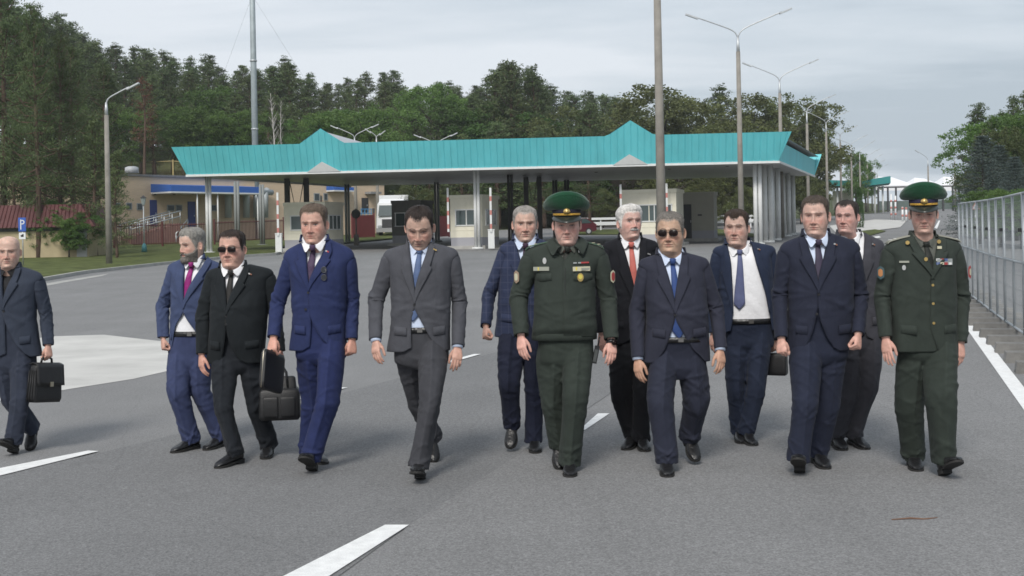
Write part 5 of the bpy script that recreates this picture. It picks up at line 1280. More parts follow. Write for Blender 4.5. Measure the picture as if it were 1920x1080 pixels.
            lp = mk('lapel', V.reshape(-1, 3), q, p.get('lapel_mat', jm), jk)
            m2 = lp.modifiers.new('thick', 'SOLIDIFY'); m2.thickness = .004; m2.offset = 1
    # back of the jacket collar standing round the neck
    if p.get('lapel', True) or p.get('stand'):
        ph = np.linspace(.9, 2 * math.pi - .9, 44); rows = []; tp = sstep(0, .7, np.minimum(ph - .9, 2 * math.pi - .9 - ph))
        for u in np.linspace(0, 1, 5):
            rr = nr + .026 * k - .010 * k * u
            zc_ = zN - .010 + u * .044 * k * tp
            rows.append(np.stack((ncx + rr * 1.06 * np.sin(ph), nyc - rr * np.cos(ph) * 1.03, zc_ - .012 * (1 - u) * sstep(.5, 0, np.abs(np.cos(ph)))), -1))
        c2 = mk('collar', np.array(rows).reshape(-1, 3), gridq(5, 44), jm, jk); m2 = c2.modifiers.new('thick', 'SOLIDIFY'); m2.thickness = .006; m2.offset = 0
    ctx = dict(root=root, Lc=Lc, front_y=front_y, jk=jk, shirt=shirt, head_tf=head_tf, hs=hs, MH=MH, k=k, arms=arms, sz=sz, zN=zN, zS=zS, nr=nr, ncx=ncx, nyc=nyc, collar=collar, zH=zH, zW=zW, fCX=fCX, fHX=fHX, fDF=fDF, fDB=fDB, ring=ring, legs=legs, cz=cz, fCY=fCY, shw=shw)
    for bx, by in p.get('buttons', []):
        q = Lc(bx, by); y = front_y(q[0], q[2]) - .010; mb = MB(); mb.tube(((q[0], y, q[2]), (q[0], y - .004, q[2])), .0085 * k, 12)
        mb.build('button', p.get('button_mat', BLACKPL), jk)
    if p.get('pin'):
        q = Lc(*p['pin']); y = front_y(q[0], q[2]) - .020; mb = MB(); mb.box((q[0] - .006, y, q[2] + .003), (.012, .004, .010), M=Matrix.Rotation(.3, 3, 'Y'))
        pn = mb.build('lapel_pin', p.get('pin_mat', SILVER), jk)
        mb = MB(); mb.box((q[0] + .006, y - .0005, q[2] - .002), (.013, .004, .009), M=Matrix.Rotation(.5, 3, 'Y')); mb.build('flag_enamel', p.get('pin2_mat', mat('flag_enamel', (.28, .13, .08), .4)), pn)
    if hd.get('glasses'): glasses(ctx, hd['glasses'])
    return ctx
def glasses(c, style):
    tf = c['head_tf']; zc = .002; out = MB()
    fm = mat('glasses_frame', (.015, .014, .014), .35); wid, hgt = (.0265, .0165) if style == 'square' else (.025, .019)
    ex = 3.5 if style == 'square' else 2.4
    fr = MB()
    for sd in (-1, 1):
        a = np.arange(24) * 2 * math.pi / 24
        x = sd * .033 + wid * np.sign(np.cos(a)) * np.abs(np.cos(a)) ** (2 / ex); z = zc - .003 + hgt * np.sign(np.sin(a)) * np.abs(np.sin(a)) ** (2 / ex)
        y = -.100 + .06 * np.maximum(np.abs(x) - .02, 0) ** 1.2 * 1.6
        pts = np.stack((x, y, z), -1); mid = pts.mean(0) + np.array((0, -.004, 0))
        V = np.concatenate((pts, pts * .55 + mid * .45 - np.array((0, .002, 0)), mid[None] - np.array((0, .002, 0))))
        fs = [gridq(2, 24, True), np.array([(24 + i, 24 + (i + 1) % 24, 48) for i in range(24)])]
        out.add(tf(V), fs)
        fr.tube(tf(np.concatenate((pts, pts[:1]))), .0017 if style != 'square' else .0026, 6)
        fr.tube(tf([(sd * .057, -.088, zc + .006), (sd * .074, -.045, zc + .006), (sd * .082, .0, zc + .005), (sd * .084, .02, zc - .004)]), .0017, 6)
    fr.tube(tf([(-.009, -.101, zc + .002), (0, -.104, zc + .004), (.009, -.101, zc + .002)]), .0018, 6)
    g = fr.build('sunglasses', fm, c['root'], True); out.build('lens', LENS, g, True)
# ================================================================== THE THIRTEEN MEN
WHITE = mat('white_shirt_cotton', (.78, .78, .80), .8, var=.05, vscale=6, bump=.2, bscale=40)
PALEBLUE = mat('pale_blue_shirt_cotton', (.56, .64, .80), .8, var=.05, vscale=6, bump=.2, bscale=40)
BLACKSH = mat('black_shirt_cotton', (.012, .012, .014), .85, var=.2, vscale=8, bump=.3)
KHAKISH = mat('grey_green_shirt', (.085, .092, .080), .85, var=.1, vscale=8, bump=.3)
def silk(name, c, stripe=None): return cloth('tie_' + name, c, .5, stripe=stripe, sheen=.1)
T = dict
MEN = []
def man(**k): MEN.append(k)
PINK = (.57, .38, .305); TAN = (.49, .325, .235); RUDDY = (.56, .338, .268)
NAVY = cloth('wool_navy', (.016, .021, .042)); NAVY_T = cloth('wool_navy_trousers', (.015, .019, .036))
# 1 bald man, left edge
man(key='bald', knot=508, seed=11, k=.94, label='bald man in a dark navy suit and open black shirt carrying a briefcase',
    feet=((56, 846, 'roll', 14), (28, 851, 'strike', -8)), hip=(20, 690), sh=((-44, 521), (82, 519)), waist=(-24, 66, 590), hem=(-30, 77, 668),
    arm_a=T(el=(-50, 592, .03), wr=(-48, 655, -.02)), arm_b=T(el=(86, 590, .05), wr=(90, 648, -.02), hand='grip', twist=62),
    knee_a=(20, 752, .08), knee_b=(38, 750, .06), v=(19, 580), button=(19, 581), buttons=[(20, 582)],
    edge_a=[(8, 497), (17, 580), (23, 667)], edge_b=[(36, 497), (21, 580), (34, 630), (56, 667)],
    head=T(top=443, chin=502, cx=20, yaw=13, pitch=2, skin=PINK, brow=(.25, .15, .10), brow_a=.35, fat=.2, hair_top=.0, squint=.6),
    jacket_mat=cloth('wool_slate_navy', (.034, .042, .062)), trouser_mat=cloth('wool_slate_navy_trousers', (.028, .034, .052)), shirt_mat=BLACKSH, cuffs=False)
# 2 bearded man, blue suit, magenta tie
man(key='beard', knot=492, seed=22, k=.95, leg_r=(.083, .096, .083, .072, .068), label='grey bearded man in a mid blue suit with a magenta tie',
    feet=((322, 851, 'flat', -34), (384, 846, 'flat', -24)), hip=(352, 690), sh=((312, 503), (418, 499)), waist=(322, 408, 590), hem=(318, 414, 660),
    arm_a=T(el=(304, 575, .03), wr=(306, 634, -.04), twist=60, hand='fist'), arm_b=T(el=(424, 575, .04), wr=(424, 640, 0), hand='fist'),
    knee_a=(333, 735, .12), knee_b=(376, 735, .05), v=(352, 578), button=(350, 577),
    edge_a=[(351, 489), (349, 577), (335, 612), (325, 660)], edge_b=[(389, 487), (355, 577), (376, 622), (400, 660)],
    tie=silk('magenta', (.26, .022, .16)), tie_end=(352, 575), belt=(352, 621),
    head=T(top=426, chin=489, cx=363, yaw=-40, pitch=4, skin=PINK, hair_col=(.24, .23, .21), brow=(.12, .10, .09), top_t=.026, quiff=.010, quiff_at=-20, beard=(.17, .155, .14), beard_t=.010, fat=.25, hair_top=.02),
    jacket_mat=cloth('wool_mid_blue', (.049, .066, .132)), trouser_mat=cloth('wool_mid_blue_trousers', (.038, .049, .108)), shirt_mat=WHITE, cuffs=False)
# 3 sunglasses, black suit
man(key='shades', knot=506, seed=33, label='stout man in square sunglasses and a black suit holding a soft black bag',
    feet=((405, 880, 'flat', -30), (497, 863, 'flat', 4)), hip=(440, 690), sh=((384, 511), (515, 511)), waist=(396, 500, 600), hem=(389, 496, 679),
    arm_a=T(el=(379, 590, .02), wr=(378, 665, -.06), twist=50), arm_b=T(el=(517, 592, .04), wr=(525, 660, .0), hand='grip', twist=60),
    knee_a=(419, 765, .05), knee_b=(482, 762, .06), v=(433, 589), button=(434, 589), buttons=[(434, 590), (434, 605)], belly=.045,
    edge_a=[(424, 500), (431, 588), (432, 625), (422, 679)], edge_b=[(461, 500), (437, 588), (435, 618), (455, 679)],
    tie=silk('black', (.022, .021, .02)), tie_end=(434, 610), k=.96,
    head=T(top=430, chin=501, cx=438, yaw=-8, pitch=0, skin=RUDDY, hair_col=(.030, .020, .016), fat=.7, top_t=.014, glasses='square', hair_top=.013,
           hairline=[(0, .074), (20, .075), (40, .080), (56, .062), (66, .020), (75, -.01), (84, -.012), (90, .020), (104, .026), (116, .012), (122, -.045), (150, -.082), (180, -.086)]),
    jacket_mat=cloth('wool_black_green', (.0125, .0155, .018)), trouser_mat=cloth('wool_charcoal_trousers', (.014, .0165, .021)), shirt_mat=WHITE, pin=(474, 513), cuffs=False)
# 4 tall man in royal blue
man(key='royal', knot=459, seed=44, label='tall man in a royal blue suit carrying a slim black portfolio',
    feet=((612, 872, 'flat', 46), (587, 884, 'strike', -6)), hip=(598, 672), sh=((529, 481), (667, 477)), waist=(550, 648, 590), hem=(546, 651, 655),
    arm_a=T(el=(521, 568, .02), wr=(513, 633, -.10), hand='grip', twist=25), arm_b=T(el=(661, 565, .06), wr=(660, 637, -.03), twist=40, hand='fist'),
    knee_a=(590, 752, .02), knee_b=(613, 757, .10), v=(584, 545), button=(584, 546), buttons=[(584, 547), (579, 578)],
    edge_a=[(577, 468), (582, 545), (589, 600), (586, 655)], edge_b=[(612, 466), (587, 545), (588, 590), (622, 655)],
    tie=silk('plum', (.060, .036, .075)), tie_end=(581, 548), k=1.03,
    head=T(top=381, chin=456, cx=591, yaw=-7, pitch=3, skin=RUDDY, hair_col=(.11, .080, .060), fat=.5, top_t=.017, hair_top=.015, brow_a=.45, quiff=.004),
    jacket_mat=cloth('wool_royal_blue', (.022, .031, .089)), trouser_mat=cloth('wool_royal_blue_trousers', (.020, .028, .087)), shirt_mat=WHITE, pin=(617, 471), pin2_mat=mat('pin_red', (.5, .05, .04), .4), cuffs=False)
# 5 grey suit, looking down
man(key='grey', knot=466, seed=55, label='man in a mid grey suit with blue tie looking down at the ground',
    feet=((814, 868, 'roll', 10), (789, 899, 'strike', -3, 14)), hip=(786, 680), sh=((716, 477), (862, 473)), waist=(735, 843, 590), hem=(727, 844, 657),
    arm_a=T(el=(706, 564, .04), wr=(705, 638, -.10), twist=40, cuff=.010), arm_b=T(el=(862, 566, .06), wr=(858, 650, -.08), twist=20, cuff=.008),
    knee_a=(785, 758, .0), knee_b=(808, 750, .10), v=(781, 568), button=(780, 569), buttons=[(780, 570)],
    edge_a=[(768, 460), (778, 568), (774, 600), (774, 657)], edge_b=[(806, 458), (783, 568), (795, 605), (826, 660)],
    tie=silk('steel_blue', (.085, .125, .235)), tie_end=(777, 600), belt=(784, 613), lapel_w=.9,
    head=T(top=385, chin=464, cx=788, yaw=-2, pitch=19, skin=(.52, .345, .275), hair_col=(.026, .018, .015), wide=-.02, top_t=.011, side_t=.004, squint=.35, hair_top=.006, stubble=(.25, .19, .16), stub_a=.25,
           hairline=[(0, .068), (10, .070), (26, .086), (42, .082), (54, .060), (66, .018), (75, -.018), (84, -.02), (90, .020), (104, .026), (116, .012), (122, -.045), (150, -.082), (180, -.086)]),
    jacket_mat=cloth('wool_mid_grey', (.067, .069, .080)), trouser_mat=cloth('wool_mid_grey_trousers', (.047, .048, .055)), shirt_mat=PALEBLUE, pin=(817, 468), pin_mat=GOLD, pin2_mat=GOLD)
# 6 checked jacket
man(key='check', knot=456, seed=66, label='grey cropped man in a blue checked jacket with raised foot',
    feet=((957, 849, 'air', -6, -34), (1004, 852, 'flat', 0)), hip=(978, 655), sh=((934, 466), (1042, 462)), waist=(934, 1030, 570), hem=(928, 1034, 630),
    arm_a=T(el=(916, 553, .02), wr=(911, 612, -.12), hand='fist', twist=70), arm_b=T(el=(1050, 552, .05), wr=(1050, 620, 0), hand='fist'),
    knee_a=(952, 716, .16), knee_b=(1001, 716, .05), v=(987, 560), button=(987, 560),
    edge_a=[(968, 457), (985, 560), (980, 630)], edge_b=[(1005, 455), (990, 560), (1000, 630)],
    tie=silk('wine', (.045, .022, .042)), tie_end=(984, 562),
    head=T(top=385, chin=453, cx=985, yaw=1, pitch=2, skin=PINK, hair_col=(.28, .26, .24), brow=(.2, .15, .12), top_t=.010, side_t=.005, fat=.2, hair_top=.010, ear=1.1, brow_a=.4),
    jacket_mat=cloth('wool_blue_check', (.028, .037, .075), check=((.075, .080, .125), .055, .0022, .5)), trouser_mat=cloth('wool_ink_trousers', (.014, .017, .034)), shirt_mat=PALEBLUE, cuffs=False)
# 7 officer in blouson
UNI = cloth('uniform_green', (.031, .039, .033), .85); UNI_T = cloth('uniform_green_trousers', (.029, .037, .031), .85)
man(key='officer_a', knot=462, seed=77, leg_r=(.082, .098, .083, .075, .073), label='officer in a zipped green uniform blouson and green peaked cap speaking',
    feet=((1050, 882, 'roll', 2), (1069, 897, 'flat', -2, 0)), hip=(1057, 680), sh=((979, 475), (1138, 471)), waist=(1002, 1116, 595), hem=(1000, 1116, 630), chest=.205,
    arm_a=T(el=(972, 556, .02), wr=(977, 630, -.10), twist=35), arm_b=T(el=(1142, 560, .04), wr=(1146, 638, -.08), twist=22, hand='relaxed'),
    knee_a=(1036, 752, .03), knee_b=(1079, 742, .10), v=(1057, 500),
    edge_a=[(1040, 466), (1059, 500), (1060, 630)], edge_b=[(1075, 464), (1057, 500), (1055, 630)], overlap=True, lapel=False, flaps=False, round=.0, blouse=.012, fold_amp=.007, sleeve_r=(.058, .068, .063, .059, .050),
    tie=silk('olive_black', (.016, .018, .015)), tie_end=(1058, 508), hem_z=None, cuffs=False, belly=.03,
    head=T(top=385, chin=458, cx=1063, yaw=-2, pitch=4, skin=(.60, .385, .325), hair_col=(.10, .07, .05), top_t=.006, side_t=.004, squint=.6, hair_top=.0, fat=.25, brow_a=.5),
    jacket_mat=UNI, trouser_mat=UNI_T, shirt_mat=KHAKISH)
# 8 white hair
man(key='white', knot=454, seed=88, label='white haired man with moustache, black suit and coral red tie',
    feet=((1172, 846, 'flat', -22), (1211, 849, 'flat', 2)), hip=(1186, 655), sh=((1128, 460), (1236, 457)), waist=(1140, 1232, 560), hem=(1136, 1236, 642),
    arm_a=T(el=(1126, 552, .04), wr=(1128, 625, .0), twist=40), arm_b=T(el=(1240, 552, .05), wr=(1240, 625, 0)),
    knee_a=(1166, 733, .05), knee_b=(1206, 735, .07), v=(1190, 585), button=(1190, 586),
    edge_a=[(1163, 446), (1187, 585), (1180, 642)], edge_b=[(1199, 445), (1193, 585), (1204, 642)],
    tie=silk('coral', (.50, .14, .115)), tie_end=(1189, 588), belly=.03,
    head=T(top=382, chin=449, cx=1180, yaw=17, pitch=-7, skin=(.58, .375, .32), hair_col=(.62, .60, .57), brow=(.2, .15, .12), top_t=.022, side_t=.011, quiff=.012, quiff_at=15, moustache=(.45, .42, .40), hair_top=.02, fat=.3,
           hairline=[(0, .064), (28, .070), (45, .064), (58, .040), (68, .012), (76, -.040), (86, -.040), (91, .010), (104, .016), (116, .0), (122, -.055), (150, -.095), (180, -.10)]),
    jacket_mat=cloth('wool_black', (.010, .0105, .014)), trouser_mat=cloth('wool_black_trousers', (.009, .0095, .012)), shirt_mat=WHITE, pin=(1214, 476), pin2_mat=SILVER, cuffs=False)
# 9 round sunglasses
man(key='aviator', knot=484, seed=99, flap_dz=.225, leg_r=(.085, .099, .086, .076, .073), label='man in rounded sunglasses and a dark navy suit with bright blue tie',
    feet=((1252, 897, 'flat', -4), (1305, 874, 'air', 6, -28)), hip=(1268, 698), sh=((1194, 495), (1332, 489)), waist=(1213, 1326, 590), hem=(1206, 1329, 677), belly=.03,
    arm_a=T(el=(1193, 585, .03), wr=(1196, 672, -.06), twist=45, cuff=.010), arm_b=T(el=(1342, 578, .05), wr=(1350, 655, -.06), twist=35, cuff=.008),
    knee_a=(1240, 760, .07), knee_b=(1307, 750, .10), v=(1260, 586), button=(1260, 587), buttons=[(1260, 588)],
    edge_a=[(1238, 474), (1257, 585), (1250, 630), (1232, 677)], edge_b=[(1276, 472), (1263, 585), (1280, 630), (1312, 675)],
    tie=silk('bright_blue', (.030, .060, .18)), tie_end=(1268, 632), belt=(1266, 630),
    head=T(top=396, chin=473, cx=1256, yaw=-15, pitch=2, skin=TAN, hair_col=(.16, .145, .13), brow=(.06, .045, .04), top_t=.011, side_t=.006, wide=.03, glasses='round', fat=.45, ear=1.15, hair_top=.009),
    jacket_mat=cloth('wool_dusk_navy', (.028, .030, .046)), trouser_mat=cloth('wool_dusk_navy_trousers', (.022, .025, .041)), shirt_mat=PALEBLUE)
# 10 open jacket, white shirt
man(key='open', knot=468, seed=110, label='man with open navy jacket showing white shirt and slate blue tie',
    feet=((1392, 834, 'flat', -4), (1414, 838, 'flat', 4)), hip=(1401, 650), sh=((1334, 470), (1456, 465)), waist=(1350, 1450, 560), hem=(1346, 1456, 640), belly=.018,
    arm_a=T(el=(1336, 555, .04), wr=(1338, 625, .0)), arm_b=T(el=(1458, 556, .06), wr=(1456, 632, .06), hand='grip'),
    knee_a=(1381, 730, .05), knee_b=(1417, 727, .08), v=(1372, 585), flaps=False, round=.09, overlap=False,
    edge_a=[(1361, 458), (1366, 500), (1369, 585), (1362, 640)], edge_b=[(1406, 456), (1412, 490), (1432, 560), (1446, 640)],
    tie=silk('slate', (.10, .115, .215)), tie_end=(1380, 578), belt=(1401, 597), lapel_w=.8,
    head=T(top=392, chin=460, cx=1380, yaw=-20, pitch=0, skin=(.54, .36, .295), hair_col=(.040, .026, .019), top_t=.018, quiff=.008, quiff_at=10, fat=.65, squint=.4, hair_top=.014,
           hairline=[(0, .058), (14, .062), (28, .082), (45, .078), (58, .048), (68, .012), (76, -.020), (84, -.022), (90, .020), (104, .026), (116, .012), (122, -.045), (150, -.082), (180, -.086)]),
    jacket_mat=cloth('wool_dark_blue', (.020, .028, .054)), trouser_mat=cloth('wool_dark_blue_trousers', (.017, .023, .043)), shirt_mat=WHITE, pin=(1418, 467), cuffs=False)
# 11 navy suit, second from the right in front
man(key='navy', knot=449, seed=121, leg_r=(.083, .098, .080, .072, .069), label='man in a dark navy suit and pale blue shirt, one shoe sole lifted',
    feet=((1500, 888, 'strike', -16), (1550, 882, 'flat', 2)), hip=(1532, 672), sh=((1459, 465), (1615, 463)), waist=(1479, 1598, 565), hem=(1473, 1595, 656), belly=.02,
    arm_a=T(el=(1462, 556, .04), wr=(1465, 636, -.10), twist=45, hand='fist'), arm_b=T(el=(1612, 556, .05), wr=(1609, 628, -.12), twist=50, hand='fist'),
    knee_a=(1507, 760, .09), knee_b=(1553, 757, .05), v=(1524, 548), button=(1524, 549), buttons=[(1524, 550), (1521, 586)],
    edge_a=[(1507, 446), (1522, 548), (1521, 590), (1504, 656)], edge_b=[(1549, 443), (1526, 548), (1525, 585), (1552, 656)],
    tie=silk('aubergine', (.042, .034, .060)), tie_end=(1526, 552), k=1.02,
    head=T(top=366, chin=441, cx=1527, yaw=-21, pitch=2, skin=(.57, .375, .31), hair_col=(.064, .048, .038), top_t=.013, side_t=.006, fat=.45, squint=.4, hair_top=.011, ear=1.15, brow_a=.4),
    jacket_mat=cloth('wool_midnight', (.019, .022, .038)), trouser_mat=cloth('wool_midnight_trousers', (.018, .022, .040)), shirt_mat=PALEBLUE, pin=(1560, 458), cuffs=False)
# 12 grey-brown suit behind
man(key='brown', knot=448, seed=132, label='man in a grey brown suit half hidden behind the navy suited man',
    feet=((1582, 847, 'flat', 0), (1626, 845, 'flat', 10)), hip=(1608, 655), sh=((1546, 460), (1660, 459)), waist=(1560, 1652, 560), hem=(1556, 1656, 636),
    arm_a=T(el=(1542, 552, .04), wr=(1544, 625, 0)), arm_b=T(el=(1660, 552, .05), wr=(1660, 625, 0)),
    knee_a=(1590, 735, .04), knee_b=(1630, 722, .09), v=(1600, 560), button=(1600, 560),
    edge_a=[(1580, 448), (1598, 560), (1590, 636)], edge_b=[(1617, 446), (1603, 560), (1616, 636)],
    tie=silk('dark_grey', (.03, .03, .035)), tie_end=(1600, 565),
    head=T(top=375, chin=437, cx=1586, yaw=-32, pitch=0, skin=(.57, .35, .305), hair_col=(.030, .022, .019), top_t=.010, side_t=.006, fat=.5, hair_top=.008, squint=.5,
           hairline=[(0, .072), (14, .074), (28, .090), (45, .084), (58, .055), (68, .012), (76, -.020), (84, -.022), (90, .020), (104, .026), (116, .012), (122, -.045), (150, -.082), (180, -.086)]),
    jacket_mat=cloth('wool_grey_brown', (.052, .052, .062)), trouser_mat=cloth('wool_grey_brown_trousers', (.041, .041, .049)), shirt_mat=WHITE, pin=(1631, 458), cuffs=False)
# 13 officer in tunic
man(key='officer_b', knot=453, seed=143, leg_r=(.085, .098, .089, .080, .075), label='officer in a long buttoned green tunic and green peaked cap at the right',
    feet=((1721, 886, 'flat', -10), (1768, 893, 'strike', 5)), hip=(1738, 672), sh=((1655, 463), (1805, 461)), waist=(1672, 1791, 560), hem=(1671, 1793, 657), chest=.205,
    arm_a=T(el=(1654, 556, .03), wr=(1661, 634, -.06), twist=50, hand='open'), arm_b=T(el=(1803, 556, .05), wr=(1801, 643, -.02), twist=25),
    knee_a=(1706, 760, .04), knee_b=(1762, 745, .10), v=(1735, 522), button=None, buttons=[(1735, 533), (1736, 567), (1737, 603)], button_mat=GOLD,
    edge_a=[(1708, 442), (1734, 520), (1742, 603), (1746, 657)], edge_b=[(1756, 440), (1737, 520), (1731, 603), (1746, 657)], round=.01,
    tie=silk('olive_black', (.016, .018, .015)), tie_end=(1735, 535), cuffs=False, lapel_w=1.0, k=1.02,
    head=T(top=366, chin=437, cx=1729, yaw=-16, pitch=5, skin=(.56, .36, .295), hair_col=(.10, .08, .065), top_t=.006, side_t=.005, squint=.55, hair_top=.0, wide=-.02, brow_a=.4),
    jacket_mat=UNI, trouser_mat=UNI_T, shirt_mat=KHAKISH)
CT = {}
for m_ in MEN:
    if m_.get('hem_z', 1) is None: m_.pop('hem_z')
    CT[m_['key']] = person(m_)

# ---- peaked caps
CAPG = mat('cap_green_felt', (.004, .050, .021), .8, var=.12, vscale=20, bump=.3, bscale=120, spec=.25, sheen=.3)
CAPB = mat('cap_band_dark', (.010, .010, .022), .85, bump=.3, bscale=120)
CORD = mat('gold_cord', (.60, .36, .06), .45, metal=.3, bump=.5, bscale=200)
VIS = mat('cap_visor_green', (.020, .024, .020), .3, coat=.3)
def peaked_cap(c, band_col=CAPB, tilt=0.0):
    tf = c['head_tf']; m = 56; a = np.arange(m) * 2 * math.pi / m; sn, cs = np.sin(a), np.cos(a)
    def rg(rx, ry, z, yoff=0.0): return np.stack((rx * sn, -ry * cs + yoff + .004, np.broadcast_to(z, sn.shape)), -1)
    zb = .051
    mb = MB(); rows = [rg(.0835, .107, zb + .0 + .004 * cs), rg(.0850, .1085, zb + .0 + .004 * cs), rg(.0865, .1095, zb + .046 + .008 * cs), rg(.083, .106, zb + .046 + .008 * cs)]
    mb.add(tf(np.concatenate(rows)), gridq(4, m, True)); cap = mb.build('cap', band_col, c['root'], True)
    # crown: springs out over the band, high at the front, drooping at the sides
    def lev(rx, ry, z, up, droop, yo): return rg(rx, ry, z + up * cs - droop * sn ** 2, yo)
    rows = [lev(.085, .108, zb + .038, .008, .0, 0), lev(.099, .116, zb + .043, .014, .006, 0), lev(.119, .130, zb + .053, .024, .014, .002), lev(.134, .142, zb + .067, .036, .020, .004), lev(.140, .147, zb + .083, .046, .023, .005),
            lev(.138, .146, zb + .098, .050, .021, .006), lev(.126, .134, zb + .109, .047, .017, .008), lev(.101, .108, zb + .116, .039, .011, .008), lev(.066, .072, zb + .119, .026, .005, .008), lev(.03, .034, zb + .121, .012, .002, .008), lev(.002, .002, zb + .1215, 0, 0, .008)]
    mb = MB(); mb.add(tf(np.concatenate(rows)), [gridq(len(rows), m, True)[:, ::-1]]); mb.build('crown', CAPG, cap, True)
    rows = [lev(.1405, .1475, zb + .084, .046, .023, .005), lev(.142, .149, zb + .087, .047, .023, .005), lev(.1395, .1465, zb + .091, .048, .023, .005)]
    mb = MB(); mb.add(tf(np.concatenate(rows)), gridq(3, m, True)); mb.build('piping', CAPG, cap, True)
    ph = np.linspace(-1.12, 1.12, 28); rows = []
    for u in np.linspace(0, 1, 6):
        ry = .108 + .050 * u * np.cos(ph * 1.25) ** .8; rx = .0855 + .012 * u
        rows.append(np.stack((rx * np.sin(ph), -ry * np.cos(ph), zb + .004 - u * .026 * (np.cos(ph * 1.25) ** .6) - .009 * u * u), -1))
    mb = MB(); mb.add(tf(np.array(rows).reshape(-1, 3)), gridq(6, 28)[:, ::-1]); v = mb.build('visor', VIS, cap, True)
    md = v.modifiers.new('t', 'SOLIDIFY'); md.thickness = .003; md.offset = 0
    mb = MB()
    for dz in (0, .006):
        mb.tube(tf(np.stack((.0885 * np.sin(ph), -.112 * np.cos(ph), zb + .010 + dz + .004 * np.cos(ph)), -1)), .0036, 8)
    cd = mb.build('cord', CORD, cap, True)
    mb = MB()
    for zz_, r1, y0 in ((zb + .034, .019, -.1155), (zb + .034, .012, -.1185)):
        t = np.arange(20) * 2 * math.pi / 20; rr = r1 * (1 + .10 * np.cos(t * 8)) if r1 > .015 else np.full(20, r1)
        f = np.stack((rr * np.cos(t) * 1.08, np.full(20, y0), zz_ + rr * np.sin(t)), -1); b = f + np.array((0, .006, 0)); mid = np.array([(0, y0 - .003, zz_)])
        mb.add(tf(np.concatenate((b, f, mid))), [gridq(2, 20, True), np.array([(20 + i, 20 + (i + 1) % 20, 40) for i in range(20)])])
    mb.build('cockade', GOLD, cap, True)
peaked_cap(CT['officer_a']); peaked_cap(CT['officer_b'], mat('cap_band_navy', (.018, .015, .045), .85, bump=.3, bscale=120))

# ---- uniform fittings
PALE = mat('tag_pale', (.55, .52, .38), .5); TAGG = mat('tag_grey', (.30, .31, .26), .5); YEL = mat('tag_yellow', (.62, .52, .10), .5); REDR = mat('ribbon_red', (.36, .05, .05), .7)
GREYR = mat('ribbon_grey', (.28, .30, .30), .7); BLUR = mat('ribbon_blue', (.08, .12, .28), .7); WHT = mat('ribbon_white', (.7, .7, .68), .7)
def plate(c, px, py, w, h, m, name, parent, t=.004, off=.010, round_=False, skew=0.0):
    q = c['Lc'](px, py); y = c['front_y'](q[0], q[2]); y = y - off
    q = c['Lc'](px, py, y); y = c['front_y'](q[0], q[2]) - off
    mb = MB()
    y2 = c['front_y'](q[0] + .02, q[2]) - off; ang = math.atan2(y2 - y, .02)
    if round_:
        a = np.arange(18) * 2 * math.pi / 18; pts = np.stack((w / 2 * np.cos(a), 0 * a, h / 2 * np.sin(a)), -1)
        mb.prism(pts, (0, -t, 0)); V = mb.V[0]
    else:
        mb.box((0, -t / 2, 0), (w, t, h)); V = mb.V[0]
    Mz = np.array(Matrix.Rotation(ang, 3, 'Z')); mb.V[0] = V @ Mz.T + np.array((q[0], y, q[2]))
    return mb.build(name, m, parent)
def epaulette(c, sd, m_field, m_edge, stars=1, edges=True):
    k = c['k']; zN, zS = c['zN'], c['zS']; cx0 = float(c['fCX'](zS)); shw = c['shw']
    n = 16; t = np.linspace(0, 1, n); x = cx0 + sd * (.092 * k + (shw - .022 * k - .092 * k) * t); zg = np.linspace(zN, zS - .03, 60); z = np.interp(np.abs(x - cx0), c['fHX'](zg), zg) - .010 + .006 * t
    w = np.full(n, .028 * k); w[0] = .018
    def strip(y0, y1, lift, name, m, par, a=0, b=1):
        ii = (t >= a) & (t <= b); X, Z = x[ii], z[ii] + lift; yy = c['fCY'](zS) + .0
        V = []
        for yv, dz in ((y0, -.006), (y0, 0), ((y0 + y1) / 2, .003), (y1, 0), (y1, -.006)): V.append(np.stack((X, np.full(len(X), yy + yv), Z + dz), -1))
        mb = MB(); q = gridq(5, len(X)); mb.add(np.concatenate(V), q if sd < 0 else q[:, ::-1]); return mb.build(name, m, par, True)
    ep = strip(-.034 * k, .030 * k, .018, 'epaulette', m_field, c['jk'])
    if edges:
        for y0 in (-.036, -.012, .012): strip(y0 * k, (y0 + .0035) * k, .0200, 'braid', m_edge, ep)
    for i in range(stars):
        tt = .82 - i * .2; j = int(tt * (n - 1))
        for dy in ((-.020, .006) if edges and i == 0 else (-.008,)):
            mb = MB(); a = np.arange(10) * 2 * math.pi / 10; r = np.where(np.arange(10) % 2 == 0, .0125, .006)
            mb.prism(np.stack((x[j] + r * np.cos(a), c['fCY'](zS) + dy + r * np.sin(a), np.full(10, z[j] + .021)), -1), (0, 0, .004)); mb.build('star', WHT if edges else PALE, ep)
c = CT['officer_a']; EPG = mat('epaulette_green', (.045, .085, .055), .8, bump=.3)
for sd in (-1, 1): epaulette(c, sd, EPG, PALE, 2, False)
JK = c['jk']
nt = plate(c, 1015, 504, .115, .027, TAGG, 'name_tape', JK); plate(c, 1007, 504, .035, .022, YEL, 'tape_emblem', nt, off=.0145)
nt = plate(c, 1090, 504, .122, .030, PALE, 'name_tape', JK); plate(c, 1078, 504, .030, .024, YEL, 'tape_emblem', nt, off=.0145); plate(c, 1098, 504, .066, .016, TAGG, 'tape_lettering', nt, off=.0145)
plate(c, 1021, 489, .026, .044, SILVER, 'diamond_badge', JK, round_=True)
bd = plate(c, 1088, 520, .046, .058, GOLD, 'oval_badge', JK, round_=True); plate(c, 1088, 519, .030, .034, YEL, 'badge_centre', bd, round_=True, off=.0145)
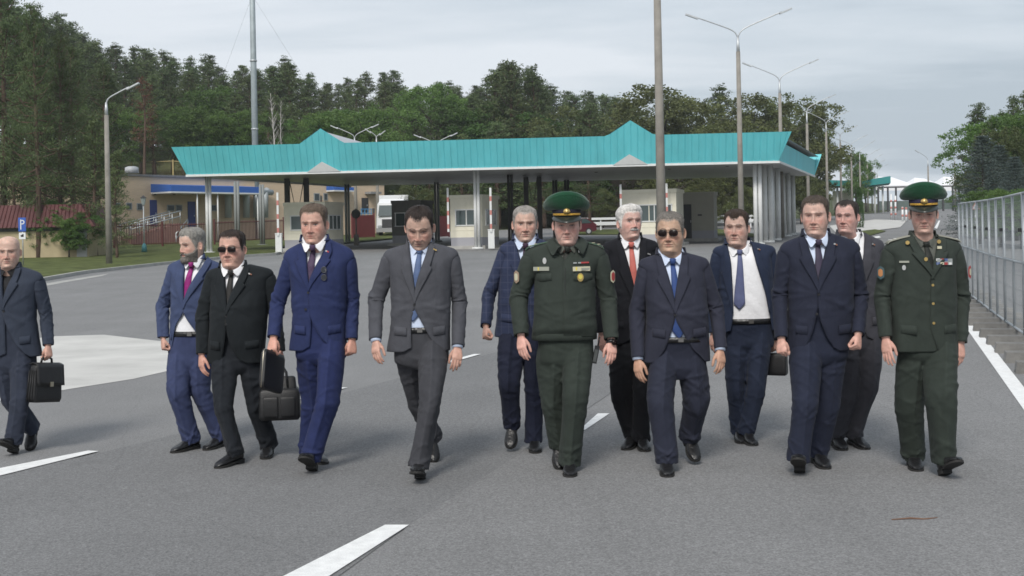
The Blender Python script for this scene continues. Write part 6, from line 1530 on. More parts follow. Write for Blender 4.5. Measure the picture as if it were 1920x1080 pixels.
for i, (px, m_) in enumerate(((1078, GREYR), (1087, GREYR), (1093, REDR), (1100, REDR))): plate(c, px, 493 - i * .3, .024 if i < 2 else .03, .010, m_, 'ribbon', JK)
plate(c, 1087, 471, .020, .016, WHT, 'collar_pin', JK, off=.03)
# laid-down collar, zip and waistband of the blouson
cl = c['collar'](c['zN'] - .030, .80, .046 * c['k'], c['nr'] + .018, c['nr'] + .072, front=.46)
cl.build('collar', UNI, JK, True)
zb_ = np.linspace(c['Lc'](1058, 502)[2], c['zH'] + .03, 30); xz = np.array([c['Lc'](1058, 502)[0] + (c['Lc'](1057, 630)[0] - c['Lc'](1058, 502)[0]) * t for t in np.linspace(0, 1, 30)])
mb = MB(); mb.tube(np.stack((xz, c['front_y'](xz, zb_) - .006, zb_), -1), .004, 6); mb.build('zip', mat('zip_dark', (.012, .015, .012), .5), JK, True)
rows = []
a = np.arange(60) * 2 * math.pi / 60
for dz, g in ((.030, .004), (.026, .012), (.0, .013), (-.022, .011), (-.024, .0)): rows.append(c['ring'](np.full(60, c['zH'] + dz), a, g))
mb = MB(); mb.add(np.concatenate(rows), gridq(5, 60, True)); mb.build('waistband', UNI, JK, True)
for px in (1015, 1091):                                             # breast pocket flaps
    q = c['Lc'](px, 512); gx = np.linspace(q[0] - .065, q[0] + .065, 10); rows = []
    for dz, off in ((0, 0), (0, .006), (-.045, .008), (-.047, 0)): rows.append(np.stack((gx, c['front_y'](gx, q[2] + dz + 0 * gx) - off - .003, np.full(10, q[2] + dz) - .012 * np.exp(-((gx - q[0]) / .03) ** 2) * (dz < 0)), -1))
    mb = MB(); mb.add(np.concatenate(rows), gridq(4, 10)); mb.build('pocket_flap', UNI, JK, True)
def sleeve_patch(c, key, fr, w, h, mats):
    ar = c['arms'][key]; sd = -1 if key == 'a' else 1; k = c['k']; P = ar['J'] + (ar['E'] - ar['J']) * fr; par = c['jk']
    for i, (m_, s) in enumerate(mats):
        a = np.arange(16) * 2 * math.pi / 16; r = .082 * k + .004 + i * .0015
        th = np.linspace(-.34, .34, 7) * s * w; zz_ = np.linspace(-.5, .5, 7) * h * s; V = []
        for z in zz_:
            wz = math.sqrt(max(0, 1 - (2 * z / (h * s)) ** 4)) * .98 + .02; an = th * wz + R(-42)
            V.append(np.stack((P[0] + sd * r * np.cos(an), P[1] + r * 1.08 * np.sin(an), np.full(7, P[2] + z) + 0 * an), -1))
        par = mk('sleeve_patch' if i == 0 else 'patch_emblem', np.array(V).reshape(-1, 3), gridq(7, 7), m_, par)
sleeve_patch(c, 'a', .42, .9, .09, [(mat('patch_brown', (.30, .22, .16), .8), 1), (PALE, .6)])
sleeve_patch(c, 'b', .42, .9, .09, [(PALE, 1), (REDR, .7)])
# watch and radio
ar = c['arms']['b']; d = ar['W'] - ar['E']; d /= np.linalg.norm(d); wp = ar['W'] + d * .012
mb = MB(); mb.tube((wp - d * .011, wp + d * .011), .034, 18); wt = mb.build('wrist_watch', BLACKPL, c['root'], True)
mb = MB(); mb.tube((wp + np.array((.014, -.030, 0)), wp + np.array((.021, -.044, 0))), .019, 18); mb.build('watch_face', LENS, wt, True)
root = c['root']; rp = c['Lc'](1117, 662, -.03)
tl = empty('walkie_talkie', np.array(root.location) + rp); tag(tl, 'black walkie-talkie with clip hanging at the hip of the officer in the blouson', 'radio')
mb = MB(); Mr = Matrix.Rotation(R(12), 3, 'Y'); mb.box((0, 0, -.01), (.030, .05, .12), M=Mr); mb.build('radio_body', BLACKPL, tl)
mb = MB(); mb.box((-.004, -.027, -.015), (.022, .006, .085), M=Mr); mb.build('keypad', mat('radio_grey', (.06, .065, .065), .5), tl)
mb = MB(); mb.tube(((.016, .01, .045), (.030, .012, .11)), .0055, 8); mb.build('antenna', BLACKPL, tl, True)
# tunic officer
c = CT['officer_b']; JK = c['jk']
for sd in (-1, 1): epaulette(c, sd, mat('epaulette_dark', (.022, .032, .024), .8), mat('braid_pale', (.26, .26, .22), .6), 2, True)
for px, py in ((1702, 455), (1760, 453)): plate(c, px, py, .026, .026, GOLD, 'collar_badge', JK, round_=True, off=.028)
plate(c, 1761, 464, .030, .018, PALE, 'flag_pin', JK, off=.026)
plate(c, 1697, 491, .062, .013, TAGG, 'name_plate', JK); plate(c, 1697, 502, .024, .034, SILVER, 'oval_badge', JK, round_=True)
rb = plate(c, 1770, 491, .112, .040, GREYR, 'ribbon_bar', JK)
for i, (dx, dy, m_) in enumerate(((-12, -4, WHT), (-5, -4, REDR), (2, -4, BLUR), (9, -4, GREYR), (-12, 3, BLUR), (-5, 3, PALE), (2, 3, REDR), (9, 3, WHT))): plate(c, 1770 + dx, 491 + dy, .024, .016, m_, 'ribbon', rb, off=.0145)
plate(c, 1736, 486, .024, .026, GOLD, 'tie_badge', CT['officer_b']['shirt'], round_=True, off=.022)
sleeve_patch(c, 'a', .40, .9, .09, [(mat('patch_teal', (.05, .09, .10), .8), 1), (mat('patch_orange', (.45, .20, .08), .8), .6)])
sleeve_patch(c, 'b', .40, .9, .09, [(REDR, 1), (PALE, .55)])
# sunglasses hooked on the royal blue jacket
c = CT['royal']; q = c['Lc'](613, 510); y = c['front_y'](q[0], q[2]) - .012
g = empty('sunglasses', np.array(c['root'].location) + np.array((q[0], y, q[2]))); tag(g, 'grey sunglasses hooked on the breast of the royal blue jacket', 'sunglasses')
mb = MB(); fr = MB()
for dz in (.020, -.034):
    a = np.arange(18) * 2 * math.pi / 18; pts = np.stack((.019 * np.cos(a), -.004 + 0 * a, dz + .021 * np.sin(a)), -1); mb.prism(pts, (0, -.003, 0)); fr.tube(np.concatenate((pts, pts[:1])) - np.array((0, .002, 0)), .0018, 6)
fr.tube(((.006, -.004, .042), (.016, -.008, .0), (.014, -.008, -.05)), .002, 6)
fr.build('frame', mat('frame_grey', (.10, .10, .11), .35, metal=.5), g, True); mb.build('lens', mat('lens_grey', (.03, .033, .04), .15), g)

# ---- bags: each one hangs from a hand and is a thing of its own
BAGL = mat('bag_leather', (.012, .012, .013), .5, var=.3, vscale=12, bump=.15, bscale=110)
BRASS = mat('clasp_metal', (.55, .50, .40), .3, metal=.9)
def bag_root(c, key, label, name, dz=0.0):
    g = c['arms'][key]['grip'] + np.array(c['root'].location)
    e = empty(name, g); tag(e, label, 'bag'); return e
def rbox(mb, w, d, h, z0, r=.02, bulge=0.0, taper=0.0, M=None, n=5, c0=(0, 0)):
    """soft box: stacked rounded-rectangle rings"""
    m = 40; a = np.arange(m) * 2 * math.pi / m; rows = []
    for t in np.concatenate(([0.0], np.linspace(0.0, 1, n + 6), [1.0])):
        e = .22; s = 1 + bulge * math.sin(math.pi * t); 
        edge = 1 - .10 * (max(0, abs(t - .5) * 2 - .85) / .15) ** 2
        ww, dd = w / 2 * edge * (1 - taper * .15 * t), d / 2 * s * edge * (1 - taper * t)
        rows.append(np.stack((c0[0] + ww * np.sign(np.cos(a)) * np.abs(np.cos(a)) ** e, c0[1] + dd * np.sign(np.sin(a)) * np.abs(np.sin(a)) ** e, np.full(m, z0 + h * t)), -1))
    rows[0] = rows[0] * np.array((.02, .02, 1)); rows[-1] = rows[-1] * np.array((.02, .02, 1))
    V = np.concatenate(rows)
    if M is not None: V = V @ np.array(M).T
    return mb.add(V, gridq(len(rows), m, True))
# briefcase, turned three-quarters
Mz = Matrix.Rotation(R(66), 3, 'Z') @ Matrix.Rotation(R(6), 3, 'Y')
e = bag_root(CT['bald'], 'b', 'black leather briefcase with flap and clasp held by the bald man', 'briefcase')
tb = lambda V: np.asarray(V, float) @ np.array(Mz).T
mb = MB(); rbox(mb, .28, .10, .30, -.345, taper=.35, bulge=.05, M=Mz); mb.build('case', BAGL, e, True)
n = 12; u = np.linspace(0, 1, n); prof = np.stack((np.interp(u, (0, .3, .45, 1), (.042, .0, -.042, -.062)), np.interp(u, (0, .3, .45, 1), (-.055, -.040, -.055, -.215))), -1)
V = []
for x in np.linspace(-.138, .138, 8): V.append(np.stack((np.full(n, x), prof[:, 0], prof[:, 1]), -1))
fl = mk('flap', tb(np.array(V).reshape(-1, 3)), gridq(8, n), BAGL, e); md = fl.modifiers.new('t', 'SOLIDIFY'); md.thickness = .006; md.offset = 0
mb = MB(); mb.box((0, -.068, -.205), (.030, .008, .036)); mb.V[0] = tb(mb.V[0]); mb.build('clasp', BRASS, e)
mb = MB(); mb.tube(tb([(-.055, 0, -.042), (-.05, 0, -.012), (-.02, 0, .004), (.02, 0, .004), (.05, 0, -.012), (.055, 0, -.042)]), .009, 8); mb.build('handle', BAGL, e, True)
mb = MB()
for dx in (-.06, -.02, .02, .06): mb.tube(tb([(-.141, dx * .7, -.34), (-.139, dx * .5, -.10)]), .004, 6)
mb.build('gusset_fold', BAGL, e, True)
# slim portfolio
Mz = Matrix.Rotation(R(79), 3, 'Z') @ Matrix.Rotation(R(14), 3, 'Y')
e = bag_root(CT['royal'], 'a', 'slim black zipped portfolio held by the man in royal blue', 'portfolio')
mb = MB(); rbox(mb, .36, .042, .27, -.275, M=Mz, bulge=.1); mb.build('case', BAGL, e, True)
mb = MB(); mb.tube(tb([(-.178, 0, -.27), (-.178, 0, -.02), (-.165, 0, -.005), (.165, 0, -.005), (.178, 0, -.02), (.178, 0, -.27)]), .0035, 6); mb.build('zip', BRASS, e, True)
mb = MB(); mb.tube(tb([(-.05, 0, -.01), (-.045, 0, .004), (.045, 0, .004), (.05, 0, -.01)]), .006, 6); mb.build('handle', BAGL, e, True)
# soft bag with two pockets
e = bag_root(CT['shades'], 'b', 'soft black leather bag with two front pockets held by the man in square sunglasses', 'soft_bag')
Mz = Matrix.Rotation(R(8), 3, 'Z'); tb = lambda V: np.asarray(V, float) @ np.array(Mz).T
mb = MB(); rbox(mb, .30, .15, .23, -.40, bulge=.18, taper=.20, M=Mz); rbox(mb, .25, .11, .10, -.185, bulge=.05, taper=.6, M=Mz); mb.build('case', BAGL, e, True)
for sx in (-.062, .062):
    mb = MB(); rbox(mb, .105, .035, .15, -.375, bulge=.3, c0=(sx, -.072), M=Mz); mb.build('pocket', BAGL, e, True)
for sy in (-.03, .03):
    mb = MB(); mb.tube(tb([(-.06, sy * 1.8, -.16), (-.05, sy * 1.2, -.06), (-.02, sy * .3, .0), (.02, sy * .3, .0), (.05, sy * 1.2, -.06), (.06, sy * 1.8, -.16)]), .0075, 8); mb.build('handle', BAGL, e, True)
mb = MB(); mb.tube(tb([(-.12, 0, -.118), (.12, 0, -.118)]), .005, 6); mb.build('zip', BRASS, e, True)
# satchel behind
c = CT['open']; e = bag_root(c, 'b', 'black satchel on a long strap carried by the man with the open jacket', 'satchel')
mb = MB(); rbox(mb, .20, .09, .17, -.20, bulge=.15, taper=.2, M=Matrix.Rotation(R(-25), 3, 'Z')); mb.build('case', BAGL, e, True)
mb = MB(); mb.tube([(-.07, .02, -.05), (-.06, .01, .03), (-.01, 0, .06), (.03, 0, .01), (.07, -.02, -.05)], .007, 8); mb.build('strap', BAGL, e, True)
# ================================================================== TREES
def leafmat(name, cols, trans=.25):
    m = bpy.data.materials.new(name); m.use_nodes = True; nt = m.node_tree; b = nt.nodes['Principled BSDF']
    tc = nd(m, 'ShaderNodeTexCoord'); n = nd(m, 'ShaderNodeTexNoise'); n.inputs['Scale'].default_value = 9; n.inputs['Detail'].default_value = 6; n.inputs['Roughness'].default_value = .7
    oi = nd(m, 'ShaderNodeObjectInfo'); ad = nd(m, 'ShaderNodeVectorMath'); ad.operation = 'ADD'; lk(m, tc.outputs['Object'], ad.inputs[0]); lk(m, oi.outputs['Location'], ad.inputs[1]); lk(m, ad.outputs[0], n.inputs['Vector'])
    rp = nd(m, 'ShaderNodeValToRGB'); e = rp.color_ramp.elements; e[0].position = .30; e[1].position = .72; e[0].color = (*cols[0], 1); e[1].color = (*cols[2], 1); k = e.new(.5); k.color = (*cols[1], 1)
    lk(m, n.outputs['Fac'], rp.inputs[0]); hs = nd(m, 'ShaderNodeHueSaturation'); r1 = nd(m, 'ShaderNodeMapRange'); r1.inputs[3].default_value = .72; r1.inputs[4].default_value = 1.28
    r2 = nd(m, 'ShaderNodeMapRange'); r2.inputs[3].default_value = .485; r2.inputs[4].default_value = .515
    sp = nd(m, 'ShaderNodeMath'); sp.operation = 'FRACT'; ml = nd(m, 'ShaderNodeMath'); ml.operation = 'MULTIPLY'; ml.inputs[1].default_value = 17.3; lk(m, oi.outputs['Random'], ml.inputs[0]); lk(m, ml.outputs[0], sp.inputs[0])
    lk(m, oi.outputs['Random'], r1.inputs[0]); lk(m, sp.outputs[0], r2.inputs[0]); lk(m, r1.outputs[0], hs.inputs['Value']); lk(m, r2.outputs[0], hs.inputs['Hue']); lk(m, rp.outputs[0], hs.inputs['Color'])
    lk(m, hs.outputs[0], b.inputs['Base Color']); b.inputs['Roughness'].default_value = .65; b.inputs['Specular IOR Level'].default_value = .25
    tr = nd(m, 'ShaderNodeBsdfTranslucent'); mx = nd(m, 'ShaderNodeMixShader'); mx.inputs[0].default_value = trans; lk(m, hs.outputs[0], tr.inputs[0]); lk(m, b.outputs[0], mx.inputs[1]); lk(m, tr.outputs[0], mx.inputs[2])
    lk(m, mx.outputs[0], nt.nodes['Material Output'].inputs[0]); return m
PINE_L = leafmat('pine_needles', ((.058, .086, .036), (.092, .128, .052), (.140, .180, .074)), .2)
DEC_L = leafmat('broad_leaves', ((.058, .115, .030), (.098, .175, .046), (.150, .24, .068)), .35)
OAK_L = leafmat('olive_leaves', ((.068, .086, .032), (.112, .134, .050), (.160, .182, .070)), .3)
SPR_L = leafmat('blue_spruce_needles', ((.050, .075, .068), (.085, .115, .106), (.140, .175, .160)), .15)
DEAD_L = leafmat('dead_needles', ((.11, .050, .030), (.16, .075, .045), (.22, .11, .07)), .2)
TWIG_L = leafmat('grey_twigs', ((.10, .09, .08), (.15, .135, .12), (.20, .18, .16)), .1)
THU_L = leafmat('thuja_sprays', ((.020, .055, .012), (.036, .090, .018), (.06, .13, .03)), .2)
BARK = mat('pine_bark', (.095, .062, .045), .95, var=.35, vscale=6, bump=.6, bscale=20)
BARKR = mat('pine_bark_red', (.20, .095, .055), .95, var=.3, vscale=6, bump=.5, bscale=20)
BARKB = mat('birch_bark', (.50, .48, .45), .9, var=.3, vscale=8); BARKD = mat('dark_bark', (.060, .050, .040), .95, var=.3, vscale=6, bump=.6, bscale=20)
def leaves(C, Rd, n, size, asp, r, flat=.0, up=.0):
    """n leaf blades around each clump centre C (m,3) with radii Rd (m,3)"""
    m = len(C); P = r.normal(0, .55, (m, n, 3)); ln = np.linalg.norm(P, axis=2, keepdims=True); P = P / np.maximum(ln, 1e-6) * np.minimum(ln, 1.15) 
    P = (C[:, None] + P * Rd[:, None]).reshape(-1, 3); N = len(P)
    D = r.normal(0, 1, (N, 3)); D[:, 2] = D[:, 2] * (1 - flat) + up; D /= np.linalg.norm(D, axis=1)[:, None]
    S = np.cross(D, r.normal(0, 1, (N, 3))); S /= np.linalg.norm(S, axis=1)[:, None] + 1e-9
    L = size * r.uniform(.6, 1.35, (N, 1)); W = L * asp
    V = np.stack((P - D * L * .5, P + S * W * .5, P + D * L * .5, P - S * W * .5), 1)
    return V.reshape(-1, 3), np.arange(N * 4).reshape(N, 4)
def proto_tree(name, kind, seed, h=1.0):
    r = np.random.default_rng(seed); tb = MB(); C, Rd = [], []; par = empty(name); 
    if kind in ('pine', 'bigpine', 'dead'):
        lean = r.normal(0, .02, 2); tp = lambda t: np.array((lean[0] * t + .012 * math.sin(5 * t + seed), lean[1] * t + .012 * math.cos(4 * t + seed), t))
        T = np.linspace(-.02, .98, 12); tb.tube([tp(t) for t in T], np.interp(T, (0, .5, 1), (.0165, .0115, .002)), 8)
        lo = {'pine': r.uniform(.08, .22), 'bigpine': r.uniform(.24, .32), 'dead': .35}[kind]; nb_ = {'pine': 84, 'bigpine': 84, 'dead': 40}[kind]
        for i in range(nb_):
            t = lo + (.985 - lo) * (i + r.uniform(0, 1)) / nb_; f = (t - lo) / (1 - lo); az = i * 2.4 + r.normal(0, .5)
            L = ((.20 if kind == 'pine' else .15) * (1 - f) ** .72 + .016) * r.uniform(.55, 1.25) * (1.15 if kind == 'bigpine' else 1) * (.55 + .45 * min(1, f * 5 + .3)); el = R(-8 + 50 * f) + r.normal(0, .2)
            d = np.array((math.cos(az) * math.cos(el), math.sin(az) * math.cos(el), math.sin(el))); p0 = tp(t); mid = p0 + d * L * .55 + (0, 0, -.012); p1 = p0 + d * L + (0, 0, .012)
            tb.tube([p0, mid, p1], (.0038 * (1 - f * .6), .0026, .0012), 5, False)
            for s in ((.45, .75, 1.0) if L > .06 else (.7, 1.0)):
                C.append(p0 + (p1 - p0) * s + r.normal(0, .010, 3)); q = .028 * r.uniform(.7, 1.35) * (.75 + .5 * (1 - f)); Rd.append((q * 1.15, q * 1.15, q * .62))
        C.append(tp(1.0)); Rd.append((.012, .012, .03))
        n = {'pine': 34, 'bigpine': 80, 'dead': 22}[kind]; V, q = leaves(np.array(C), np.array(Rd), n, .0165 if kind != 'bigpine' else .0095, .38, r, up=.35)
        mt = DEAD_L if kind == 'dead' else PINE_L; bk = BARK
    elif kind == 'spruce':
        tb.tube([(0, 0, -.02), (0, 0, 1)], (.02, .002), 8); lev = 26
        for i in range(lev):
            t = .06 + .93 * i / lev; f = (t - .06) / .94; L0 = .25 * (1 - f) ** .85 + .008
            for j in range(9):
                az = j * 2 * math.pi / 9 + i * .7 + r.normal(0, .15); L = L0 * r.uniform(.75, 1.15); d = np.array((math.cos(az), math.sin(az), -.18 + .5 * f))
                p0 = np.array((0, 0, t)); p1 = p0 + d * L + (0, 0, .03 * L / .2); 
                if i % 2 == 0: tb.tube([p0, p1], (.003, .0012), 4, False)
                for s in (.4, .7, 1.0): C.append(p0 + (p1 - p0) * s); q = .034 * (1.1 - .5 * f) * r.uniform(.8, 1.2); Rd.append((q, q, q * .55))
        V, q = leaves(np.array(C), np.array(Rd), 26, .014, .36, r, flat=.4); mt = SPR_L; bk = BARKD
    elif kind == 'thuja':
        tb.tube([(0, 0, -.01), (0, 0, .9)], (.02, .002), 6)
        for i in range(260):
            t = r.uniform(.03, .98); az = r.uniform(0, 6.3); w = .125 * (1 - t) ** .45 * min(1, .6 + t * 3); C.append((w * math.cos(az), w * math.sin(az), t)); Rd.append((.025, .025, .05))
        V, q = leaves(np.array(C), np.array(Rd), 26, .024, .35, r, up=1.2); mt = THU_L; bk = BARKD
    elif kind == 'bare':
        T = np.linspace(-.02, 1, 14); tp = lambda t: np.array((.03 * math.sin(3 * t + seed), .02 * math.sin(4 * t), t)); tb.tube([tp(t) for t in T], np.interp(T, (0, 1), (.012, .0015)), 8)
        for i in range(34):
            t = r.uniform(.3, .97); az = r.uniform(0, 6.3); L = .20 * (1.1 - t) * r.uniform(.5, 1.2) + .02; d = np.array((math.cos(az) * .6, math.sin(az) * .6, .8)); p = tp(t); e_ = p + d * L; tb.tube([p, p + d * L * .5 + (.01, 0, 0), e_], (.0034, .0022, .0008), 4, False)
            for _ in range(3): C.append(p + d * L * r.uniform(.5, 1)); Rd.append((.02, .02, .03))
        V, q = leaves(np.array(C), np.array(Rd), 9, .024, .07, r, up=.9); mt = TWIG_L; bk = BARKB
    else:                                                           # broadleaf, olive or poplar
        wx = {'broad': .30, 'oak': .40, 'poplar': .16}[kind]; lo = .12
        tb.tube([(0, 0, -.02), (.008, 0, .25), (-.006, .01, .6)], (.022, .016, .006), 8)
        for i in range(16):
            az = i * 2.4; t = .2 + .4 * i / 16; e_ = np.array((math.cos(az) * wx * .8, math.sin(az) * wx * .8, t + .25)); tb.tube([(0, 0, t), e_ * .5 + np.array((0, 0, t * .5)), e_], (.008, .005, .002), 5, False)
        lob = [(np.array((r.normal(0, wx * .45), r.normal(0, wx * .45), r.uniform(.24, .84))), r.uniform(.11, .19)) for _ in range(17)]
        lob.append((np.array((0, 0, .86)), .12))
        for c, rad in lob:
            for _ in range(24):
                u = r.normal(0, 1, 3); u /= np.linalg.norm(u); u[2] = abs(u[2]) if r.uniform() < .7 else u[2]; p = c + u * rad * np.array((1, 1, .85)) * r.uniform(.75, 1.1)
                if p[2] < lo: continue
                C.append(p); a = r.uniform(.024, .046); Rd.append((a, a, a * .75))
        V, q = leaves(np.array(C), np.array(Rd), 44, .0165, .65, r); mt = OAK_L if kind == 'oak' else DEC_L; bk = BARKD
    tb.build('trunk', bk, par, True); mk('crown', V, q, mt, par, False); return par
def pool(name, kind, seeds): return [proto_tree(name, kind, s) for s in seeds]
POOL = {'pine': pool('pine_tree', 'pine', (1, 2, 3, 4, 5)), 'bigpine': pool('pine_tree', 'bigpine', (11, 12, 13)), 'broad': pool('broadleaf_tree', 'broad', (21, 22, 23)), 'oak': pool('broadleaf_tree', 'oak', (31, 32)),
        'spruce': pool('spruce_tree', 'spruce', (41, 42)), 'thuja': pool('thuja', 'thuja', (51,)), 'dead': pool('pine_tree', 'dead', (61,)), 'bare': pool('birch_tree', 'bare', (71, 72)), 'poplar': pool('poplar_tree', 'poplar', (81,))}
USED = set(); tr_r = np.random.default_rng(5)
def plant(kind, px, ytop, Y, label, group=None, wide=1.0, i=None, base=None, cat='tree'):
    pl = POOL[kind]; j = int(tr_r.integers(0, len(pl))) if i is None else i; o = pl[j]
    if o.name in USED: o = copy_tree(o)
    else: USED.add(o.name)
    p = U(px, ytop, Y); g = float(hT(p[0], Y)) if base is None else base; h = max(p[2] - g, 1.0)
    o.location = (p[0], Y, g); o.scale = (h * wide, h * wide, h); o.rotation_euler = (0, 0, tr_r.uniform(0, 6.28)); tag(o, label, cat, group); return o
# pines in front at the left
for px, yt, Y, i, lab, w in ((-8, -45, 70, 0, 'big pine at the left edge of the grass, its crown cut by the frame', .8), (60, 16, 66, 1, 'big pine with a dark straight trunk behind the parking sign', .7), (112, 66, 68, 2, 'big pine with a leaning trunk beside the kiosk door', .75), (140, 95, 76, 0, 'bushy pine just left of the lamp post on the verge', 1.05), (45, 60, 82, 1, 'pine behind the red roofed kiosk', 1.1), (178, 120, 88, 2, 'pine rising over the peach building left of the lamp post', 1.0)):
    plant('bigpine', px, yt, Y, lab, 'pines at the left', w, i)
for px, yt, Y in ((96, 372, 67), (150, 395, 66), (62, 415, 68), (128, 408, 65.5)): plant('broad', px, yt, Y, 'low dark shrub under the pines beside the kiosk', 'shrubs under the left pines', 1.2, cat='shrub')
for px, yt, Y, w, lab in ((85, 215, 69, .85, 'shorter drooping pine between the two front trunks by the kiosk'), (178, 225, 67.5, .95, 'shorter drooping pine between the kiosk door and the lamp post'), (25, 240, 70, .8, 'small pine at the left end of the kiosk'), (214, 285, 63.5, .95, 'small drooping pine just right of the verge lamp post')): plant('pine', px, yt, Y, lab, 'pines at the left', w)
# the forest behind
TL = np.array([(-60, -40), (0, -10), (60, 15), (120, 42), (170, 72), (230, 88), (300, 95), (360, 112), (400, 98), (440, 125), (480, 128), (540, 108), (575, 130), (600, 158), (640, 150), (660, 132), (700, 145), (715, 128), (760, 165), (830, 150), (890, 165), (920, 138), (960, 120), (1000, 130), (1040, 165), (1100, 168), (1160, 182), (1240, 178), (1300, 185), (1350, 172), (1400, 178), (1460, 190), (1510, 215), (1560, 250), (1590, 290), (1620, 318)])
top = lambda px: float(np.interp(px, TL[:, 0], TL[:, 1]))
LB = {'pine': 'dark green pine in the forest behind the canopy', 'broad': 'bright green broadleaf tree at the forest edge behind the canopy', 'oak': 'round olive green broadleaf tree behind the right part of the canopy', 'bare': 'bare pale stemmed birch before the forest', 'dead': 'pine with rust brown dead needles at the forest edge'}
def forest(kind, px, yt, Y, w=1.0, lab=None): plant(kind, px, yt, Y, lab or LB[kind], 'forest trees', w)
for px in np.arange(-70, 1210, 21):                                # far rank: the skyline
    q = px + tr_r.uniform(-12, 12); forest('pine', q, top(q) + abs(tr_r.normal(0, 9)), 172 + tr_r.uniform(-8, 22), tr_r.uniform(1.15, 1.6))
for px in np.arange(-60, 1190, 26):
    q = px + tr_r.uniform(-14, 14); forest('pine', q, top(q) + 12 + abs(tr_r.normal(0, 14)), 152 + tr_r.uniform(-6, 8), tr_r.uniform(1.2, 1.65))
for px in np.arange(150, 1180, 34):
    q = px + tr_r.uniform(-16, 16); k_ = 'broad' if tr_r.uniform() < .35 else 'pine'; forest(k_, q, top(q) + 48 + abs(tr_r.normal(0, 22)), 136 + tr_r.uniform(-5, 6), tr_r.uniform(1.1, 1.45))
for px in np.arange(190, 1150, 48):
    q = px + tr_r.uniform(-18, 18); k_ = 'broad' if tr_r.uniform() < .55 else 'pine'; forest(k_, q, top(q) + 85 + abs(tr_r.normal(0, 20)), 124 + tr_r.uniform(-3, 4), tr_r.uniform(1.2, 1.6))
for px, yt, Y, kd, w in ((270, 150, 122, 'dead', 1.1), (510, 175, 118, 'bare', 1.0), (528, 190, 119, 'bare', .9), (640, 205, 121, 'broad', 1.1), (690, 190, 122, 'broad', 1.1), (590, 215, 120, 'broad', 1.1), (455, 200, 121, 'broad', 1.2), (820, 150, 134, 'broad', 1.1), (960, 121, 130, 'pine', 1.25), (925, 138, 132, 'pine', 1.2), (1000, 135, 131, 'pine', 1.1),
                      (1240, 162, 128, 'oak', 1.15), (1290, 178, 132, 'oak', 1.0), (1180, 190, 136, 'oak', 1.0), (1350, 166, 140, 'pine', 1.3), (1405, 172, 134, 'oak', 1.05), (1440, 178, 138, 'oak', .85), (1478, 190, 142, 'oak', .85), (1520, 232, 160, 'oak', .62), (1330, 230, 118, 'oak', 1.0), (1420, 250, 116, 'oak', .9), (1475, 258, 120, 'oak', .75), (1270, 260, 112, 'oak', 1.0), (1520, 285, 138, 'oak', .7), (1120, 200, 126, 'pine', 1.3), (1060, 195, 128, 'oak', 1.0)):
    forest(kd, px, yt, Y, w * (1.3 if kd == 'oak' else 1))
for px, yt, Y in ((1340, 330, 106), (1390, 345, 104), (1300, 345, 108), (1210, 350, 112), (1130, 352, 118), (760, 345, 104), (800, 352, 102), (1500, 345, 118), (1530, 340, 125)): plant('oak', px, yt, Y, 'dark bush seen under the canopy behind the booths', 'bushes seen under the canopy', 1.1, cat='bush')
for px, yt, Y in ((1010, 250, 96), (1100, 245, 100)): plant('bigpine', px, yt, Y, 'pine whose drooping boughs show under the canopy near the car', 'pines behind the car', 1.1)
# buildings half hidden under the canopy behind the booths
p0 = U(1075, 430, 128); r = empty('brick_house', (p0[0], 128, zt(128))); tag(r, 'brown brick house behind the white guard rail under the canopy', 'house'); mb = MB(); mb.box((4.2, 3, 2.6), (8.6, 6, 5.2)); mb.build('wall', mat('house_brown', (.20, .165, .13), .9, var=.1), r)
wz = U(1113, 385, 128)[2] - zt(128); mb = MB(); mb.box((U(1113, 385, 128)[0] - p0[0], -.03, wz), (.75, .06, 1.1)); w = mb.build('window', SWH, r); mb = MB(); mb.box((U(1113, 385, 128)[0] - p0[0], -.07, wz), (.55, .04, .9)); mb.build('pane', DKGL, w); mb = MB(); mb.box((4.2, 3, 5.3), (9.2, 6.6, .22)); mb.build('roof', ROOFG, r)
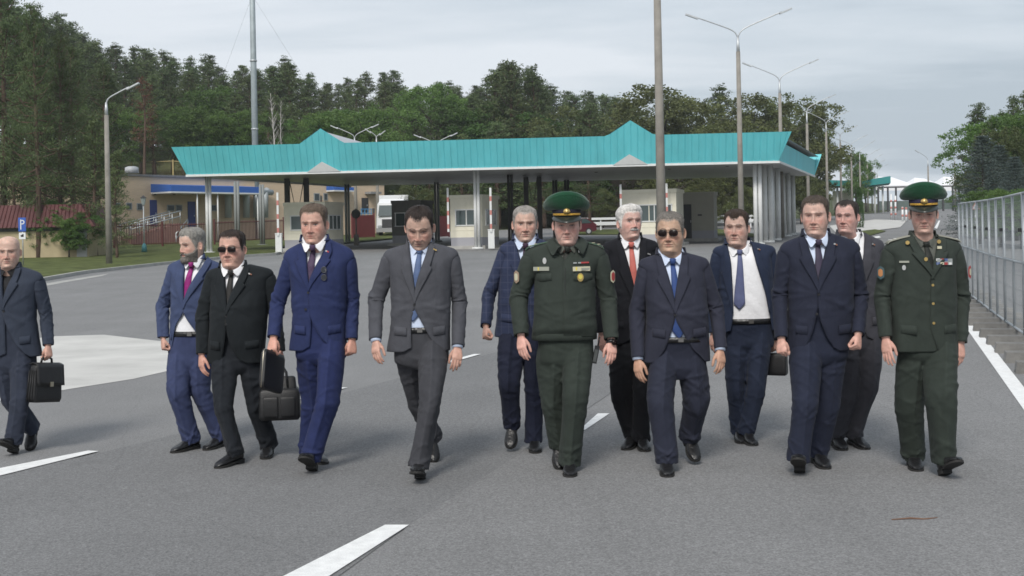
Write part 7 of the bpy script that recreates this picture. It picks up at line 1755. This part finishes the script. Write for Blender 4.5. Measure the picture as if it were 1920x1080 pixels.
# right of the road
plant('thuja', 1611, 351, 100, 'narrow clipped thuja column beside the far grass patch', None, .82, base=zt(100) - .1)
plant('poplar', 1603, 282, 185, 'slim poplar beyond the lamp row', None, 1.0); plant('poplar', 1622, 300, 215, 'small poplar farther along the lamp row', None, 1.0, 0)
for kd, px, yt, Y, w, lab in (('pine', 1832, 202, 92, 1.25, 'tall grey green pine at the left of the right hand trees'), ('pine', 1898, 186, 96, 1.1, 'pine top rising over the right edge trees'), ('pine', 1925, 180, 92, 1.2, 'pine cut by the right edge of the frame'), ('broad', 1868, 212, 84, 1.25, 'dense green broadleaf tree behind the spruces at the right'), ('broad', 1912, 205, 82, 1.15, 'green broadleaf tree at the right edge behind the fence'), ('oak', 1895, 235, 76, 1.0, 'yellowish green tree behind the fence at the right edge'),
                        ('pine', 1856, 222, 82, 1.0, 'dark pine between the green broadleaf tree and the large spruce'), ('pine', 1880, 214, 88, 1.1, 'dark pine in the middle of the trees at the right'), ('spruce', 1872, 268, 72, 1.1, 'blue spruce standing between two other spruces behind the mesh fence'), ('spruce', 1842, 250, 70, 1.15, 'large blue spruce behind the end of the mesh fence'), ('spruce', 1902, 290, 66, 1.1, 'smaller blue spruce behind the mesh fence at the right'), ('spruce', 1812, 318, 86, .85, 'small blue spruce at the left foot of the right hand trees'), ('spruce', 1935, 290, 70, .95, 'blue spruce cut by the right edge of the frame')):
    plant(kd, px, yt, Y, lab, 'trees right of the road', w * (1.25 if kd == 'spruce' else .92))
for px, yt, Y in ((1835, 350, 62), (1875, 352, 58), (1915, 350, 55)): plant('broad', px, yt, Y, 'low green shrub behind the mesh fence', 'shrubs behind the mesh fence', 1.3, cat='shrub')
for pl in POOL.values():                                            # growth forms that were not planted
    for o in pl:
        if o.name not in USED:
            for ch in list(o.children): bpy.data.objects.remove(ch)
            bpy.data.objects.remove(o)
# ---- the air: thin haze that lifts the far wood
mb = MB(); mb.box((0, 150, 21), (330, 345, 48)); HZM = bpy.data.materials.new('haze'); HZM.use_nodes = True; HZM.node_tree.nodes.clear()
_o = nd(HZM, 'ShaderNodeOutputMaterial'); _v = nd(HZM, 'ShaderNodeVolumePrincipled'); _v.inputs['Color'].default_value = (.86, .90, .95, 1); _v.inputs['Density'].default_value = .00032; _v.inputs['Anisotropy'].default_value = .0; lk(HZM, _v.outputs[0], _o.inputs['Volume'])
hz = mb.build('haze', HZM); hz['kind'] = 'stuff'
